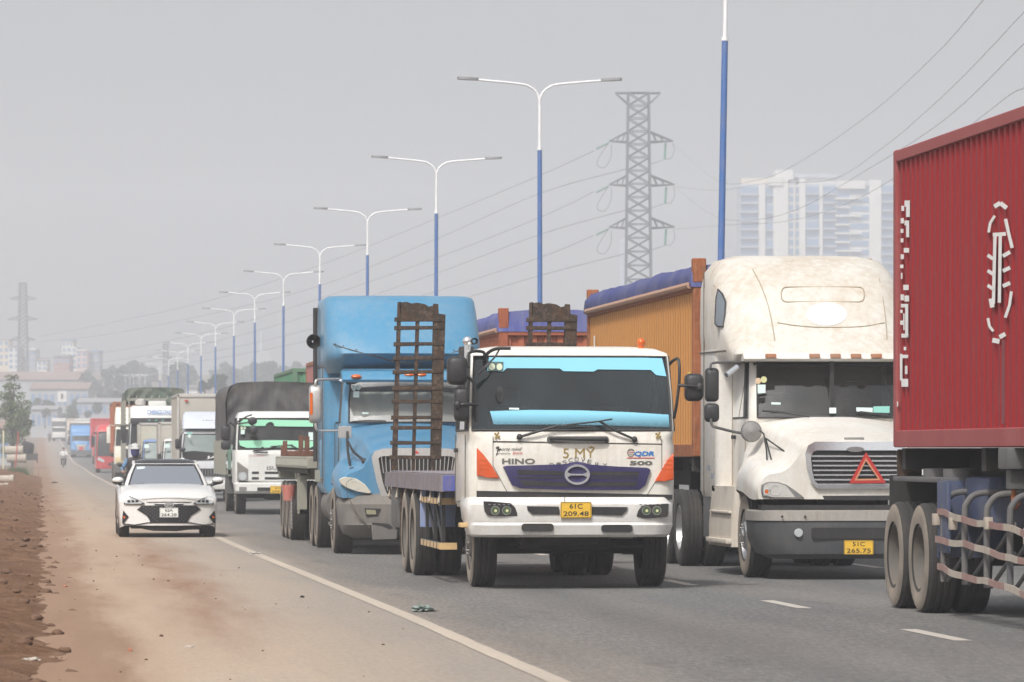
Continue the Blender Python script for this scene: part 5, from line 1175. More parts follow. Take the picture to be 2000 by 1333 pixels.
# ------------------------------------------------------------------ its trailer and ochre container
M_OCH = rusty('ochre_container_paint', (.44, .205, .058), (.28, .12, .05), .15, .65, 1.2); M_OCHF = rusty('rusty_container_frame', (.30, .105, .045), (.16, .06, .03), .5, .75, 3, light=(.38, .18, .09))
M_TARP = paint('blue_tarpaulin', (.020, .032, .165), .65, .55, (.16, .16, .23), scale=1.4); M_RAILP = paint('dusty_pink_rail', (.42, .24, .16), .7, .3)
def open_top(label, X0, X1, Y0, Y1, z0, zr, zp, mat, frame, tarpm):
    r = container(label, X0, X1, Y0, Y1, z0, zr, mat, frame, tarp=(tarpm, zp-zr-.02, .0), roof=False)
    for x in (X0, X1-.17):
        for y in (Y0, Y1-.17):
            bm = bm_(); box(bm, x-.005, x+.175, y-.005, y+.175, zr, zp, .012, 1); part('corner_casting', bm, frame, r)
    for x, s in ((X0, -1), (X1, 1)):
        bm = bm_(); tube(bm, [(x+s*.02, Y0+.18, zr-.03), (x+s*.02, Y1-.18, zr-.03)], .05, 8); part('tarp_rod', bm, M_RAILP, r)
    return r
trailer('dark skeletal trailer under the ochre container', 8.72, 11.2, 61.6, 73.7, 1.49, (69.6, 70.9, 72.2))
oc = open_top('ochre open-top container with blue tarpaulin behind the white tractor', 8.75, 11.19, 61.55, 73.75, 1.49, 3.84, 4.17, M_OCH, M_OCHF, M_TARP)
bm = bm_(); box(bm, 8.73, 8.745, 61.8, 61.95, 2.55, 2.64); part('reflective_tape', bm, plain('tape_yellow', (.7, .5, .05), .4), oc)
bm = bm_(); box(bm, 8.73, 8.745, 72.6, 72.66, 3.0, 3.4); part('white_mark', bm, M_HW, oc)
# brown container further back in the same lane, its lorry hidden
M_BRN = rusty('brown_red_container_paint', (.36, .115, .06), (.22, .08, .045), .2, .65, 1.5)
open_top('brown-red open-top container with dark blue tarpaulin behind the loading ramps', 8.27, 10.71, 83.2, 95.4, 1.49, 3.80, 4.17, M_BRN, rusty('brown_frame', (.30, .09, .045), (.18, .06, .03), .4, .7, 3), paint('dark_blue_tarpaulin', (.035, .05, .24), .6, .5, (.2, .2, .25), scale=1.2))
trailer('dark skeletal trailer under the brown-red container', 8.25, 10.72, 83.3, 95.3, 1.49, (91.2, 92.5, 93.8))
# ------------------------------------------------------------------ blue bonneted tractor with an empty flatbed trailer
M_BT = paint('sky_blue_cab_paint', (.046, .205, .355), .38, .30, (.22, .28, .32), scale=1.2, coat=.3)
M_BT2 = paint('sky_blue_bonnet_paint', (.044, .19, .335), .40, .25, (.24, .29, .33), scale=1.4, coat=.2)
M_GB = paint('dusty_grey_bumper', (.105, .10, .095), .6, .5, (.21, .185, .155), scale=1.6)
M_STAKER = rusty('dark_rusty_stake', (.14, .065, .045), (.08, .04, .03), .4, .85, 6)
M_DS = paint('dusty_silver', (.52, .51, .50), .35, .35, (.33, .28, .23), metal=.6, scale=2)
b1 = Crop(530, 570, 4.5975); b2 = Crop(530, 820, 4.597)
YT = 69.75; XB = 5.68
BT = root('tractor_unit', (XB, YT, 0), 'sky blue bonneted tractor unit behind the upright loading ramp', 'truck')
H = [(YT, [(1.14, .86), (1.16, 1.02), (1.06, 1.20), (.84, 1.30), (.74, 1.44), (.66, 1.56), (.3, 1.63), (0, 1.64)]),
     (YT+.35, [(1.20, .90), (1.21, 1.12), (1.10, 1.32), (.88, 1.38), (.77, 1.52), (.68, 1.65), (.3, 1.72), (0, 1.73)]),
     (YT+.95, [(1.22, 1.06), (1.22, 1.24), (1.10, 1.41), (.92, 1.45), (.80, 1.60), (.70, 1.76), (.34, 1.84), (0, 1.85)]),
     (YT+1.5, [(1.21, 1.06), (1.18, 1.25), (1.08, 1.40), (.95, 1.50), (.86, 1.68), (.76, 1.84), (.36, 1.94), (0, 1.95)]),
     (YT+2.1, [(1.06, 1.0), (1.06, 1.3), (1.03, 1.5), (1.0, 1.62), (.95, 1.80), (.86, 1.95), (.4, 2.02), (0, 2.03)])]
hood(BT, XB, H, M_BT2)
x0, x1 = 4.64, 6.72
rings = [lv(.98, x0, x1, 71.75, 73.2, .04, .12), lv(1.92, x0, x1, 71.78, 73.2, .04, .12), lv(2.02, x0+.02, x1-.02, 71.80, 73.2, .04, .12, .18), lv(2.35, x0+.05, x1-.05, 71.98, 73.2, .04, .10, .18), lv(2.68, x0+.09, x1-.09, 72.18, 73.2, .04, .10, .18), lv(2.86, x0+.07, x1-.07, 72.1, 73.2, .04, .1, .1)]
cabshell(BT, rings, 2, 4, M_BT, glass('veiled_windscreen_glass', (.75, .78, .78), .04, .30, (.50, .50, .46))); cabin(BT, x0+.06, x1-.06, 71.85, 73.15, 1.5, 2.0, 2.66, seatm=plain('pale_curtain', (.42, .40, .36), .9))  # pale veil painted into the pane, standing in for light on the sunshade
bm = bm_()
for i in range(13):
    pass
rows = [[Vector((4.74+1.88*i/40, 72.02+(z-2.02)*.5-.14*(1-((i-20)/20)**2)+.012*math.sin(i*1.1), z)) for i in range(41)] for z in (2.02, 2.25, 2.50)]; loft(bm, rows, closed=False); part('silver_sunshade', bm, plain('silver_sunshade', (.50, .50, .46), .45, .2), BT)
s0, s1 = 4.47, 6.89
bm = bm_(); loft(bm, [lv(.90, s0+.05, s1-.05, 73.1, 75.0, .08, .1), lv(1.0, s0, s1, 73.1, 75.0, .1, .12), lv(2.9, s0, s1, 73.1, 75.0, .12, .12)]); part('sleeper', bm, M_BT, BT, 40)
bm = bm_(); loft(bm, [lv(2.80, s0+.05, s1-.05, 72.45, 75.02, .1, .3, .10), lv(2.90, s0+.01, s1-.01, 72.40, 75.02, .1, .3, .14), lv(2.98, s0-.004, s1+.004, 72.22, 75.02, .1, .3, .22), lv(3.1, s0-.006, s1+.006, 72.12, 75.02, .1, .3, .25), lv(3.3, s0-.006, s1+.006, 72.28, 75.02, .1, .24, .24), lv(3.55, s0-.004, s1+.004, 72.55, 75.02, .1, .24, .26), lv(3.78, s0, s1, 72.82, 75.02, .1, .24, .28), lv(3.95, s0+.01, s1-.01, 73.02, 75.02, .10, .24, .28), lv(4.01, s0+.035, s1-.035, 73.12, 75.0, .12, .24, .26), lv(4.04, s0+.10, s1-.10, 73.25, 74.95, .15, .24, .22)])
part('roof_fairing', bm, M_BT, BT, 60)
FAIRL = [(2.98, 72.22, .3, .22), (3.1, 72.12, .3, .25), (3.3, 72.28, .24, .24), (3.55, 72.55, .24, .26), (3.78, 72.82, .24, .28), (3.95, 73.02, .24, .28), (4.01, 73.12, .24, .26)]
def fairB(x, z):
    z = max(FAIRL[0][0], min(FAIRL[-1][0]-1e-4, z))
    for a, b_ in zip(FAIRL, FAIRL[1:]):
        if a[0] <= z <= b_[0]: f = (z-a[0])/(b_[0]-a[0]); yf, fr, bu = (a[i]+(b_[i]-a[i])*f for i in (1, 2, 3)); break
    hw = 1.215; u = min(hw, abs(x-5.68)); e = max(0, u-(hw-fr)); return yf+fr-math.sqrt(max(0, fr*fr-e*e))-bu*(1-(u/hw)**2)-.004
def bpt(x, y):
    Y = 72.5
    for _ in range(14): q = b1(x, y, Y); Y = .5*Y+.5*fairB(q.x, q.z)
    return q
bm = bm_(); P = [bpt(x, y) if Y < 73 else b1(x, y, Y) for x, y, Y in ((425, 455, 74.6), (480, 455, 73.1), (560, 470, 72.42), (640, 500, 72.25), (800, 545, 72.12), (960, 590, 72.04), (1110, 630, 72.0), (1250, 640, 71.99), (1400, 620, 72.0), (1560, 570, 72.08), (1680, 530, 72.2), (1740, 505, 72.45))]
tube(bm, smooth_path(P, 4), .008, 5); part('fairing_seam', bm, M_SEAMD, BT)
for x, y, Y in ((645, 487, 72.2), (762, 522, 72.1), (930, 568, 72.02), (1220, 626, 71.96), (575, 468, 72.36), (1640, 527, 72.1)):
    bm = bm_(); ball(bm, bpt(x, y), .010, None, None, 8, 5); part('fairing_rivet', bm, M_BLK, BT)
bm = bm_(); loft(bm, [[Vector((x, 71.55-.16*(1-((x-5.68)/1.1)**2)+dy, z)) for (dy, z) in ((.0, 2.64), (-.03, 2.68), (.10, 2.80), (.45, 2.83), (.45, 2.66))] for x in [4.66+2.04*i/14 for i in range(15)]]); V = part('sun_visor', bm, M_BT, BT, 50)
for x, y in ((762, 763), (1240, 748), (1345, 748), (1640, 762)):
    q = b1(x, y, 71.45); bm = bm_(); ball(bm, q, .085, .05, .035, 12, 6); part('marker_lamp', bm, M_AMBER, V)
for pts, m in ((epoly(742, 866, 20, 24, 14), M_STICK), (epoly(782, 862, 20, 22, 14), M_STICK), ([(736, 895), (790, 895), (788, 950), (735, 950)], M_STICK), ([(816, 1084), (872, 1085), (872, 1098), (816, 1097)], M_STICK)): fpoly('windscreen_sticker', BT, m, b1, pts, 71.72, .004)
ftube('wiper', BT, M_BLK, b1, [(720, 1168, 71.66), (870, 1158, 71.6), (1030, 1162, 71.55)], .012, 3)
# nose
YG = YT-.05
def gmirror(pts, cx=1305): return pts+[(2*cx-x, y) for x, y in reversed(pts)]
outer = gmirror([(1050, 735), (990, 700), (945, 560), (918, 430), (900, 340), (925, 285), (1000, 262), (1150, 256)]); inner = gmirror([(1060, 690), (1030, 650), (1000, 560), (978, 450), (962, 350), (975, 335), (1010, 328), (1150, 326)])
bm = bm_(); rows = [[b2(*outer[i], YG+.06), b2(*outer[i], YG), b2(*inner[i], YG-.01), b2(*inner[i], YG+.06)] for i in range(len(outer))]; rows.append(rows[0]); loft(bm, rows, False, False); GB = part('grille_surround', bm, M_DS, BT, 40)
fpoly('grille_back', GB, M_BLK, b2, inner, YG+.04, .02)
for k in range(18):
    x = 985+k*38; y1_ = 640 if 1020 < x < 1590 else 480; bm = bm_(); prism(bm, [b2(x, 332, YG), b2(x+7, 332, YG), b2(x+7+(1305-x)*.06, y1_, YG), b2(x+(1305-x)*.06, y1_, YG)], (0, .03, 0)); part('grille_slat', bm, M_DS, GB)
fpoly('emblem', GB, M_REDL, b2, [(1305, 278), (1330, 305), (1280, 305)], YG-.012, .02)
ho = [(608, 535), (650, 515), (700, 517), (765, 530), (840, 580), (902, 655), (870, 666), (760, 642), (670, 612), (622, 575)]
hl = fpoly('headlamp', BT, plain('yellowed_lens', (.55, .53, .45), .2, .1), b2, ho, YT-.06, .1, .01); fring('lamp_bowl', hl, M_REFL, b2, 745, 590, 42, 42, 6, YT-.068, .01); fring('lamp_rim', hl, M_BLK, b2, 745, 590, 75, 60, 3, YT-.064, .006, 24, 100, 260)
bm = bm_(); prism(bm, [Vector((2*XB-b2(x, y, YT-.06).x, YT-.06, b2(x, y, YT-.06).z)) for x, y in ho], (0, .1, 0), .01); part('headlamp', bm, plain('yellowed_lens', (.55, .53, .45), .2, .1), BT)
zz = lambda y: b2(800, y, YT-.2).z
bm = bm_(); loft(bm, [lv(zz(1065), XB-.95, XB+.95, YT+.02, YT+.5, .05, .3, .05), lv(zz(1030), XB-1.1, XB+1.1, YT-.06, YT+.6, .05, .4, .08), lv(zz(945), XB-1.17, XB+1.17, YT-.14, YT+.62, .05, .42, .1), lv(zz(935), XB-1.175, XB+1.175, YT-.12, YT+.62, .05, .42, .1), lv(zz(760), XB-1.2, XB+1.2, YT-.12, YT+.65, .05, .42, .1), lv(zz(750), XB-1.2, XB+1.2, YT-.10, YT+.65, .05, .42, .1), lv(zz(690), XB-1.16, XB+1.16, YT-.02, YT+.55, .05, .4, .06), lv(zz(650), XB-1.13, XB+1.13, YT+.06, YT+.4, .05, .35, .03)]); BB = part('bumper', bm, M_GB, BT, 35)
fpoly('fog_lamp', BB, plain('yellow_fog', (.25, .24, .16), .3), b2, [(850, 808), (935, 812), (942, 852), (855, 850)], YT-.215, .05); fpoly('fog_recess', BB, M_BLK, b2, [(835, 796), (985, 800), (955, 862), (850, 862)], YT-.205, .04)
fpoly('bumper_seam', BB, M_SEAMD, b2, [(668, 660), (674, 660), (775, 845), (880, 965), (874, 968), (768, 848)], YT-.21, .03)
fpoly('bumper_corner', BB, M_GB, b2, [(900, 945), (1000, 935), (1135, 950), (1128, 1075), (905, 1083)], YT-.23, .04, .01); fpoly('bumper_opening', BB, M_BLK, b2, [(905, 925), (1060, 935), (1095, 975), (1060, 985), (1000, 955), (905, 940)], YT-.235, .03)
# side, wheels, chassis
bm = bm_(); tube(bm, [(4.78, 72.6, .72), (4.78, 74.1, .72)], .30, 20); part('fuel_tank', bm, M_GB, BT)
bm = bm_(); box(bm, 4.50, 4.9, 71.6, 72.5, .40, .46, .015); box(bm, 4.52, 4.9, 71.6, 72.5, .74, .79, .015); part('step', bm, M_GB, BT)
bm = bm_()
for x in (5.25, 6.02): box(bm, x, x+.09, YT+.2, 77.0, .7, .98)
box(bm, 5.3, 6.1, YT+.5, YT+1.9, .5, 1.3, .1); box(bm, 4.8, 6.6, 70.6, 70.8, .4, .55, .03); box(bm, 5.1, 6.3, 75.2, 76.4, 1.0, 1.2)
for y in (75.0, 76.3): tube(bm, [(4.75, y, .52), (6.6, y, .52)], .1); ball(bm, (5.68, y, .52), .25)
part('chassis', bm, M_CHASSIS, BT)
wheel(BT, 4.60, 70.7, .52, .29, -1, True); wheel(BT, 6.74, 70.7, .52, .29, 1, True)
for y in (75.0, 76.3): dual(BT, 4.45, y, .52, -1); dual(BT, 6.91, y, .52, 1)
bm = bm_(); tube(bm, [(s0-.02, 74.9, 1.4), (s0-.02, 74.95, 3.9)], .045, 8); part('air_deflector_edge', bm, M_BLK, BT)
bm = bm_()
for (p, q) in (((s0-.004, 73.35, 1.05), (s0-.004, 73.35, 2.9)), ((s0-.004, 73.1, 2.9), (s0-.004, 75.0, 2.92)), ((s0-.004, 74.75, 1.05), (s0-.004, 74.75, 3.9)), ((s0-.004, 73.2, 1.12), (s0-.004, 74.9, 1.10))): tube(bm, [p, q], .008, 4)
part('sleeper_seam', bm, M_SEAMD, BT)
bm = bm_(); box(bm, s0-.012, s0, 73.6, 74.3, 1.15, 1.75, .004); part('locker_door', bm, M_BT, BT)
bm = bm_(); lathe(bm, [(.11, -.05), (.12, 0), (.10, .05), (.02, .12)], b1(380, 447, 74.0), 'y', 18); tube(bm, [b1(380, 447, 74.1), b1(440, 455, 74.1)], .015); part('round_mirror', bm, M_BLK, BT)
o = mirror(BT, b1, 342, 838, 456, 1183, 71.5, .16, M_DS); fpoly('mirror_reflector', o, M_AMBER, b1, rpoly(346, 908, 371, 1106, 9), 71.49, .03)
ftube('mirror_arm', BT, M_DS, b1, [(395, 845, 71.55), (400, 805, 71.55), (430, 792, 71.6), (620, 785, 71.9)], .02, 4); ftube('mirror_arm', BT, M_DS, b1, [(395, 1180, 71.55), (405, 1235, 71.55), (440, 1250, 71.6), (600, 1250, 71.7)], .02, 4)
fpoly('arm_bracket', BT, M_POLEW, b1, [(600, 800), (640, 778), (672, 790), (670, 822), (640, 815)], 71.75, .06, .01)
fpoly('square_mirror', BT, M_DS, b2, rpoly(603, 58, 720, 166, 10), 70.8, .07, .012)
for pts in ([(683, 110, 70.8), (682, 230, 70.6), (700, 380, 70.2), (718, 440, 70.0)], [(690, 200, 70.7), (740, 290, 70.3), (845, 375, 69.95)]): ftube('mirror_stay', BT, M_BLK, b2, pts, .020, 4)
for (x, y, Y) in ((730, 456, 69.95), (848, 376, 69.9)):
    bm = bm_(); ball(bm, b2(x, y, Y), .07, .05, .05, 12, 6); part('stay_foot', bm, M_BLK, BT)
bm = bm_(); box(bm, 4.615, 4.64, 72.0, 72.8, 1.05, 1.06); tube(bm, [(4.632, 72.0, 1.05), (4.632, 72.0, 2.0)], .006, 4); tube(bm, [(4.632, 72.95, 1.05), (4.632, 72.95, 2.0)], .006, 4); part('door_seam', bm, M_SEAMD, BT)
# flatbed trailer
M_FT = paint('grey_green_trailer_paint', (.22, .235, .20), .65, .5, (.33, .28, .22), scale=1.5)
FT = trailer('grey-green flatbed trailer behind the blue tractor, rusty stakes on deck', 4.33, 6.9, 73.8, 85.5, 1.28, (81.5, 82.8, 84.1), M_FT, name='flatbed_trailer')
bm = bm_(); box(bm, 4.33, 6.9, 75.3, 85.5, 1.28, 1.48, .015, 1); DK = part('deck', bm, M_FT, FT)
for k in range(40):
    y = 75.4+k*.25; bm = bm_(); box(bm, 4.318, 4.33, y, y+.06, 1.33, 1.44); part('deck_rib', bm, paint('pale_rib', (.34, .35, .31), .7, .4), DK)
for k in range(22):
    y = 75.5+k*.45; bm = bm_(); tube(bm, [(4.36, y, 1.28), (4.36, y, 1.20)], .03, 6); part('rope_hook', bm, M_CHASSIS, DK)
for y, h, w in ((84.9, .20, .07), (84.2, .28, .08), (84.5, .10, .2), (79.0, .36, .08), (77.2, .34, .08), (78.2, .10, .2), (80.5, .10, .25), (82.5, .09, .2)):
    bm = bm_(); box(bm, 4.40, 4.40+w, y, y+.12, 1.48, 1.48+h, .01); part('rusty_stake', bm, M_STAKER, DK)
bm = bm_(); box(bm, 4.38, 4.50, 78.3, 79.2, .50, .58); box(bm, 4.38, 4.50, 78.3, 79.2, 1.16, 1.28); box(bm, 4.38, 4.50, 78.3, 78.42, .5, 1.28); box(bm, 4.38, 4.50, 79.08, 79.2, .5, 1.28); part('spare_wheel_carrier', bm, M_FT, FT)
bm = bm_(); lathe(bm, [(.001, -.27), (.09, -.27), (.13, 0), (.12, 0), (.08, -.25)], (4.30, 80.3, .98), 'z', 16); BK = part('hanging_bucket', bm, paint('faded_red_plastic', (.48, .14, .11), .6, .4), FT)
bm = bm_()
for k in range(16): tube(bm, [(4.34, 80.2+.01*(k % 2), .78-k*.035), (4.35, 80.2-.01*(k % 2), .75-k*.035)], .012, 5)
part('hanging_chain', bm, M_STEEL, FT)
# ================================================================== red container on a trailer, right edge
M_RC = rusty('red_container_paint', (.235, .013, .016), (.20, .028, .027), .25, .6, 1.0); M_RCF = paint('red_container_frame', (.26, .03, .032), .55, .35, (.36, .16, .14), scale=1.5)
RX0, RX1, RY0, RY1 = 8.56, 11.0, 33.7, 45.9
RC = container('red corrugated container with white markings, cut off by the picture edge', RX0, RX1, RY0, RY1, 1.60, 4.59, M_RC, M_RCF)
M_WM = paint('white_marking_paint', (.78, .78, .76), .6, .15, scale=5)
def sidept(px, py, X):
    xc = (px-1000)/FPX; Y = X*(CA-SA*xc)/(CA*xc+SA); t = X/(CA*xc+SA); return Vector((X, Y, CZ+(HY-py)/FPX*t))
def rs(x, y, X=RX0+.012): return sidept(1700+x/2.15, 180+y/2.15, X)
MK = [0]
def mark(pts, name='white_marking'):
    MK[0] += 1; bm = bm_(); prism(bm, [rs(x, y, RX0+.013-.0006*MK[0] % .012) for x, y in pts], (.0012, 0, 0)); return part(name, bm, M_WM, RC, smooth=False)
def rect(x0, y0, x1, y1): mark([(x0, y0), (x1, y0), (x1, y1), (x0, y1)])
for q in ((130, 478, 141, 500), (143, 456, 165, 482), (150, 482, 165, 525), (127, 530, 140, 552), (143, 540, 162, 560), (150, 560, 162, 610), (127, 575, 138, 592), (127, 615, 138, 632), (140, 655, 162, 675), (127, 682, 140, 702), (125, 725, 138, 740), (128, 760, 134, 785), (138, 810, 160, 832), (127, 850, 140, 875), (143, 855, 162, 880), (128, 890, 158, 905), (146, 905, 158, 1028), (125, 915, 135, 928), (125, 960, 141, 978), (138, 930, 143, 1000), (130, 1015, 160, 1032), (140, 1070, 150, 1085), (124, 1100, 134, 1212), (134, 1104, 158, 1118), (145, 1150, 155, 1185), (130, 1205, 158, 1238), (105, 1300, 116, 1322)): rect(*q)
def stroke(pts, w):
    for a, b_ in zip(pts, pts[1:]):
        d = math.hypot(b_[0]-a[0], b_[1]-a[1]); nx, ny = -(b_[1]-a[1])/d*w/2, (b_[0]-a[0])/d*w/2
        mark([(a[0]+nx, a[1]+ny), (b_[0]+nx, b_[1]+ny), (b_[0]-nx, b_[1]-ny), (a[0]-nx, a[1]-ny)], 'emblem_stroke')
for p, w in (([(520, 482), (545, 466), (572, 488)], 18), ([(496, 590), (503, 550), (522, 520)], 11), ([(567, 533), (578, 585), (595, 655)], 13), ([(514, 600), (568, 596)], 16), ([(523, 605), (516, 890)], 13), ([(545, 605), (541, 885)], 13), ([(505, 868), (512, 905)], 18), ([(492, 685), (516, 702)], 14), ([(492, 750), (516, 766)], 14), ([(492, 812), (516, 828)], 14), ([(556, 690), (586, 672)], 16), ([(556, 752), (586, 738)], 16), ([(556, 816), (586, 802)], 16), ([(592, 838), (584, 895), (566, 948)], 12), ([(493, 950), (500, 985), (516, 1005)], 11), ([(512, 1042), (542, 1048)], 20), ([(542, 1030), (566, 1016)], 18)): stroke(p, w)
bm = bm_(); prism(bm, [rs(113, 268), rs(131, 262), rs(128, 288), rs(113, 290)], (.006, 0, 0)); part('yellow_label', bm, plain('label_yellow', (.65, .42, .04), .5), RC)
bm = bm_(); prism(bm, [rs(552, 1040), rs(562, 1040), rs(562, 1333+60), rs(550, 1333+60)], (.03, 0, 0)); part('dark_stain_panel', bm, plain('dark_red_seam', (.17, .03, .035), .6), RC)
# trailer under it
M_TBL = paint('faded_blue_steel', (.035, .055, .125), .65, .5, (.14, .13, .125), scale=2); M_TGR = paint('dusty_grey_steel', (.075, .078, .085), .65, .5, (.18, .16, .14), scale=2.5)
RT = root('container_trailer', (9.78, 33.8, 0), 'trailer with blue mudguards carrying the red container', 'trailer')
for x in (9.28, 10.18):
    bm = bm_(); box(bm, x, x+.13, 33.9, 45.8, 1.12, 1.56); part('main_rail', bm, M_CHASSIS, RT)
for y in (34.0, 37.8, 41.6, 45.55):
    bm = bm_(); box(bm, 8.62, 10.95, y, y+.18, 1.38, 1.592); part('bolster', bm, M_CHASSIS, RT)
for y in (43.96, 45.27):
    bm = bm_(); tube(bm, [(8.8, y, .53), (10.8, y, .53)], .08); box(bm, 9.2, 9.45, y-.12, y+.12, .5, 1.15); box(bm, 10.15, 10.4, y-.12, y+.12, .5, 1.15); part('axle', bm, M_CHASSIS, RT)
    dual(RT, 8.44, y, .53, -1, .29); dual(RT, 11.1, y, .53, 1, .29)
r8 = Crop(1680, 780, 3.028)
def r8s(x, y, X): return sidept(1680+x/3.028, 780+y/3.028, X)
bm = bm_(); box(bm, 8.50, 9.15, 43.1, 45.6, 1.26, 1.31, .015); part('mudguard_top', bm, M_TGR, RT)
bm = bm_(); box(bm, 8.46, 9.1, 43.05, 43.10, .55, 1.28, .01); part('mudguard_front', bm, M_TBL, RT)
bm = bm_(); box(bm, 8.46, 8.50, 42.62, 43.06, .60, 1.28, .01); part('blue_side_plate', bm, M_TBL, RT)
bm = bm_(); box(bm, 8.7, 9.25, 41.9, 43.0, .85, 1.32, .06); part('blue_tank', bm, M_TBL, RT)
bm = bm_(); box(bm, 8.6, 8.85, 45.85, 45.93, 1.30, 1.58, .02); part('rear_bracket', bm, M_RAMP, RT)
for y in (43.4, 44.4):
    bm = bm_(); lathe(bm, [(.001, 0), (.17, 0), (.17, .08), (.001, .09)], (8.75, y, 1.31), 'z', 18); part('air_reservoir_cap', bm, M_TGR, RT)
bm = bm_(); box(bm, 8.50, 8.78, 40.1, 40.5, 1.40, 1.59, .02); box(bm, 8.55, 8.70, 40.2, 40.4, 1.22, 1.40, .02); TL = part('twist_lock', bm, M_GREYP, RT)
bm = bm_(); tube(bm, smooth_path([(8.60, 40.28, 1.22), (8.60, 40.28, 1.12), (8.58, 40.22, 1.06), (8.60, 40.15, 1.08), (8.60, 40.14, 1.13)], 4), .025, 8); part('hook', bm, M_OCHF, TL)
for k in range(7):                                          # hoops of the side guard
    y = 42.87-k*1.0; bm = bm_(); tube(bm, smooth_path([(8.48, y, .33), (8.48, y, .96), (8.50, y, 1.08), (8.58, y, 1.16), (8.75, y, 1.18), (9.2, y, 1.18)], 5), .03, 10); part('guard_hoop', bm, M_TGR, RT)
    bm = bm_(); tube(bm, [(8.52, y, .58), (8.52, y-.98, .92)], .022, 6); tube(bm, [(8.52, y, .34), (8.52, y-.98, .66)], .022, 6); part('guard_brace', bm, M_TGR, RT)
M_STRAP = paint('dusty_cream_strap', (.40, .35, .29), .8, .5, (.28, .22, .18), scale=4); M_STRAPR = paint('faded_red_strap', (.24, .12, .11), .8, .5, (.34, .28, .23), scale=4)
for z_, seed in ((.98, 1), (.74, 4), (.46, 8)):
    P = [Vector((8.43+.012*math.sin(i*1.1+seed), 43.0-.31*i, z_+.012*math.sin(i*.7+seed)+.006*math.sin(i*1.9)-.010*i)) for i in range(17)]
    for i in range(0, 16, 2):
        bm = bm_(); s_ = smooth_path(P, 3)[i*3:i*3+7]; loft(bm, [[p+Vector((0, 0, -.03)), p+Vector((0, 0, .03)), p+Vector((.012, 0, .03)), p+Vector((.012, 0, -.03))] for p in s_]); part('warning_rail', bm, M_STRAPR if (i//2) % 2 == 0 else M_STRAP, RT)
for y, z_ in ((43.0, .95), (42.2, .92), (40.6, .95)):
    bm = bm_(); box(bm, 8.40, 8.47, y-.05, y+.05, z_-.09, z_+.02, .01); part('side_marker', bm, M_STRAP, RT)
bm = bm_(); box(bm, 8.55, 11.0, 45.8, 45.9, .5, .62); part('rear_bumper_bar', bm, M_CHASSIS, RT)
bm = bm_(); box(bm, 8.52, 9.2, 45.86, 45.89, .30, 1.32); part('mud_flap', bm, M_BLK, RT)
bm = bm_(); box(bm, 9.16, 9.20, 43.0, 45.8, .62, 1.40); part('inner_skirt', bm, M_CHASSIS, RT)
bm = bm_(); box(bm, 9.4, 10.2, 42.0, 45.7, .95, 1.15); part('suspension_frame', bm, M_CHASSIS, RT)
# ================================================================== white saloon car on the shoulder
M_CW = paint('white_car_paint', (.68, .67, .65), .22, .10, (.50, .42, .34), scale=2.5, coat=.6); M_CB = plain('black_car_roof', (.028, .028, .03), .22); M_GRL = plain('gloss_black_grille', (.014, .014, .017), .3)
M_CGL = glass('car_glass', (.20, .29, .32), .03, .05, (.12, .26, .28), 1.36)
s1 = Crop(210, 860, 6.667); CX, CY = 2.30, 84.0
CAR = root('sedan_car', (CX, CY, 0), 'white saloon car with a black roof driving on the dusty shoulder', 'car')
ST = [(0., .30, [(.78, .22), (.84, .34), (.865, .55), (.84, .66), (.62, .715), (.3, .73), (0, .735)]),
      (.10, .26, [(.84, .19), (.875, .36), (.885, .57), (.86, .69), (.63, .755), (.3, .775), (0, .78)]),
      (.45, .14, [(.87, .18), (.895, .40), (.90, .62), (.87, .77), (.66, .85), (.33, .875), (0, .88)]),
      (1.0, .0, [(.87, .30), (.895, .45), (.90, .65), (.875, .83), (.70, .915), (.35, .945), (0, .95)]),
      (1.5, .0, [(.87, .18), (.895, .40), (.90, .66), (.88, .88), (.74, .95), (.36, .975), (0, .98)]),
      (2.6, .0, [(.87, .18), (.895, .40), (.90, .67), (.88, .90), (.76, .96), (.36, .97), (0, .97)]),
      (3.7, .0, [(.87, .30), (.895, .45), (.90, .69), (.87, .93), (.74, .99), (.36, 1.01), (0, 1.01)]),
      (4.4, -.12, [(.84, .25), (.87, .42), (.87, .70), (.83, .93), (.68, 1.0), (.33, 1.02), (0, 1.02)]),
      (4.6, -.2, [(.78, .3), (.82, .42), (.82, .7), (.78, .88), (.62, .95), (.3, .96), (0, .96)])]
rows = []
for (y, sw, half) in ST:
    f = [(-u, z) for u, z in half]+[(u, z) for u, z in reversed(half[:-1])]
    rows.append(smooth_path([Vector((CX+u, CY+y+sw*(u/.9)**2, z)) for u, z in f], 4))
fine = []
for i in range(len(rows)-1):
    for k in range(4):
        t = k/4; p0, p1, p2, p3 = rows[max(i-1, 0)], rows[i], rows[i+1], rows[min(i+2, len(rows)-1)]
        fine.append([.5*((2*b)+(c-a)*t+(2*a-5*b+4*c-d)*t*t+(3*b-a-3*c+d)*t**3) for a, b, c, d in zip(p0, p1, p2, p3)])
fine.append(rows[-1]); bm = bm_(); loft(bm, fine, closed=False)
for e in (fine[0], fine[-1]):                               # nose and tail closed by strips between mirrored points
    n_ = len(e); y0_, sw_ = (ST[0][0], ST[0][1]) if e is fine[0] else (ST[-1][0], ST[-1][1])
    loft(bm, [[Vector((e[i].x+(e[n_-1-i].x-e[i].x)*k/14, CY+y0_+sw_*((e[i].x+(e[n_-1-i].x-e[i].x)*k/14-CX)/.9)**2, e[i].z)) for k in range(15)] for i in range(n_//2)], closed=False)
bmesh.ops.remove_doubles(bm, verts=bm.verts[:], dist=.0005); part('body', bm, M_CW, CAR, 50)
x0, x1 = CX-.77, CX+.77
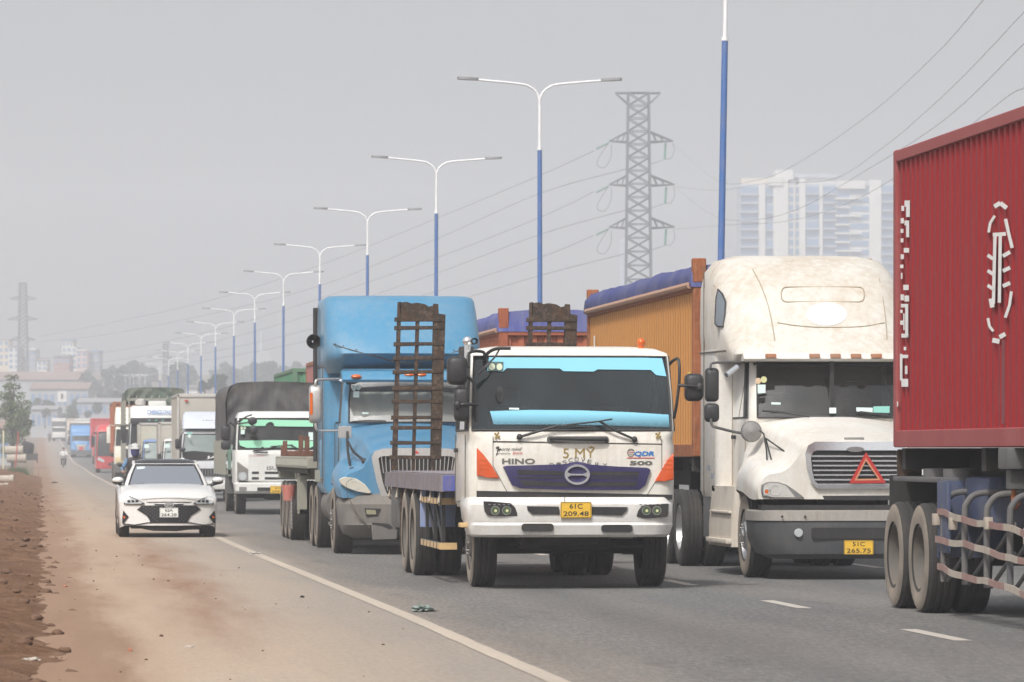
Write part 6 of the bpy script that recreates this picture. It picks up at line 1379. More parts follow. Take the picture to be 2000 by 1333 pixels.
rings = [lv(.945, x0, x1, CY+1.36, CY+3.95, .06, .08, .12), lv(1.14, x0+.075, x1-.075, CY+1.72, CY+3.65, .08, .07, .10), lv(1.32, x0+.165, x1-.165, CY+2.08, CY+3.35, .1, .06, .08), lv(1.345, x0+.18, x1-.18, CY+2.14, CY+3.32, .1, .08, .08)]
cabshell(CAR, rings, 0, 2, M_CW, M_CGL, 'pillars'); cabin(CAR, x0+.12, x1-.12, CY+1.5, CY+3.6, .6, .93, 1.28, hl=.75)
bm = bm_(); loft(bm, [lv(1.31, x0+.17, x1-.18, CY+2.13, CY+3.33, .1, .1, .08), lv(1.39, x0+.22, x1-.22, CY+2.25, CY+3.25, .12, .15, .08), lv(1.425, x0+.34, x1-.34, CY+2.45, CY+3.1, .15, .2, .05)]); part('roof', bm, M_CB, CAR, 60)
for s in (-1, 1):
    bm = bm_(); tube(bm, [(CX+s*.585, CY+2.1, 1.345), (CX+s*.575, CY+2.4, 1.375), (CX+s*.57, CY+3.2, 1.37)], .028, 8); part('roof_rail', bm, M_CW, CAR)
def yfront(u, z):
    """depth of the nose and bonnet surface at offset u and height z"""
    u = abs(u); prev = None
    for (y, sw, half) in ST[:5]:
        h = half[2:]; zt = h[0][1]
        for (ua, za), (ub, zb_) in zip(h, h[1:]):
            if ub <= u <= ua: zt = zb_+(za-zb_)*(u-ub)/(ua-ub+1e-9)
        yy = y+sw*(u/.9)**2
        if z <= zt: return yy if prev is None else prev[1]+(yy-prev[1])*max(0, (z-prev[0]))/(zt-prev[0]+1e-9)
        prev = (zt, yy)
    return prev[1]
def cf(name, mat, pts, off=.01, th=.03, parent=None, slope=.0):
    bm = bm_(); bm.faces.new([bm.verts.new((x, y, 0)) for x, y in pts]); xa, xb = min(p[0] for p in pts), max(p[0] for p in pts)
    for k in range(1, int((xb-xa)/45)+1):                    # cut so that the piece follows the curved nose
        bmesh.ops.bisect_plane(bm, geom=bm.verts[:]+bm.edges[:]+bm.faces[:], plane_co=(xa+45*k, 0, 0), plane_no=(1, 0, 0))
    for v in bm.verts:
        x, y = v.co.x, v.co.y; Yf = CY
        for _ in range(6): q = s1(x, y, Yf); Yf = .5*Yf+.5*(CY+yfront(q.x-CX, q.z)-off)
        v.co = q
    ret = bmesh.ops.extrude_face_region(bm, geom=bm.faces[:])
    for v in ret['geom']:
        if isinstance(v, bmesh.types.BMVert): v.co.y += th
    return part(name, bm, mat, parent or CAR, 30)
def both(pts): return [pts, [(1600-x-2, y) for x, y in reversed(pts)]]
GRI = cf('grille', M_GRL, [(385, 905), (450, 852), (800, 850), (1150, 850), (1215, 900), (1150, 945), (1090, 985), (1060, 1030), (1040, 1076), (800, 1080), (560, 1076), (540, 1030), (510, 985), (450, 945)], .015)
for i in range(9):
    for j in range(12):
        x, y = 470+j*58+(i % 2)*29, 868+i*23
        if 670 < x < 930 and y > 872: continue
        if abs(x-800) > 385-abs(y-900)*1.05-(y-900)*.12: continue
        cf('grille_stud', M_STEEL, [(x-7, y), (x, y-5), (x+7, y), (x, y+5)], .020, .006, GRI)
for h in both([(222, 712), (270, 722), (340, 750), (420, 788), (482, 822), (450, 838), (330, 838), (212, 832)]):
    o = cf('headlamp', M_GRL, h, .03, .06)
    xm, ym = sum(p[0] for p in h)/len(h), sum(p[1] for p in h)/len(h); cf('headlamp_lens', M_LENS, [(xm+(x-xm)*.86, ym+(y-ym)*.78+2) for x, y in h], .036, .02, o)
    for k in (-.45, -.1, .25): cf('lamp_cell', M_GRL, [(xm+k*150-14, ym-8), (xm+k*150+22, ym-4), (xm+k*150+22, ym+22), (xm+k*150-14, ym+22)], .040, .01, o)
cf('nose_slit', M_GRL, [(500, 806), (800, 802), (1100, 806), (1060, 815), (800, 812), (540, 815)], .006, .02, slope=.35)
for h in both([(600, 830), (738, 834), (738, 848), (625, 846)]): cf('nose_vent', M_GRL, h, .006, .02, slope=.35)
def ring2(cx, cy, rx, ry, w): 
    n = 24; bm = bm_(); rw = []
    for i in range(n):
        t = 2*math.pi*i/n; o, q = s1(cx+rx*math.cos(t), cy+ry*math.sin(t), CY-.03), s1(cx+(rx-w)*math.cos(t), cy+(ry-w)*math.sin(t), CY-.03); d = Vector((0, .02, 0)); rw.append([o+d, o, q, q+d])
    rw.append(rw[0]); loft(bm, rw, False, False); return part('emblem', bm, M_CHROME, CAR, 40)
EM = ring2(803, 843, 66, 34, 11)
for h in ([(770, 862), (782, 822), (794, 822), (782, 862)], [(812, 862), (824, 822), (836, 822), (824, 862)], [(780, 850), (818, 832), (826, 838), (786, 857)]): cf('emblem_stroke', M_CHROME, h, .03, .01, EM)
plate(CAR, s1, 678, 880, 922, 1008, CY-.035, '62A', '264.28', M_WPLATE)
for k, h in enumerate(both([(205, 915), (225, 940), (278, 1000), (215, 1078), (190, 1085), (192, 1000)])):
    o = cf('bumper_vent', M_GRL, h, .008, .03); xm, ym = sum(p[0] for p in h)/len(h), sum(p[1] for p in h)/len(h); cf('indicator_lamp', M_AMBER, [(xm-14, ym-18), (xm+16, ym), (xm+10, ym+14), (xm-14, ym+14)], .013, .01, o)
cf('bumper_trim_line', M_GRL, [(195, 1085), (360, 1100), (520, 1070), (800, 1068), (1080, 1070), (1240, 1100), (1392, 1085), (1385, 1097), (1245, 1110), (1075, 1082), (800, 1080), (525, 1082), (360, 1112), (200, 1098)], .012, .02)
cf('undertray', M_BLK, [(330, 1118), (1270, 1118), (1190, 1165), (1050, 1168), (900, 1188), (600, 1182), (470, 1160)], -.12, .25)
cf('bonnet_line', plain('panel_gap_grey', (.25, .25, .25), .6), [(440, 778), (620, 762), (800, 757), (980, 762), (1160, 778), (1160, 774), (980, 757), (800, 752), (620, 757), (440, 774)], .006, .015, slope=1.1)
for s, (a, b_) in ((-1, (58, 212)), (1, (1360, 1512))):
    q0, q1 = s1(a, 535, CY+1.75), s1(b_, 535, CY+1.75); cxm = (q0.x+q1.x)/2; bm = bm_(); ball(bm, (cxm, CY+1.75, q0.z+.02), (q1.x-q0.x)/2, .09, .06, 14, 9); o = part('door_mirror', bm, M_CW, CAR)
    bm = bm_(); ball(bm, (cxm, CY+1.76, q0.z-.012), (q1.x-q0.x)/2*.96, .085, .048, 14, 7); tube(bm, [(CX+s*.80, CY+1.75, .93), (cxm, CY+1.76, q0.z-.03)], .03, 8); part('mirror_base', bm, M_BLK, o)
for y in (.93, 3.63):
    for s in (-1, 1):
        wheel(CAR, CX+s*.79, CY+y, .315, .20, s, False, False, M_ALU, n=28, nut=False)
        bm = bm_(); lathe(bm, [(.345, -s*.08), (.352, 0), (.352, s*.01), (.345, s*.012)], (CX+s*.885, CY+y, .315), 'x', 20, 0, math.pi); part('wheel_arch', bm, M_GRL, CAR)
bm = bm_(); box(bm, CX-.68, CX+.68, CY+1.5, CY+3.8, .90, .995, .03); part('cabin_floor_trim', bm, M_DARK, CAR)
bm = bm_(); box(bm, CX-.66, CX+.66, CY+.3, CY+4.3, .16, .4); part('underbody', bm, M_BLK, CAR)
for s in (-1, 1):
    bm = bm_(); tube(bm, [(CX+s*.905, CY+1.6, .3), (CX+s*.905, CY+1.55, .85), (CX+s*.885, CY+1.6, .92)], .005, 4); tube(bm, [(CX+s*.905, CY+2.55, .25), (CX+s*.905, CY+2.6, .9)], .005, 4); part('door_seam', bm, M_SEAMD, CAR)
onw = [(380, 352), (430, 346), (490, 345), (480, 360), (420, 372), (385, 368)]
bm = bm_(); P = [s1(x, y, CY+1.93) for x, y in onw]; prism(bm, P, (0, .004, 0)); part('windscreen_sticker', bm, M_STICK, CAR)
for pts in ([(370, 578), (460, 565), (640, 574)], [(800, 575), (900, 566), (1080, 574)]): 
    bm = bm_(); tube(bm, [s1(x, y, CY+1.36) for x, y in pts], .01, 5); part('wiper', bm, M_BLK, CAR)

# ================================================================== cab-over lorries in the queue
def cabover(r, xl, xr, Yf, dep, z0, zb, zt, zr, mat, glassm=None, rake=.22, fr=.10, bulge=.05):
    rg = [lv(z0, xl, xr, Yf+.02, Yf+dep, .06, fr, bulge), lv(z0+.06, xl, xr, Yf, Yf+dep, .06, fr, bulge), lv(zb-.06, xl, xr, Yf, Yf+dep, .06, fr, bulge), lv(zb, xl+.02, xr-.02, Yf+.03, Yf+dep, .06, .05, bulge), lv((zb+zt)/2, xl+.04, xr-.04, Yf+.03+rake*.5, Yf+dep, .06, .05, bulge), lv(zt, xl+.07, xr-.07, Yf+.03+rake, Yf+dep, .06, .05, bulge),
          lv(zt+.05, xl+.08, xr-.08, Yf+.06+rake, Yf+dep, .08, .10, bulge), lv(zr-.03, xl+.13, xr-.13, Yf+.18+rake, Yf+dep-.04, .12, .16, bulge), lv(zr, xl+.3, xr-.3, Yf+.4+rake, Yf+dep-.15, .15, .2, .02)]
    cabshell(r, rg, 3, 5, mat, glassm or M_GLASS); cabin(r, xl+.05, xr-.05, Yf+.1, Yf+dep-.04, zb-.45, zb, zt-.04)
def under(r, xc, Yf, Yr, R, front, rear, xl, xr, w=.24, twin=True, zg_=0.):
    bm = bm_()
    for x in (xc-.42, xc+.34): box(bm, x, x+.08, Yf+.3, Yr-.1, R+.12+zg_, R+.36+zg_)
    box(bm, xc-.35, xc+.35, Yf+.4, Yf+1.3, R-.1+zg_, R+.5+zg_, .08); tube(bm, [(xl+.2, front, R+zg_), (xr-.2, front, R+zg_)], .06)
    for y in rear: tube(bm, [(xl+.2, y, R+zg_), (xr-.2, y, R+zg_)], .07)
    part('chassis', bm, M_CHASSIS, r)
    wheel(r, xl+w/2+.03, front, R, w, -1, True, z=zg_); wheel(r, xr-w/2-.03, front, R, w, 1, True, z=zg_)
    for y in rear: wheel(r, xl+w/2+.02, y, R, w, -1, z=zg_); wheel(r, xr-w/2-.02, y, R, w, 1, z=zg_); wheel(r, xl+w*1.5+.06, y, R, w, -1, dusty=False, nut=False, z=zg_); wheel(r, xr-w*1.5-.06, y, R, w, 1, dusty=False, nut=False, z=zg_)
def tarp_body(r, x0, x1, y0, y1, z0, zs, z1, tm, round_=.18, slatm=None, front_folds=True):
    """stake sides below, tarpaulin on hoops above"""
    sm_ = slatm or M_FT; bm = bm_(); box(bm, x0, x1, y0, y1, z0, z0+.14, .01); part('load_bed', bm, sm_, r)
    for x, s in ((x0, -1), (x1, 1)):
        n = max(2, int((zs-z0)/.19))
        for k in range(n):
            z = z0+.16+k*(zs-z0-.16)/n; bm = bm_(); box(bm, x, x+s*.03, y0+.03, y1-.03, z, z+(zs-z0-.16)/n*.62); part('side_slat', bm, sm_, r)
        m_ = int((y1-y0)/.75)
        for k in range(m_+1):
            y = y0+.03+(y1-y0-.14)*k/m_; bm = bm_(); box(bm, x+s*.03, x+s*.07, y, y+.07, z0, zs); part('side_stake', bm, sm_, r)
    rows = []; ny = int((y1-y0)/.12)
    for i in range(ny+1):
        y = y0+(y1-y0)*i/ny; row = []; hp = .04*abs(math.sin(i*.12/.9*math.pi)); w = lambda a, b_: .05*noise.noise(Vector((a*3, y*1.6, b_*2)))
        prof = [(0, zs-.06), (0, zs+.3*(z1-zs)), (0, zs+.65*(z1-zs)), (0, z1-round_)]+[(round_*(1-math.cos(t)), z1-round_+round_*math.sin(t)) for t in (.4, .8, 1.2, 1.57)]
        for (dx, z) in prof: row.append(Vector((x0-.03+dx+hp*.7+w(z, 1), y, z-hp*.5)))
        for k in range(1, 8): row.append(Vector((x0+round_+(x1-x0-2*round_)*k/8, y, z1+.05*math.sin(math.pi*k/8)-hp*1.2+w(k, 5))))
        for (dx, z) in reversed(prof): row.append(Vector((x1+.03-dx-hp*.7+w(z, 3), y, z-hp*.5)))
        rows.append(row)
    bm = bm_(); loft(bm, rows, closed=False); T = part('tarpaulin', bm, tm, r, 70)
    for yy, e in ((y0, rows[0]), (y1, rows[-1])):           # end sheets with folds
        bm = bm_(); g = []; nx, nzz = 34, 16
        for i in range(nx+1):
            col = []
            for j in range(nzz+1):
                x = x0+(x1-x0)*i/nx; u = abs(2*i/nx-1); zt_ = z1+.05*(1-u*u)-round_*max(0, (u-(1-2*round_/(x1-x0)))/(2*round_/(x1-x0)))**2.5; z = zs-.1+(zt_-zs+.1)*j/nzz
                f = .16*noise.noise(Vector((x*2.6+z*2.4*(1 if x > (x0+x1)/2 else -1), z*.8, 3)))+.05*noise.noise(Vector((x*6, z*5, 1)))
                col.append(Vector((x, yy+(.05+f if yy == y0 else -.05-f)*(1-(j/nzz)**6), z)))
            g.append(col)
        loft(bm, g, closed=False); part('tarpaulin_end', bm, tm, T, 70)
    return T
# ------------------------------------------------------------------ white lorry with dark tarpaulin
M_TD = paint('dark_grey_tarpaulin', (.05, .05, .053), .75, .45, (.17, .155, .14), scale=1.5); M_GW = paint('queue_white_paint', (.62, .63, .61), .35, .25, (.4, .36, .3), scale=1.6, coat=.2)
M_GFILM = plain('green_window_film', (.34, .72, .50), .3); M_STAKE = paint('grey_green_stakes', (.23, .245, .215), .8, .5, (.32, .27, .22), scale=2)
i1 = Crop(410, 730, 4.596); YI = 114.7
IS = root('tarpaulin_truck', (5.9, YI, 0), 'white cab-over lorry with dark grey tarpaulin behind the saloon car', 'truck')
ixl, ixr = 4.80, 7.02
cabover(IS, ixl, ixr, YI, 1.75, .78, 1.62, 2.40, 2.58, M_GW)
def ig(name, mat, pts, Y=None, th=.004): return fpoly(name, IS, mat, i1, pts, YI-.06 if Y is None else Y, th)
ig('sun_strip', M_GFILM, [(262, 450), (300, 412), (945, 420), (945, 478), (600, 474), (575, 470), (575, 452), (555, 436), (530, 436), (505, 452), (500, 470), (262, 474)], YI+.10); ig('lower_film', M_GFILM, [(260, 602), (600, 598), (940, 606), (930, 650), (900, 668), (600, 664), (330, 668), (270, 645)], YI-.04)
ig('windscreen_sticker', M_STICK, [(277, 503), (314, 503), (312, 545), (277, 545)], YI-.03); ig('windscreen_sticker', M_STICK, [(885, 527), (940, 527), (940, 600), (885, 598)], YI-.03)
for x in (286, 313): ig('windscreen_sticker', plain('sticker_cream', (.55, .60, .45), .5), epoly(x, 488, 13, 13, 12), YI-.02)
o = ig('front_lid', M_GW, [(345, 722), (960, 728), (960, 880), (345, 878)], YI-.065, .02)
for pts in (rpoly(376, 880, 440, 902, 5), rpoly(492, 880, 960, 902, 5), rpoly(376, 930, 440, 952, 5), rpoly(492, 930, 960, 952, 5)): ig('grille_slot', M_BLK, pts, YI-.075, .03)
fpoly('grille_panel', IS, M_GW, i1, [(345, 872), (960, 874), (960, 965), (345, 962)], YI-.07, .02)
for xa, xb in ((245, 343), (1010, 1108)):
    h = ig('headlamp', M_STEEL, [(xa, 790), (xb, 860), (xb, 962), (xa, 960)] if xa < 500 else [(xb, 790), (xb, 960), (xa, 962), (xa, 860)], YI-.05, .05); fpoly('headlamp_lens', h, M_LENS, i1, epoly((xa+xb)/2, 922, 36, 36, 16), YI-.056, .02); fpoly('indicator_lens', h, plain('smoked_lens', (.2, .19, .17), .2), i1, [(xa+8, 812), (xb-8, 868), (xb-8, 882), (xa+8, 882)] if xa < 500 else [(xb-8, 812), (xb-8, 882), (xa+8, 882), (xa+8, 868)], YI-.056, .02)
bm = bm_(); z_ = lambda y: i1(500, y, YI).z
loft(bm, [lv(z_(1078), ixl+.05, ixr-.05, YI-.06, YI+.5, .05, .15, .04), lv(z_(1055), ixl+.0, ixr-.0, YI-.12, YI+.6, .05, .15, .05), lv(z_(990), ixl-.02, ixr+.02, YI-.12, YI+.7, .05, .15, .05), lv(z_(978), ixl, ixr, YI-.06, YI+.7, .05, .15, .05)]); BI = part('bumper', bm, M_GW, IS, 35)
fpoly('fog_lamp', BI, M_STEEL, i1, rpoly(262, 1018, 330, 1050, 5), YI-.15, .04); fpoly('air_slot', BI, M_BLK, i1, rpoly(425, 1022, 545, 1054, 6), YI-.175, .04)
bm = bm_(); box(bm, ixl+.1, ixr-.1, YI-.02, YI+.3, z_(985), z_(962)); part('bumper_gap', bm, M_BLK, IS)
plate(BI, i1, 542, 1010, 690, 1076, YI-.19, '61C', '250.11')
lett('ISUZU', 510, 832, 700, 866, M_GREYL, IS, i1, YI-.07, bold=.02); lett('FORWARD', 362, 736, 492, 745, M_REDL, IS, i1, YI-.07)
for pv_, tip, a_, b_ in (((385, 700), (480, 660), (400, 696), (600, 655)), ((840, 700), (730, 645), (545, 655), (745, 640))):
    w = ftube('wiper', IS, M_BLK, i1, [(*pv_, YI-.07), (*tip, YI-.06)], .016); ftube('wiper_blade', w, M_BLK, i1, [(*a_, YI-.06), (*b_, YI-.05)], .012)
ftube('grab_handle', IS, M_BLK, i1, [(410, 708, YI-.1), (520, 708, YI-.1)], .02)
mirror(IS, i1, 100, 462, 188, 600, YI-.1, .15); mirror(IS, i1, 100, 602, 188, 685, YI-.1, .12)
for (x, y, rx, ry) in ((382, 425, 42, 36), (393, 507, 40, 42)):
    q = i1(x, y, YI-.25); bm = bm_(); ball(bm, q, rx/359, .05, ry/359, 14, 8); part('kerb_mirror', bm, M_MIRROR, IS)
ftube('mirror_arm', IS, M_BLK, i1, [(240, 440, YI+.1), (330, 385, YI-.2), (378, 370, YI-.22)], .02); ftube('mirror_arm', IS, M_BLK, i1, [(240, 452, YI+.1), (345, 440, YI-.2), (385, 470, YI-.22)], .018); ftube('mirror_arm', IS, M_BLK, i1, [(150, 470, YI-.1), (185, 440, YI), (225, 480, YI+.2)], .02)
under(IS, 5.9, YI, 124.2, .46, 115.8, (121.6,), 4.82, 7.0)
tarp_body(IS, 4.70, 7.14, 117.0, 124.3, .98, 1.86, 3.30, M_TD, .30, M_STAKE)
bm = bm_(); box(bm, 4.72, 4.80, 117.0, 117.12, .95, 1.95); part('headboard_post', bm, paint('green_post', (.12, .22, .17), .7, .4), IS)
bm = bm_(); box(bm, 4.75, 5.2, 117.6, 119.6, .50, .92, .03); part('side_locker', bm, M_GREYP, IS)
# ------------------------------------------------------------------ silver box lorry
j1 = Crop(200, 740, 6.664); YJ = 145.0
M_BOXG = paint('grey_box_panel', (.36, .345, .31), .6, .35, (.34, .29, .23), scale=1.2); M_BOXE = paint('pale_box_edge', (.44, .43, .41), .5, .4, scale=1.2); M_SILV = paint('silver_cab_paint', (.55, .57, .60), .32, .2, (.4, .37, .33), metal=.2, scale=1.6)
JA = root('box_truck', (5.35, YJ, 0), 'silver cab-over box lorry partly hidden by the dark tarpaulin', 'truck')
cabover(JA, 4.36, 6.32, YJ, 1.55, .55, 1.38, 2.13, 2.30, M_SILV, glass('greenish_windscreen', (.50, .66, .62), .03, .42, (.34, .42, .40)), .3)  # strong veil paints the bright reflection into this windscreen's colour
def jf(name, mat, pts, Y=YJ-.07, th=.02, parent=None): return fpoly(name, parent or JA, mat, j1, pts, Y, th)
jf('black_fascia', M_BLK, [(1050, 955), (1180, 940), (1480, 965), (1800, 955), (1830, 1010), (1800, 1062), (1090, 1062), (1055, 1010)], YJ-.065)
lett('JAC', 1352, 1005, 1600, 1048, M_POLEW, JA, j1, YJ-.09, bold=.03)
jf('windscreen_sticker', M_STICK, [(1112, 725), (1152, 725), (1150, 766), (1112, 766)], YJ-.02, .004); jf('windscreen_sticker', plain('sticker_teal', (.25, .55, .48), .5), [(1100, 695), (1175, 695), (1160, 722), (1108, 718)], YJ, .004)
GJ = jf('grille', M_BLK, [(1275, 1170), (1800, 1170), (1790, 1268), (1290, 1268)], YJ-.08)
for k in range(14): jf('grille_slat', M_CHROME, [(1300+k*36, 1180), (1308+k*36, 1180), (1308+k*36, 1262), (1300+k*36, 1262)], YJ-.09, .02, GJ)
bm = bm_(); box(bm, 4.33, 6.35, YJ-.15, YJ+.3, .38, .66, .06); part('bumper', bm, M_GW, JA)
bm = bm_(); loft(bm, [lv(2.30, 4.45, 6.25, YJ+.25, YJ+1.55, .08, .12, .05), lv(2.5, 4.45, 6.25, YJ+.45, YJ+1.55, .08, .12, .08), lv(2.72, 4.47, 6.23, YJ+.75, YJ+1.55, .08, .12, .08), lv(2.84, 4.55, 6.15, YJ+1.0, YJ+1.5, .08, .12, .04)]); part('wind_deflector', bm, paint('pale_blue_white', (.50, .54, .61), .35, .15), JA, 50)
lett('JAC', 1290, 530, 1480, 560, M_BOXE, JA, j1, YJ+.42)
mirror(JA, j1, 948, 782, 1022, 912, YJ-.1, .12); q = j1(1052, 925, YJ-.15); bm = bm_(); ball(bm, q, .07, .04, .07, 12, 6); part('kerb_mirror', bm, M_MIRROR, JA)
ftube('mirror_arm', JA, M_BLK, j1, [(1000, 790, YJ-.08), (1035, 720, YJ+.1), (1060, 690, YJ+.2)], .018); ftube('mirror_arm', JA, M_BLK, j1, [(960, 912, YJ-.08), (1040, 935, YJ-.1)], .015)
under(JA, 5.35, YJ, 153.3, .40, 146.1, (150.9,), 4.36, 6.4, .2)
bm = bm_(); box(bm, 4.33, 6.53, 147.0, 153.4, .95, 3.38, .03); BX = part('box_body', bm, M_BOXG, JA)
for x in (4.31, 6.47):
    for y in (146.97, 153.36):
        bm = bm_(); box(bm, x, x+.08, y, y+.08, .93, 3.42, .015, 1); part('box_corner', bm, M_BOXE, BX)
bm = bm_(); box(bm, 4.31, 6.55, 146.97, 147.07, 3.30, 3.42, .02); part('box_top_rail', bm, M_BOXE, BX)
bm = bm_(); box(bm, 4.31, 4.39, 147.0, 153.4, 3.32, 3.41, .015); part('box_side_rail', bm, M_BOXE, BX)
for k in range(22):
    bm = bm_(); box(bm, 4.40, 4.60, 146.975, 147.0, 1.0+k*.075, 1.045+k*.075); part('vent_louvre', bm, M_BOXE, BX)
for k in range(30):
    bm = bm_(); box(bm, 4.318, 4.332, 147.1+k*.208, 147.2+k*.208, 1.05, 3.28); part('side_rib', bm, M_BOXG, BX)
bm = bm_(); box(bm, 4.55, 4.66, 146.93, 146.97, 3.17, 3.22, .01); part('marker_lamp', bm, plain('red_reflector', (.45, .03, .02), .3), BX)
# ------------------------------------------------------------------ two small box lorries behind it
def small_box(label, xl, Yf, boxl, cabm, ztop, cw=1.75, bw=1.9, boxm=None):
    r = root('small_box_truck', (xl+cw/2, Yf, 0), label, 'truck')
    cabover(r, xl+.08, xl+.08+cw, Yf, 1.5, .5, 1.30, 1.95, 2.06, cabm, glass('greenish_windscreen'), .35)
    bm = bm_(); box(bm, xl, xl+bw, Yf+1.6, Yf+1.6+boxl, .8, ztop, .03); B_ = part('box_body', bm, boxm or M_BOXG, r)
    for x in (xl-.02, xl+bw-.05):
        bm = bm_(); box(bm, x, x+.07, Yf+1.57, Yf+1.64, .78, ztop+.03, .01, 1); part('box_corner', bm, M_BOXE, B_)
    bm = bm_(); box(bm, xl-.02, xl+bw+.02, Yf+1.57, Yf+1.65, ztop-.05, ztop+.04, .01, 1); part('box_top_rail', bm, M_BOXE, B_)
    bm = bm_(); box(bm, xl+.06, xl+.1+cw, Yf-.1, Yf+.2, .35, .55, .05); part('bumper', bm, M_GREYP, r)
    bm = bm_(); box(bm, xl+.3, xl+cw-.2, Yf-.07, Yf, .8, .95, .02); part('grille', bm, M_BLK, r)
    for s in (.12, cw-.22):
        bm = bm_(); box(bm, xl+s, xl+s+.24, Yf-.08, Yf, .66, .82, .03); part('headlamp', bm, M_LENS, r)
    bm = bm_(); box(bm, xl-.12, xl+.04, Yf-.1, Yf, 1.2, 1.5, .04); tube(bm, [(xl-.02, Yf-.05, 1.5), (xl+.12, Yf+.15, 1.6)], .015); part('mirror', bm, M_MIRROR, r)
    bm = bm_(); box(bm, xl+.16, xl+.34, Yf+.02, Yf+.024, 1.72, 1.86); part('windscreen_sticker', bm, M_STICK, r)
    under(r, xl+.95, Yf, Yf+1.6+boxl, .36, Yf+.9, (Yf+boxl,), xl+.05, xl+bw-.05, .18); return r
small_box('small box lorry with a white cab, tucked beside the silver box lorry', 4.28, 166.5, 4.0, M_GW, 2.62)
small_box('small box lorry with a blue cab and beige box, left of the white one', 3.80, 178.0, 4.2, paint('cab_mid_blue', (.12, .22, .46), .4, .3), 2.66, boxm=paint('beige_box_panel', (.42, .41, .33), .6, .3))
# ------------------------------------------------------------------ heavy lorry with green tarpaulin and lettered visor
YC = 205.0; XC0 = 3.88
CL = root('tarpaulin_truck', (5.1, YC, 0), 'heavy white lorry with green tarpaulin roof and blue lettering above its windscreen', 'truck')
cabover(CL, XC0, XC0+2.46, YC, 2.1, .9, 1.9, 2.85, 3.12, M_SILV, M_GLASS, .12)
bm = bm_(); box(bm, XC0+.05, XC0+2.41, YC-.22, YC+.1, 2.82, 3.06, .06); VS = part('sun_visor', bm, M_BLK, CL)
for k in range(3):
    bm = bm_(); box(bm, XC0+.85+k*.3, XC0+.95+k*.3, YC-.24, YC-.2, 2.94, 2.99, .01); part('marker_lamp', bm, plain('teal_lamp', (.10, .42, .34), .3), VS)
bm = bm_(); loft(bm, [lv(3.08, XC0+.06, XC0+2.40, YC-.05, YC+2, .1, .15, .08), lv(3.5, XC0+.08, XC0+2.38, YC+.12, YC+2, .1, .15, .08), lv(3.62, XC0+.15, XC0+2.3, YC+.35, YC+2, .1, .15, .05)]); HR = part('high_roof', bm, M_GW, CL, 45)
text('CHENGLONG', (XC0+1.36, YC-.14, 3.33), 1.12, .20, M_BLUEL, HR, bold=.02)
bm = bm_(); box(bm, XC0+.88, XC0+1.66, YC+.5, YC+1.2, 3.6, 3.84, .06); part('roof_cooler', bm, M_GW, CL)
bm = bm_(); rock(bm, (XC0+.55, YC+1.2, 3.78), .24, .8, 2); part('rolled_sheet', bm, M_BOXE, CL); bm = bm_(); rock(bm, (XC0+1.95, YC+1.2, 3.80), .3, .8, 2); part('rolled_sheet', bm, paint('green_tarpaulin', (.045, .085, .065), .75, .4), CL)
for x, s in ((XC0-.02, -1), (XC0+2.48, 1)):
    bm = bm_(); box(bm, x+s*.1, x+s*.30, YC-.25, YC-.1, 1.95, 2.6, .05); box(bm, x+s*.12, x+s*.36, YC-.28, YC-.12, 2.1, 2.75, .05) if s < 0 else None; tube(bm, [(x, YC+.1, 2.75), (x+s*.2, YC-.18, 2.72)], .025); part('mirror', bm, M_MIRROR, CL)
for x in (XC0+.08, XC0+1.95):
    bm = bm_(); box(bm, x, x+.42, YC-.1, YC-.02, .98, 1.25, .04); part('headlamp', bm, M_LENS, CL)
bm = bm_(); box(bm, XC0, XC0+2.46, YC-.16, YC+.4, .5, .95, .06); part('bumper', bm, M_SILV, CL); bm = bm_(); box(bm, XC0+.4, XC0+2.05, YC-.09, YC, 1.25, 1.75, .03); part('grille', bm, M_BLK, CL)
under(CL, 5.1, YC, 217, .50, 206.4, (213.6, 214.9), XC0, XC0+2.5, .28)
TB = tarp_body(CL, XC0-.08, XC0+2.50, 207.2, 217.2, 1.15, 3.9, 4.42, paint('green_tarpaulin', (.045, .085, .065), .75, .4), .22, M_STAKE)
bm = bm_(); box(bm, XC0-.05, XC0+2.45, 207.15, 207.2, 3.86, 3.98); part('front_bow', bm, M_STAKE, CL)
for k in range(8):
    x = XC0+.02+k*.34; bm = bm_(); box(bm, x, x+.05, 207.1, 207.18, 1.2, 4.1); part('headboard_bar', bm, M_STAKE, CL)
# ------------------------------------------------------------------ white tractor with a rusty red container behind it
YD = 250.0; XD = 3.95
WD = root('tractor_unit', (5.2, YD, 0), 'cream white tractor unit beside the red coach', 'truck')
cabover(WD, XD, XD+2.4, YD, 2.0, .9, 1.9, 2.8, 3.1, paint('cream_cab_paint', (.70, .67, .58), .4, .2), M_GLASS, .15)
bm = bm_(); loft(bm, [lv(3.08, XD+.03, XD+2.37, YD+.1, YD+2, .1, .2, .08), lv(3.6, XD+.05, XD+2.35, YD+.4, YD+2, .1, .2, .08), lv(4.0, XD+.1, XD+2.3, YD+.9, YD+2, .1, .2, .05)]); part('wind_deflector', bm, MATS['cream_cab_paint'], WD, 45)
bm = bm_(); box(bm, XD, XD+2.4, YD-.15, YD+.4, .45, .95, .06); part('bumper', bm, M_GREYP, WD)
for x in (XD+.06, XD+1.95):
    bm = bm_(); box(bm, x, x+.4, YD-.1, YD, 1.0, 1.3, .05); part('headlamp', bm, plain('warm_lens', (.62, .5, .3), .2), WD)
bm = bm_(); box(bm, XD+.45, XD+1.95, YD-.08, YD, 1.2, 1.75, .03); part('grille', bm, M_BLK, WD)
bm = bm_(); box(bm, XD-.42, XD-.22, YD-.25, YD-.1, 2.05, 2.95, .05); tube(bm, [(XD+.02, YD, 3.0), (XD-.3, YD-.18, 3.0)], .025); part('mirror', bm, MATS['cream_cab_paint'], WD)
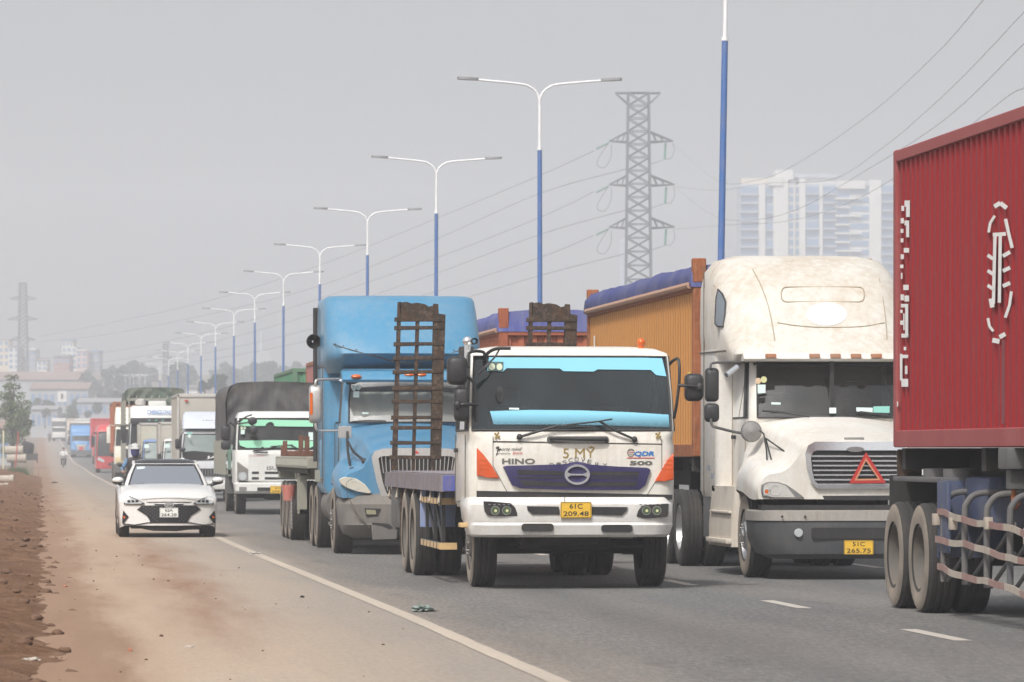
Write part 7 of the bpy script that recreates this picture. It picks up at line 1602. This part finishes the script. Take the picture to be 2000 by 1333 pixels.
under(WD, 5.15, YD, 255.5, .5, YD+1.4, (YD+4.6,), XD, XD+2.4, .28)
container('rusty red container behind the cream tractor and green tarpaulin lorry', XD-.02, XD+2.42, 253.2, 265.4, 1.5, 4.32, M_BRN, M_OCHF); trailer('dark trailer under the rusty red container', XD, XD+2.42, 253.4, 265.3, 1.49, (261.5, 262.8))
# containers far back in the middle lane
container('faded maroon container just left of the blue tractor roof', 8.5, 10.94, 136.3, 148.5, 1.5, 4.42, paint('maroon_container', (.30, .10, .09), .6, .4, (.36, .2, .17), scale=.8), M_OCHF); trailer('dark trailer under the maroon container', 8.5, 10.94, 136.4, 148.4, 1.49, (144.6, 145.9))
container('green container behind the dark tarpaulin lorry', 8.27, 10.71, 152.2, 164.6, 1.5, 4.33, paint('green_container', (.035, .19, .085), .6, .3, (.2, .27, .2), scale=.8), paint('green_frame', (.05, .16, .085), .6, .4)); trailer('dark trailer under the green container', 8.27, 10.71, 152.4, 164.4, 1.49, (160.6, 161.9))
# ------------------------------------------------------------------ red coach, and a red lorry behind it
YU = 344.0; XU = 4.08; zu = zg(344)
M_BUSR = paint('red_coach_paint', (.55, .045, .05), .3, .15, coat=.4)
BS = root('coach_bus', (XU+1.25, YU, zu), 'red coach with a tall dark windscreen, left of the cream tractor', 'bus')
rg = [lv(zu+.3, XU+.03, XU+2.47, YU+.05, YU+11.5, .1, .3, .08), lv(zu+.5, XU, XU+2.5, YU-.02, YU+11.6, .1, .35, .1), lv(zu+1.15, XU, XU+2.5, YU, YU+11.6, .1, .35, .1), lv(zu+1.25, XU, XU+2.5, YU+.02, YU+11.6, .1, .10, .16), lv(zu+2.3, XU+.03, XU+2.47, YU+.2, YU+11.6, .1, .10, .16), lv(zu+3.05, XU+.06, XU+2.44, YU+.5, YU+11.6, .1, .12, .15), lv(zu+3.3, XU+.10, XU+2.40, YU+.65, YU+11.6, .15, .3, .12), lv(zu+3.55, XU+.2, XU+2.3, YU+1.0, YU+11.5, .2, .4, .08), lv(zu+3.6, XU+.5, XU+2.0, YU+1.5, YU+11.2, .2, .4, .05)]
cabshell(BS, rg, 3, 5, M_BUSR, M_GLASS, 'body'); cabin(BS, XU+.1, XU+2.4, YU+.1, YU+3, zu+.6, zu+1.25, zu+3.0)
for s in (.1, 1.9):
    bm = bm_(); prism(bm, [(XU+s, YU-.06, zu+.95), (XU+s+.5, YU-.12, zu+.75), (XU+s+.5, YU-.12, zu+.95), (XU+s+.05, YU-.06, zu+1.2)] if s < 1 else [(XU+2.5-.1, YU-.06, zu+.95), (XU+1.9, YU-.12, zu+.75), (XU+1.9, YU-.12, zu+.95), (XU+2.35, YU-.06, zu+1.2)], (0, .1, 0)); part('headlamp', bm, M_LENS, BS)
bm = bm_(); box(bm, XU+.9, XU+1.6, YU-.14, YU-.08, zu+.55, zu+.72); part('grille', bm, M_BLK, BS)
for s, d in ((XU-.05, -1), (XU+2.55, 1)):
    bm = bm_(); tube(bm, smooth_path([(s+.1*-d, YU+.4, zu+2.9), (s+d*.15, YU-.1, zu+2.95), (s+d*.2, YU-.3, zu+2.7)], 4), .04); box(bm, s+d*.1, s+d*.32, YU-.38, YU-.25, zu+1.9, zu+2.75, .05); part('mirror', bm, M_MIRROR, BS)
for y in (YU+2.6, YU+8.6):
    wheel(BS, XU+.2, y, .5, .28, -1, True, z=zu-.02); wheel(BS, XU+2.3, y, .5, .28, 1, True, z=zu-.02)
YV = 450; zv = zg(450); XV = 5.0
container('far red container rising behind the red coach', XV-.1, XV+2.35, YV+3, YV+15, zv+1.5, zv+4.5, M_BUSR, M_BUSR)
RV = root('tractor_unit', (XV+1.2, YV, zv), 'far red lorry cab behind the red coach', 'truck'); cabover(RV, XV, XV+2.3, YV, 2.1, zv+.8, zv+1.9, zv+2.7, zv+3.0, M_BUSR); under(RV, XV+1.1, YV, YV+6, .5, YV+1.4, (YV+4.4,), XV, XV+2.3, .28, zg_=zv)
# ------------------------------------------------------------------ far blue bonneted lorry
YL = 536.0; zL = zg(536); XL = 4.62
LB = root('tractor_unit', (XL, YL, zL), 'far blue bonneted lorry coming down the road behind the motorcyclist', 'truck'); M_FB = paint('far_blue_paint', (.07, .25, .52), .4, .2)
hood(LB, XL, [(YL-1.6, [(1.1, zL+.8), (1.1, zL+1.0), (1.0, zL+1.15), (.8, zL+1.25), (.7, zL+1.4), (.6, zL+1.5), (.3, zL+1.56), (0, zL+1.57)]), (YL-.9, [(1.2, zL+.9), (1.2, zL+1.1), (1.1, zL+1.3), (.9, zL+1.4), (.78, zL+1.55), (.66, zL+1.68), (.3, zL+1.74), (0, zL+1.75)]), (YL, [(1.1, zL+1.), (1.1, zL+1.3), (1.05, zL+1.5), (1.0, zL+1.6), (.95, zL+1.75), (.85, zL+1.85), (.4, zL+1.9), (0, zL+1.9)])], M_FB)
cabover(LB, XL-1.1, XL+1.1, YL, 1.6, zL+.9, zL+1.9, zL+2.5, zL+2.75, M_FB)
bm = bm_(); loft(bm, [lv(zL+.9, XL-1.22, XL+1.22, YL+1.5, YL+3.2, .1, .12), lv(zL+2.7, XL-1.22, XL+1.22, YL+1.2, YL+3.2, .1, .2), lv(zL+3.3, XL-1.22, XL+1.22, YL+1.5, YL+3.2, .1, .3, .1), lv(zL+3.75, XL-1.15, XL+1.15, YL+2.1, YL+3.2, .1, .3, .1)]); part('sleeper', bm, M_FB, LB, 45)
bm = bm_(); box(bm, XL-1.25, XL+1.25, YL+3.8, YL+15.8, zL+1.4, zL+4.0, .03); part('load_box', bm, M_GREYP, LB)
bm = bm_(); prism(bm, [(XL-.6, YL-1.65, zL+1.5), (XL+.6, YL-1.65, zL+1.5), (XL+.45, YL-1.65, zL+.8), (XL-.45, YL-1.65, zL+.8)], (0, .06, 0), .02); part('grille', bm, M_DS, LB)
bm = bm_(); box(bm, XL-.22, XL+.22, YL-1.72, YL-1.66, zL+.85, zL+1.25); part('red_badge', bm, M_REDL, LB)
for s in (-1, 1):
    bm = bm_(); ball(bm, (XL+s*.85, YL-1.55, zL+1.05), .16, .1, .1, 10, 6); part('headlamp', bm, M_LENS, LB)
    bm = bm_(); box(bm, XL+s*1.3, XL+s*1.5, YL-.1, YL+.05, zL+1.9, zL+2.5, .03); part('mirror', bm, M_MIRROR, LB)
bm = bm_(); box(bm, XL-1.2, XL+1.2, YL-1.8, YL-1.3, zL+.3, zL+.72, .08); part('bumper', bm, M_GREYP, LB)
under(LB, XL, YL-1.4, YL+5, .5, YL-.5, (YL+3.5,), XL-1.2, XL+1.2, .28, zg_=zL)
# far grey lorries at the end of the road
for px, label, m_ in ((115, 'far dark lorry with a pale roof at the end of the road', M_HW), (146, 'far pale lorry just left of the far blue lorry', M_CREAMT), (163, 'far lorry with a white roof seen over the far blue lorry', M_HW)):
    p = far(px, 855, 800 if px < 130 else 720 if px < 150 else 690); zz_ = zg(p.y); r = root('far_truck', (p.x, p.y, zz_), label, 'truck')
    cabover(r, p.x-1.15, p.x+1.15, p.y, 1.9, zz_+.6, zz_+1.6, zz_+2.3, zz_+2.5, m_); bm = bm_(); box(bm, p.x-1.2, p.x+1.2, p.y+2.1, p.y+9, zz_+1.0, zz_+(3.4 if px < 130 else 3.9), .05); part('load_body', bm, M_GREYP if px < 130 else m_, r)
    bm = bm_(); box(bm, p.x-1.22, p.x+1.22, p.y+2.0, p.y+9.05, zz_+(3.4 if px < 130 else 3.9), zz_+(4.0 if px < 130 else 4.1), .05); part('body_roof', bm, m_, r)
    under(r, p.x, p.y, p.y+9, .48, p.y+1.2, (p.y+6.5,), p.x-1.15, p.x+1.15, .26, zg_=zz_)
# ================================================================== motorcyclists
def skin_body(name, joints, edges, matfn, mats, rootv=0):
    """one continuous figure grown round a skeleton: joints = (point, radius)"""
    me = bpy.data.meshes.new(name); me.from_pydata([j[0] for j in joints], edges, []); o = bpy.data.objects.new(name, me); C.objects.link(o)
    m = o.modifiers.new('skin', 'SKIN'); m.use_smooth_shade = True
    for v, (p, r) in zip(me.skin_vertices[0].data, joints): v.radius = (r, r) if not isinstance(r, tuple) else r
    me.skin_vertices[0].data[rootv].use_root = True
    s = o.modifiers.new('sub', 'SUBSURF'); s.levels = 2; s.render_levels = 2
    dg = bpy.context.evaluated_depsgraph_get(); m2 = bpy.data.meshes.new_from_object(o.evaluated_get(dg)); bpy.data.objects.remove(o)
    m2.materials.clear()
    for q in mats: m2.materials.append(q)
    for p in m2.polygons: p.material_index = matfn(p.center); p.use_smooth = True
    return m2
M_HELM = plain('white_helmet', (.78, .78, .77), .25); M_MASK = paint('blue_mask_cloth', (.03, .035, .16), .8, .1); M_JACK = paint('black_jacket', (.025, .025, .03), .8, .2); M_DENIM = paint('blue_sleeve', (.07, .17, .30), .8, .2)
M_SHIRT = plain('white_shirt', (.70, .69, .67), .8); M_TROU = plain('dark_trousers', (.035, .036, .042), .85)
def rider(x, y, z, label, shirt, sleeve, helm, bike_label, bikem, mask=None):
    P = Vector((x, y, z))
    J = [((0, .25, .80), .16), ((0, .22, 1.05), .15), ((0, .15, 1.28), .17), ((0, .12, 1.42), .07), ((0, .10, 1.52), .075), ((0, .09, 1.62), .09)]
    E = [(0, 1), (1, 2), (2, 3), (3, 4), (4, 5)]
    for s in (-1, 1):
        b = len(J); J += [((s*.20, .14, 1.34), .075), ((s*.33, -.02, 1.14), .055), ((s*.33, -.30, 1.03), .04), ((s*.31, -.37, 1.02), .038)]; E += [(2, b), (b, b+1), (b+1, b+2), (b+2, b+3)]
        b = len(J); J += [((s*.13, .18, .80), .10), ((s*.20, -.15, .74), .085), ((s*.17, -.10, .36), .06), ((s*.17, -.12, .28), .05), ((s*.17, -.26, .26), .04)]; E += [(0, b), (b, b+1), (b+1, b+2), (b+2, b+3), (b+3, b+4)]
    def mf(c):
        if c.z > 1.47: return 0
        if c.y < -.26 and c.z > .9: return 0
        if c.z < .86 and not (abs(c.x) > .25 and c.z > .9): return 2
        return 3 if abs(c.x) > .21 else 1
    me = skin_body('person', [(Vector(p), r) for p, r in J], E, mf, [M_SKIN, shirt, M_TROU, sleeve])
    o = bpy.data.objects.new('person', me); o.location = P; link(o); tag(o, label, 'person')
    def wp(name, bm, m, sharp=50): return part(name, bm, m, o, sharp)
    bm = bm_(); hc = P+Vector((0, .10, 1.66))
    rings = [[hc+Vector((.14*math.sin(th)*math.cos(a), .165*math.sin(th)*math.sin(a), .135*math.cos(th))) for a in [2*math.pi*k/20 for k in range(20)]] for th in [.05+1.72*i/8 for i in range(9)]]
    loft(bm, rings, True, False); bmesh.ops.solidify(bm, geom=bm.faces[:], thickness=.02); h = wp('helmet', bm, helm)
    bm = bm_(); prism(bm, [hc+Vector(q) for q in ((-.12, -.09, .0), (-.07, -.185, -.02), (.07, -.185, -.02), (.12, -.09, .0))], (0, 0, .015)); part('helmet_peak', bm, helm, h)
    for s in (-1, 1):
        bm = bm_(); ball(bm, hc+Vector((s*.09, -.115, .055)), .018, .012, .014, 8, 5); part('helmet_vent', bm, M_BLK, h)
    if mask is not None:
        bm = bm_(); loft(bm, [[hc+Vector((r_*math.cos(a), r_*1.1*math.sin(a)-.01, dz)) for a in [2*math.pi*k/16 for k in range(16)]] for (r_, dz) in ((.117, -.02), (.118, -.08), (.105, -.15), (.085, -.20))], False, False); wp('face_mask', bm, mask)
    else:
        for s in (-1, 1):
            bm = bm_(); ball(bm, hc+Vector((s*.035, -.105, -.045)), .012, .008, .008, 8, 5); wp('eye', bm, M_INK)
        bm = bm_(); ball(bm, hc+Vector((0, -.115, -.075)), .014, .02, .024, 8, 5); wp('nose', bm, M_SKIN)
        bm = bm_(); ball(bm, hc+Vector((0, -.10, -.115)), .028, .01, .007, 8, 5); wp('mouth', bm, plain('lips', (.3, .1, .09), .6), 50)
    for s in (-1, 1):                                        # fingers closed round the grips
        for k in range(4):
            bm = bm_(); c = P+Vector((s*(.275+.022*k), -.385, 1.03)); tube(bm, smooth_path([c+Vector((0, .02, .02)), c+Vector((0, -.03, .02)), c+Vector((0, -.045, -.005)), c+Vector((0, -.02, -.03))], 3), .0095, 6); wp('finger', bm, M_SKIN)
        bm = bm_(); c = P+Vector((s*.262, -.36, 1.02)); tube(bm, [c+Vector((s*.02, .02, .01)), c+Vector((-s*.02, -.01, -.01)), c+Vector((-s*.012, -.035, -.02))], .011, 6); wp('thumb', bm, M_SKIN)
        bm = bm_(); c = P+Vector((s*.17, -.22, .235)); box(bm, c.x-.045, c.x+.045, c.y-.12, c.y+.13, c.z-.035, c.z+.04, .03); wp('shoe', bm, M_BLK)
    # the motorbike
    b = root('motorbike', P, bike_label, 'motorbike')
    for yy in (-.62, .62):
        e = bpy.data.objects.new('wheel', None); e.location = Vector((0, yy, .29)); link(e, b)
        c = P+Vector((0, yy, .29)); bm = bm_(); lathe(bm, [(.20, -.04), (.26, -.045), (.29, -.02), (.29, .02), (.26, .045), (.20, .04)], c, 'x', 24); part('tyre', bm, M_RUB, e)
        bm = bm_(); lathe(bm, [(.21, -.03), (.20, -.03), (.20, .03), (.21, .03)], c, 'x', 24); tube(bm, [c+Vector((-.06, 0, 0)), c+Vector((.06, 0, 0))], .04)
        for k in range(5): a = k*1.2566; tube(bm, [c, c+Vector((0, .2*math.cos(a), .2*math.sin(a)))], .012, 5)
        part('rim', bm, M_STEEL, e)
    def bp(name, bm, m, s=45): return part(name, bm, m, b, s)
    bm = bm_()
    for s in (-1, 1): tube(bm, [P+Vector((s*.075, -.62, .29)), P+Vector((s*.075, -.42, .88))], .022, 8)
    bp('front_fork', bm, M_STEEL)
    bm = bm_(); lathe(bm, [(.31, -.05), (.325, 0), (.31, .05)], P+Vector((0, -.62, .29)), 'x', 14, math.radians(30), math.radians(170)); bp('front_mudguard', bm, bikem)
    bm = bm_(); loft(bm, [[P+Vector((w*math.cos(a), y_+dd*math.sin(a), zz_)) for a in [2*math.pi*k/14 for k in range(14)]] for (w, y_, dd, zz_) in ((.06, -.42, .05, .55), (.13, -.44, .09, .70), (.17, -.45, .12, .85), (.14, -.43, .12, .96), (.06, -.40, .06, 1.02))]); F = bp('front_fairing', bm, bikem, 60)
    bm = bm_(); ball(bm, P+Vector((0, -.55, .87)), .085, .05, .055, 12, 7); part('headlamp', bm, M_LENS, F)
    bm = bm_()
    for s in (-1, 1): prism(bm, [P+Vector((s*.16, -.45, .85)), P+Vector((s*.22, -.40, .82)), P+Vector((s*.20, -.30, .45)), P+Vector((s*.13, -.34, .42))], (0, .04, 0), .01)
    bp('leg_shield', bm, bikem)
    bm = bm_(); tube(bm, smooth_path([P+Vector((-.36, -.36, 1.02)), P+Vector((-.15, -.42, 1.0)), P+Vector((0, -.42, .96)), P+Vector((.15, -.42, 1.0)), P+Vector((.36, -.36, 1.02))], 4), .016, 8); HB = bp('handlebar', bm, M_BLK)
    for s in (-1, 1):
        bm = bm_(); tube(bm, [P+Vector((s*.26, -.40, 1.02)), P+Vector((s*.33, -.44, 1.16)), P+Vector((s*.37, -.44, 1.20))], .010, 6); ball(bm, P+Vector((s*.41, -.45, 1.22)), .065, .03, .045, 12, 6); part('mirror', bm, M_MIRROR, HB)
        bm = bm_(); ball(bm, P+Vector((s*.17, -.52, .80)), .04, .03, .03, 8, 5); part('indicator_lamp', bm, M_AMBER, F)
    bm = bm_(); loft(bm, [[P+Vector((w*math.cos(a), y_, zz_+h_*math.sin(a))) for a in [2*math.pi*k/12 for k in range(12)]] for (w, y_, zz_, h_) in ((.08, -.30, .42, .08), (.10, -.1, .45, .10), (.13, .2, .55, .14), (.14, .5, .62, .14), (.09, .85, .68, .08))]); bp('body', bm, bikem, 60)
    bm = bm_(); loft(bm, [[P+Vector((w*math.cos(a), y_, zz_+.05*math.sin(a))) for a in [2*math.pi*k/12 for k in range(12)]] for (w, y_, zz_) in ((.08, -.08, .70), (.14, .15, .72), (.15, .5, .74), (.10, .85, .78))]); bp('seat', bm, M_BLK, 60)
    bm = bm_(); box(bm, x-.14, x+.14, y-.2, y+.35, z+.22, z+.42, .05); tube(bm, [P+Vector((.13, .2, .26)), P+Vector((.16, .85, .34))], .045, 8); box(bm, x-.24, x+.24, y-.28, y-.22, z+.20, z+.23); bp('engine', bm, M_STEEL)
    bm = bm_(); box(bm, x-.07, x+.07, y-.52, y-.50, z+.98-.5, z+.58, .005); bp('number_plate', bm, M_WPLATE)
    return o
q = far(264, 884, 121); rider(q.x, q.y, 0, 'motorcyclist in a white helmet and dark blue face mask behind the saloon car', M_JACK, M_DENIM, M_HELM, 'motorbike mostly hidden behind the white saloon car', M_BLK, M_MASK)
q = far(124, 884, 409); rider(q.x, q.y, zg(q.y), 'distant motorcyclist in a white shirt riding on the empty shoulder', M_SHIRT, M_SHIRT, plain('dark_helmet', (.12, .06, .07), .4), 'dark motorbike with white nose ridden by the white-shirted rider', paint('bike_dark', (.05, .05, .055), .3, .1))
q = far(97, 884, 770); rider(q.x, q.y, zg(q.y), 'tiny far rider near the end of the road by the trees', M_JACK, M_JACK, plain('dark_helmet', (.12, .06, .07), .4), 'tiny far motorbike near the end of the road', M_BLK)
# ================================================================== HAZE: the air itself
bm = bm_(); box(bm, -1560, 1560, -320, 2620, -3, 150)
hz = part('haze', bm, None, smooth=False); hz['kind'] = 'stuff'; hz['label'] = 'pale smoggy haze filling the air'; hz['category'] = 'haze'
m = bpy.data.materials.new('smog'); m.use_nodes = True; t = m.node_tree; t.nodes.clear()
pv = t.nodes.new('ShaderNodeVolumePrincipled'); pv.inputs['Density'].default_value = HAZE_D; pv.inputs['Color'].default_value = (.90, .94, 1.0, 1); pv.inputs['Anisotropy'].default_value = .1
ou = t.nodes.new('ShaderNodeOutputMaterial'); t.links.new(pv.outputs[0], ou.inputs['Volume']); hz.data.materials.append(m)
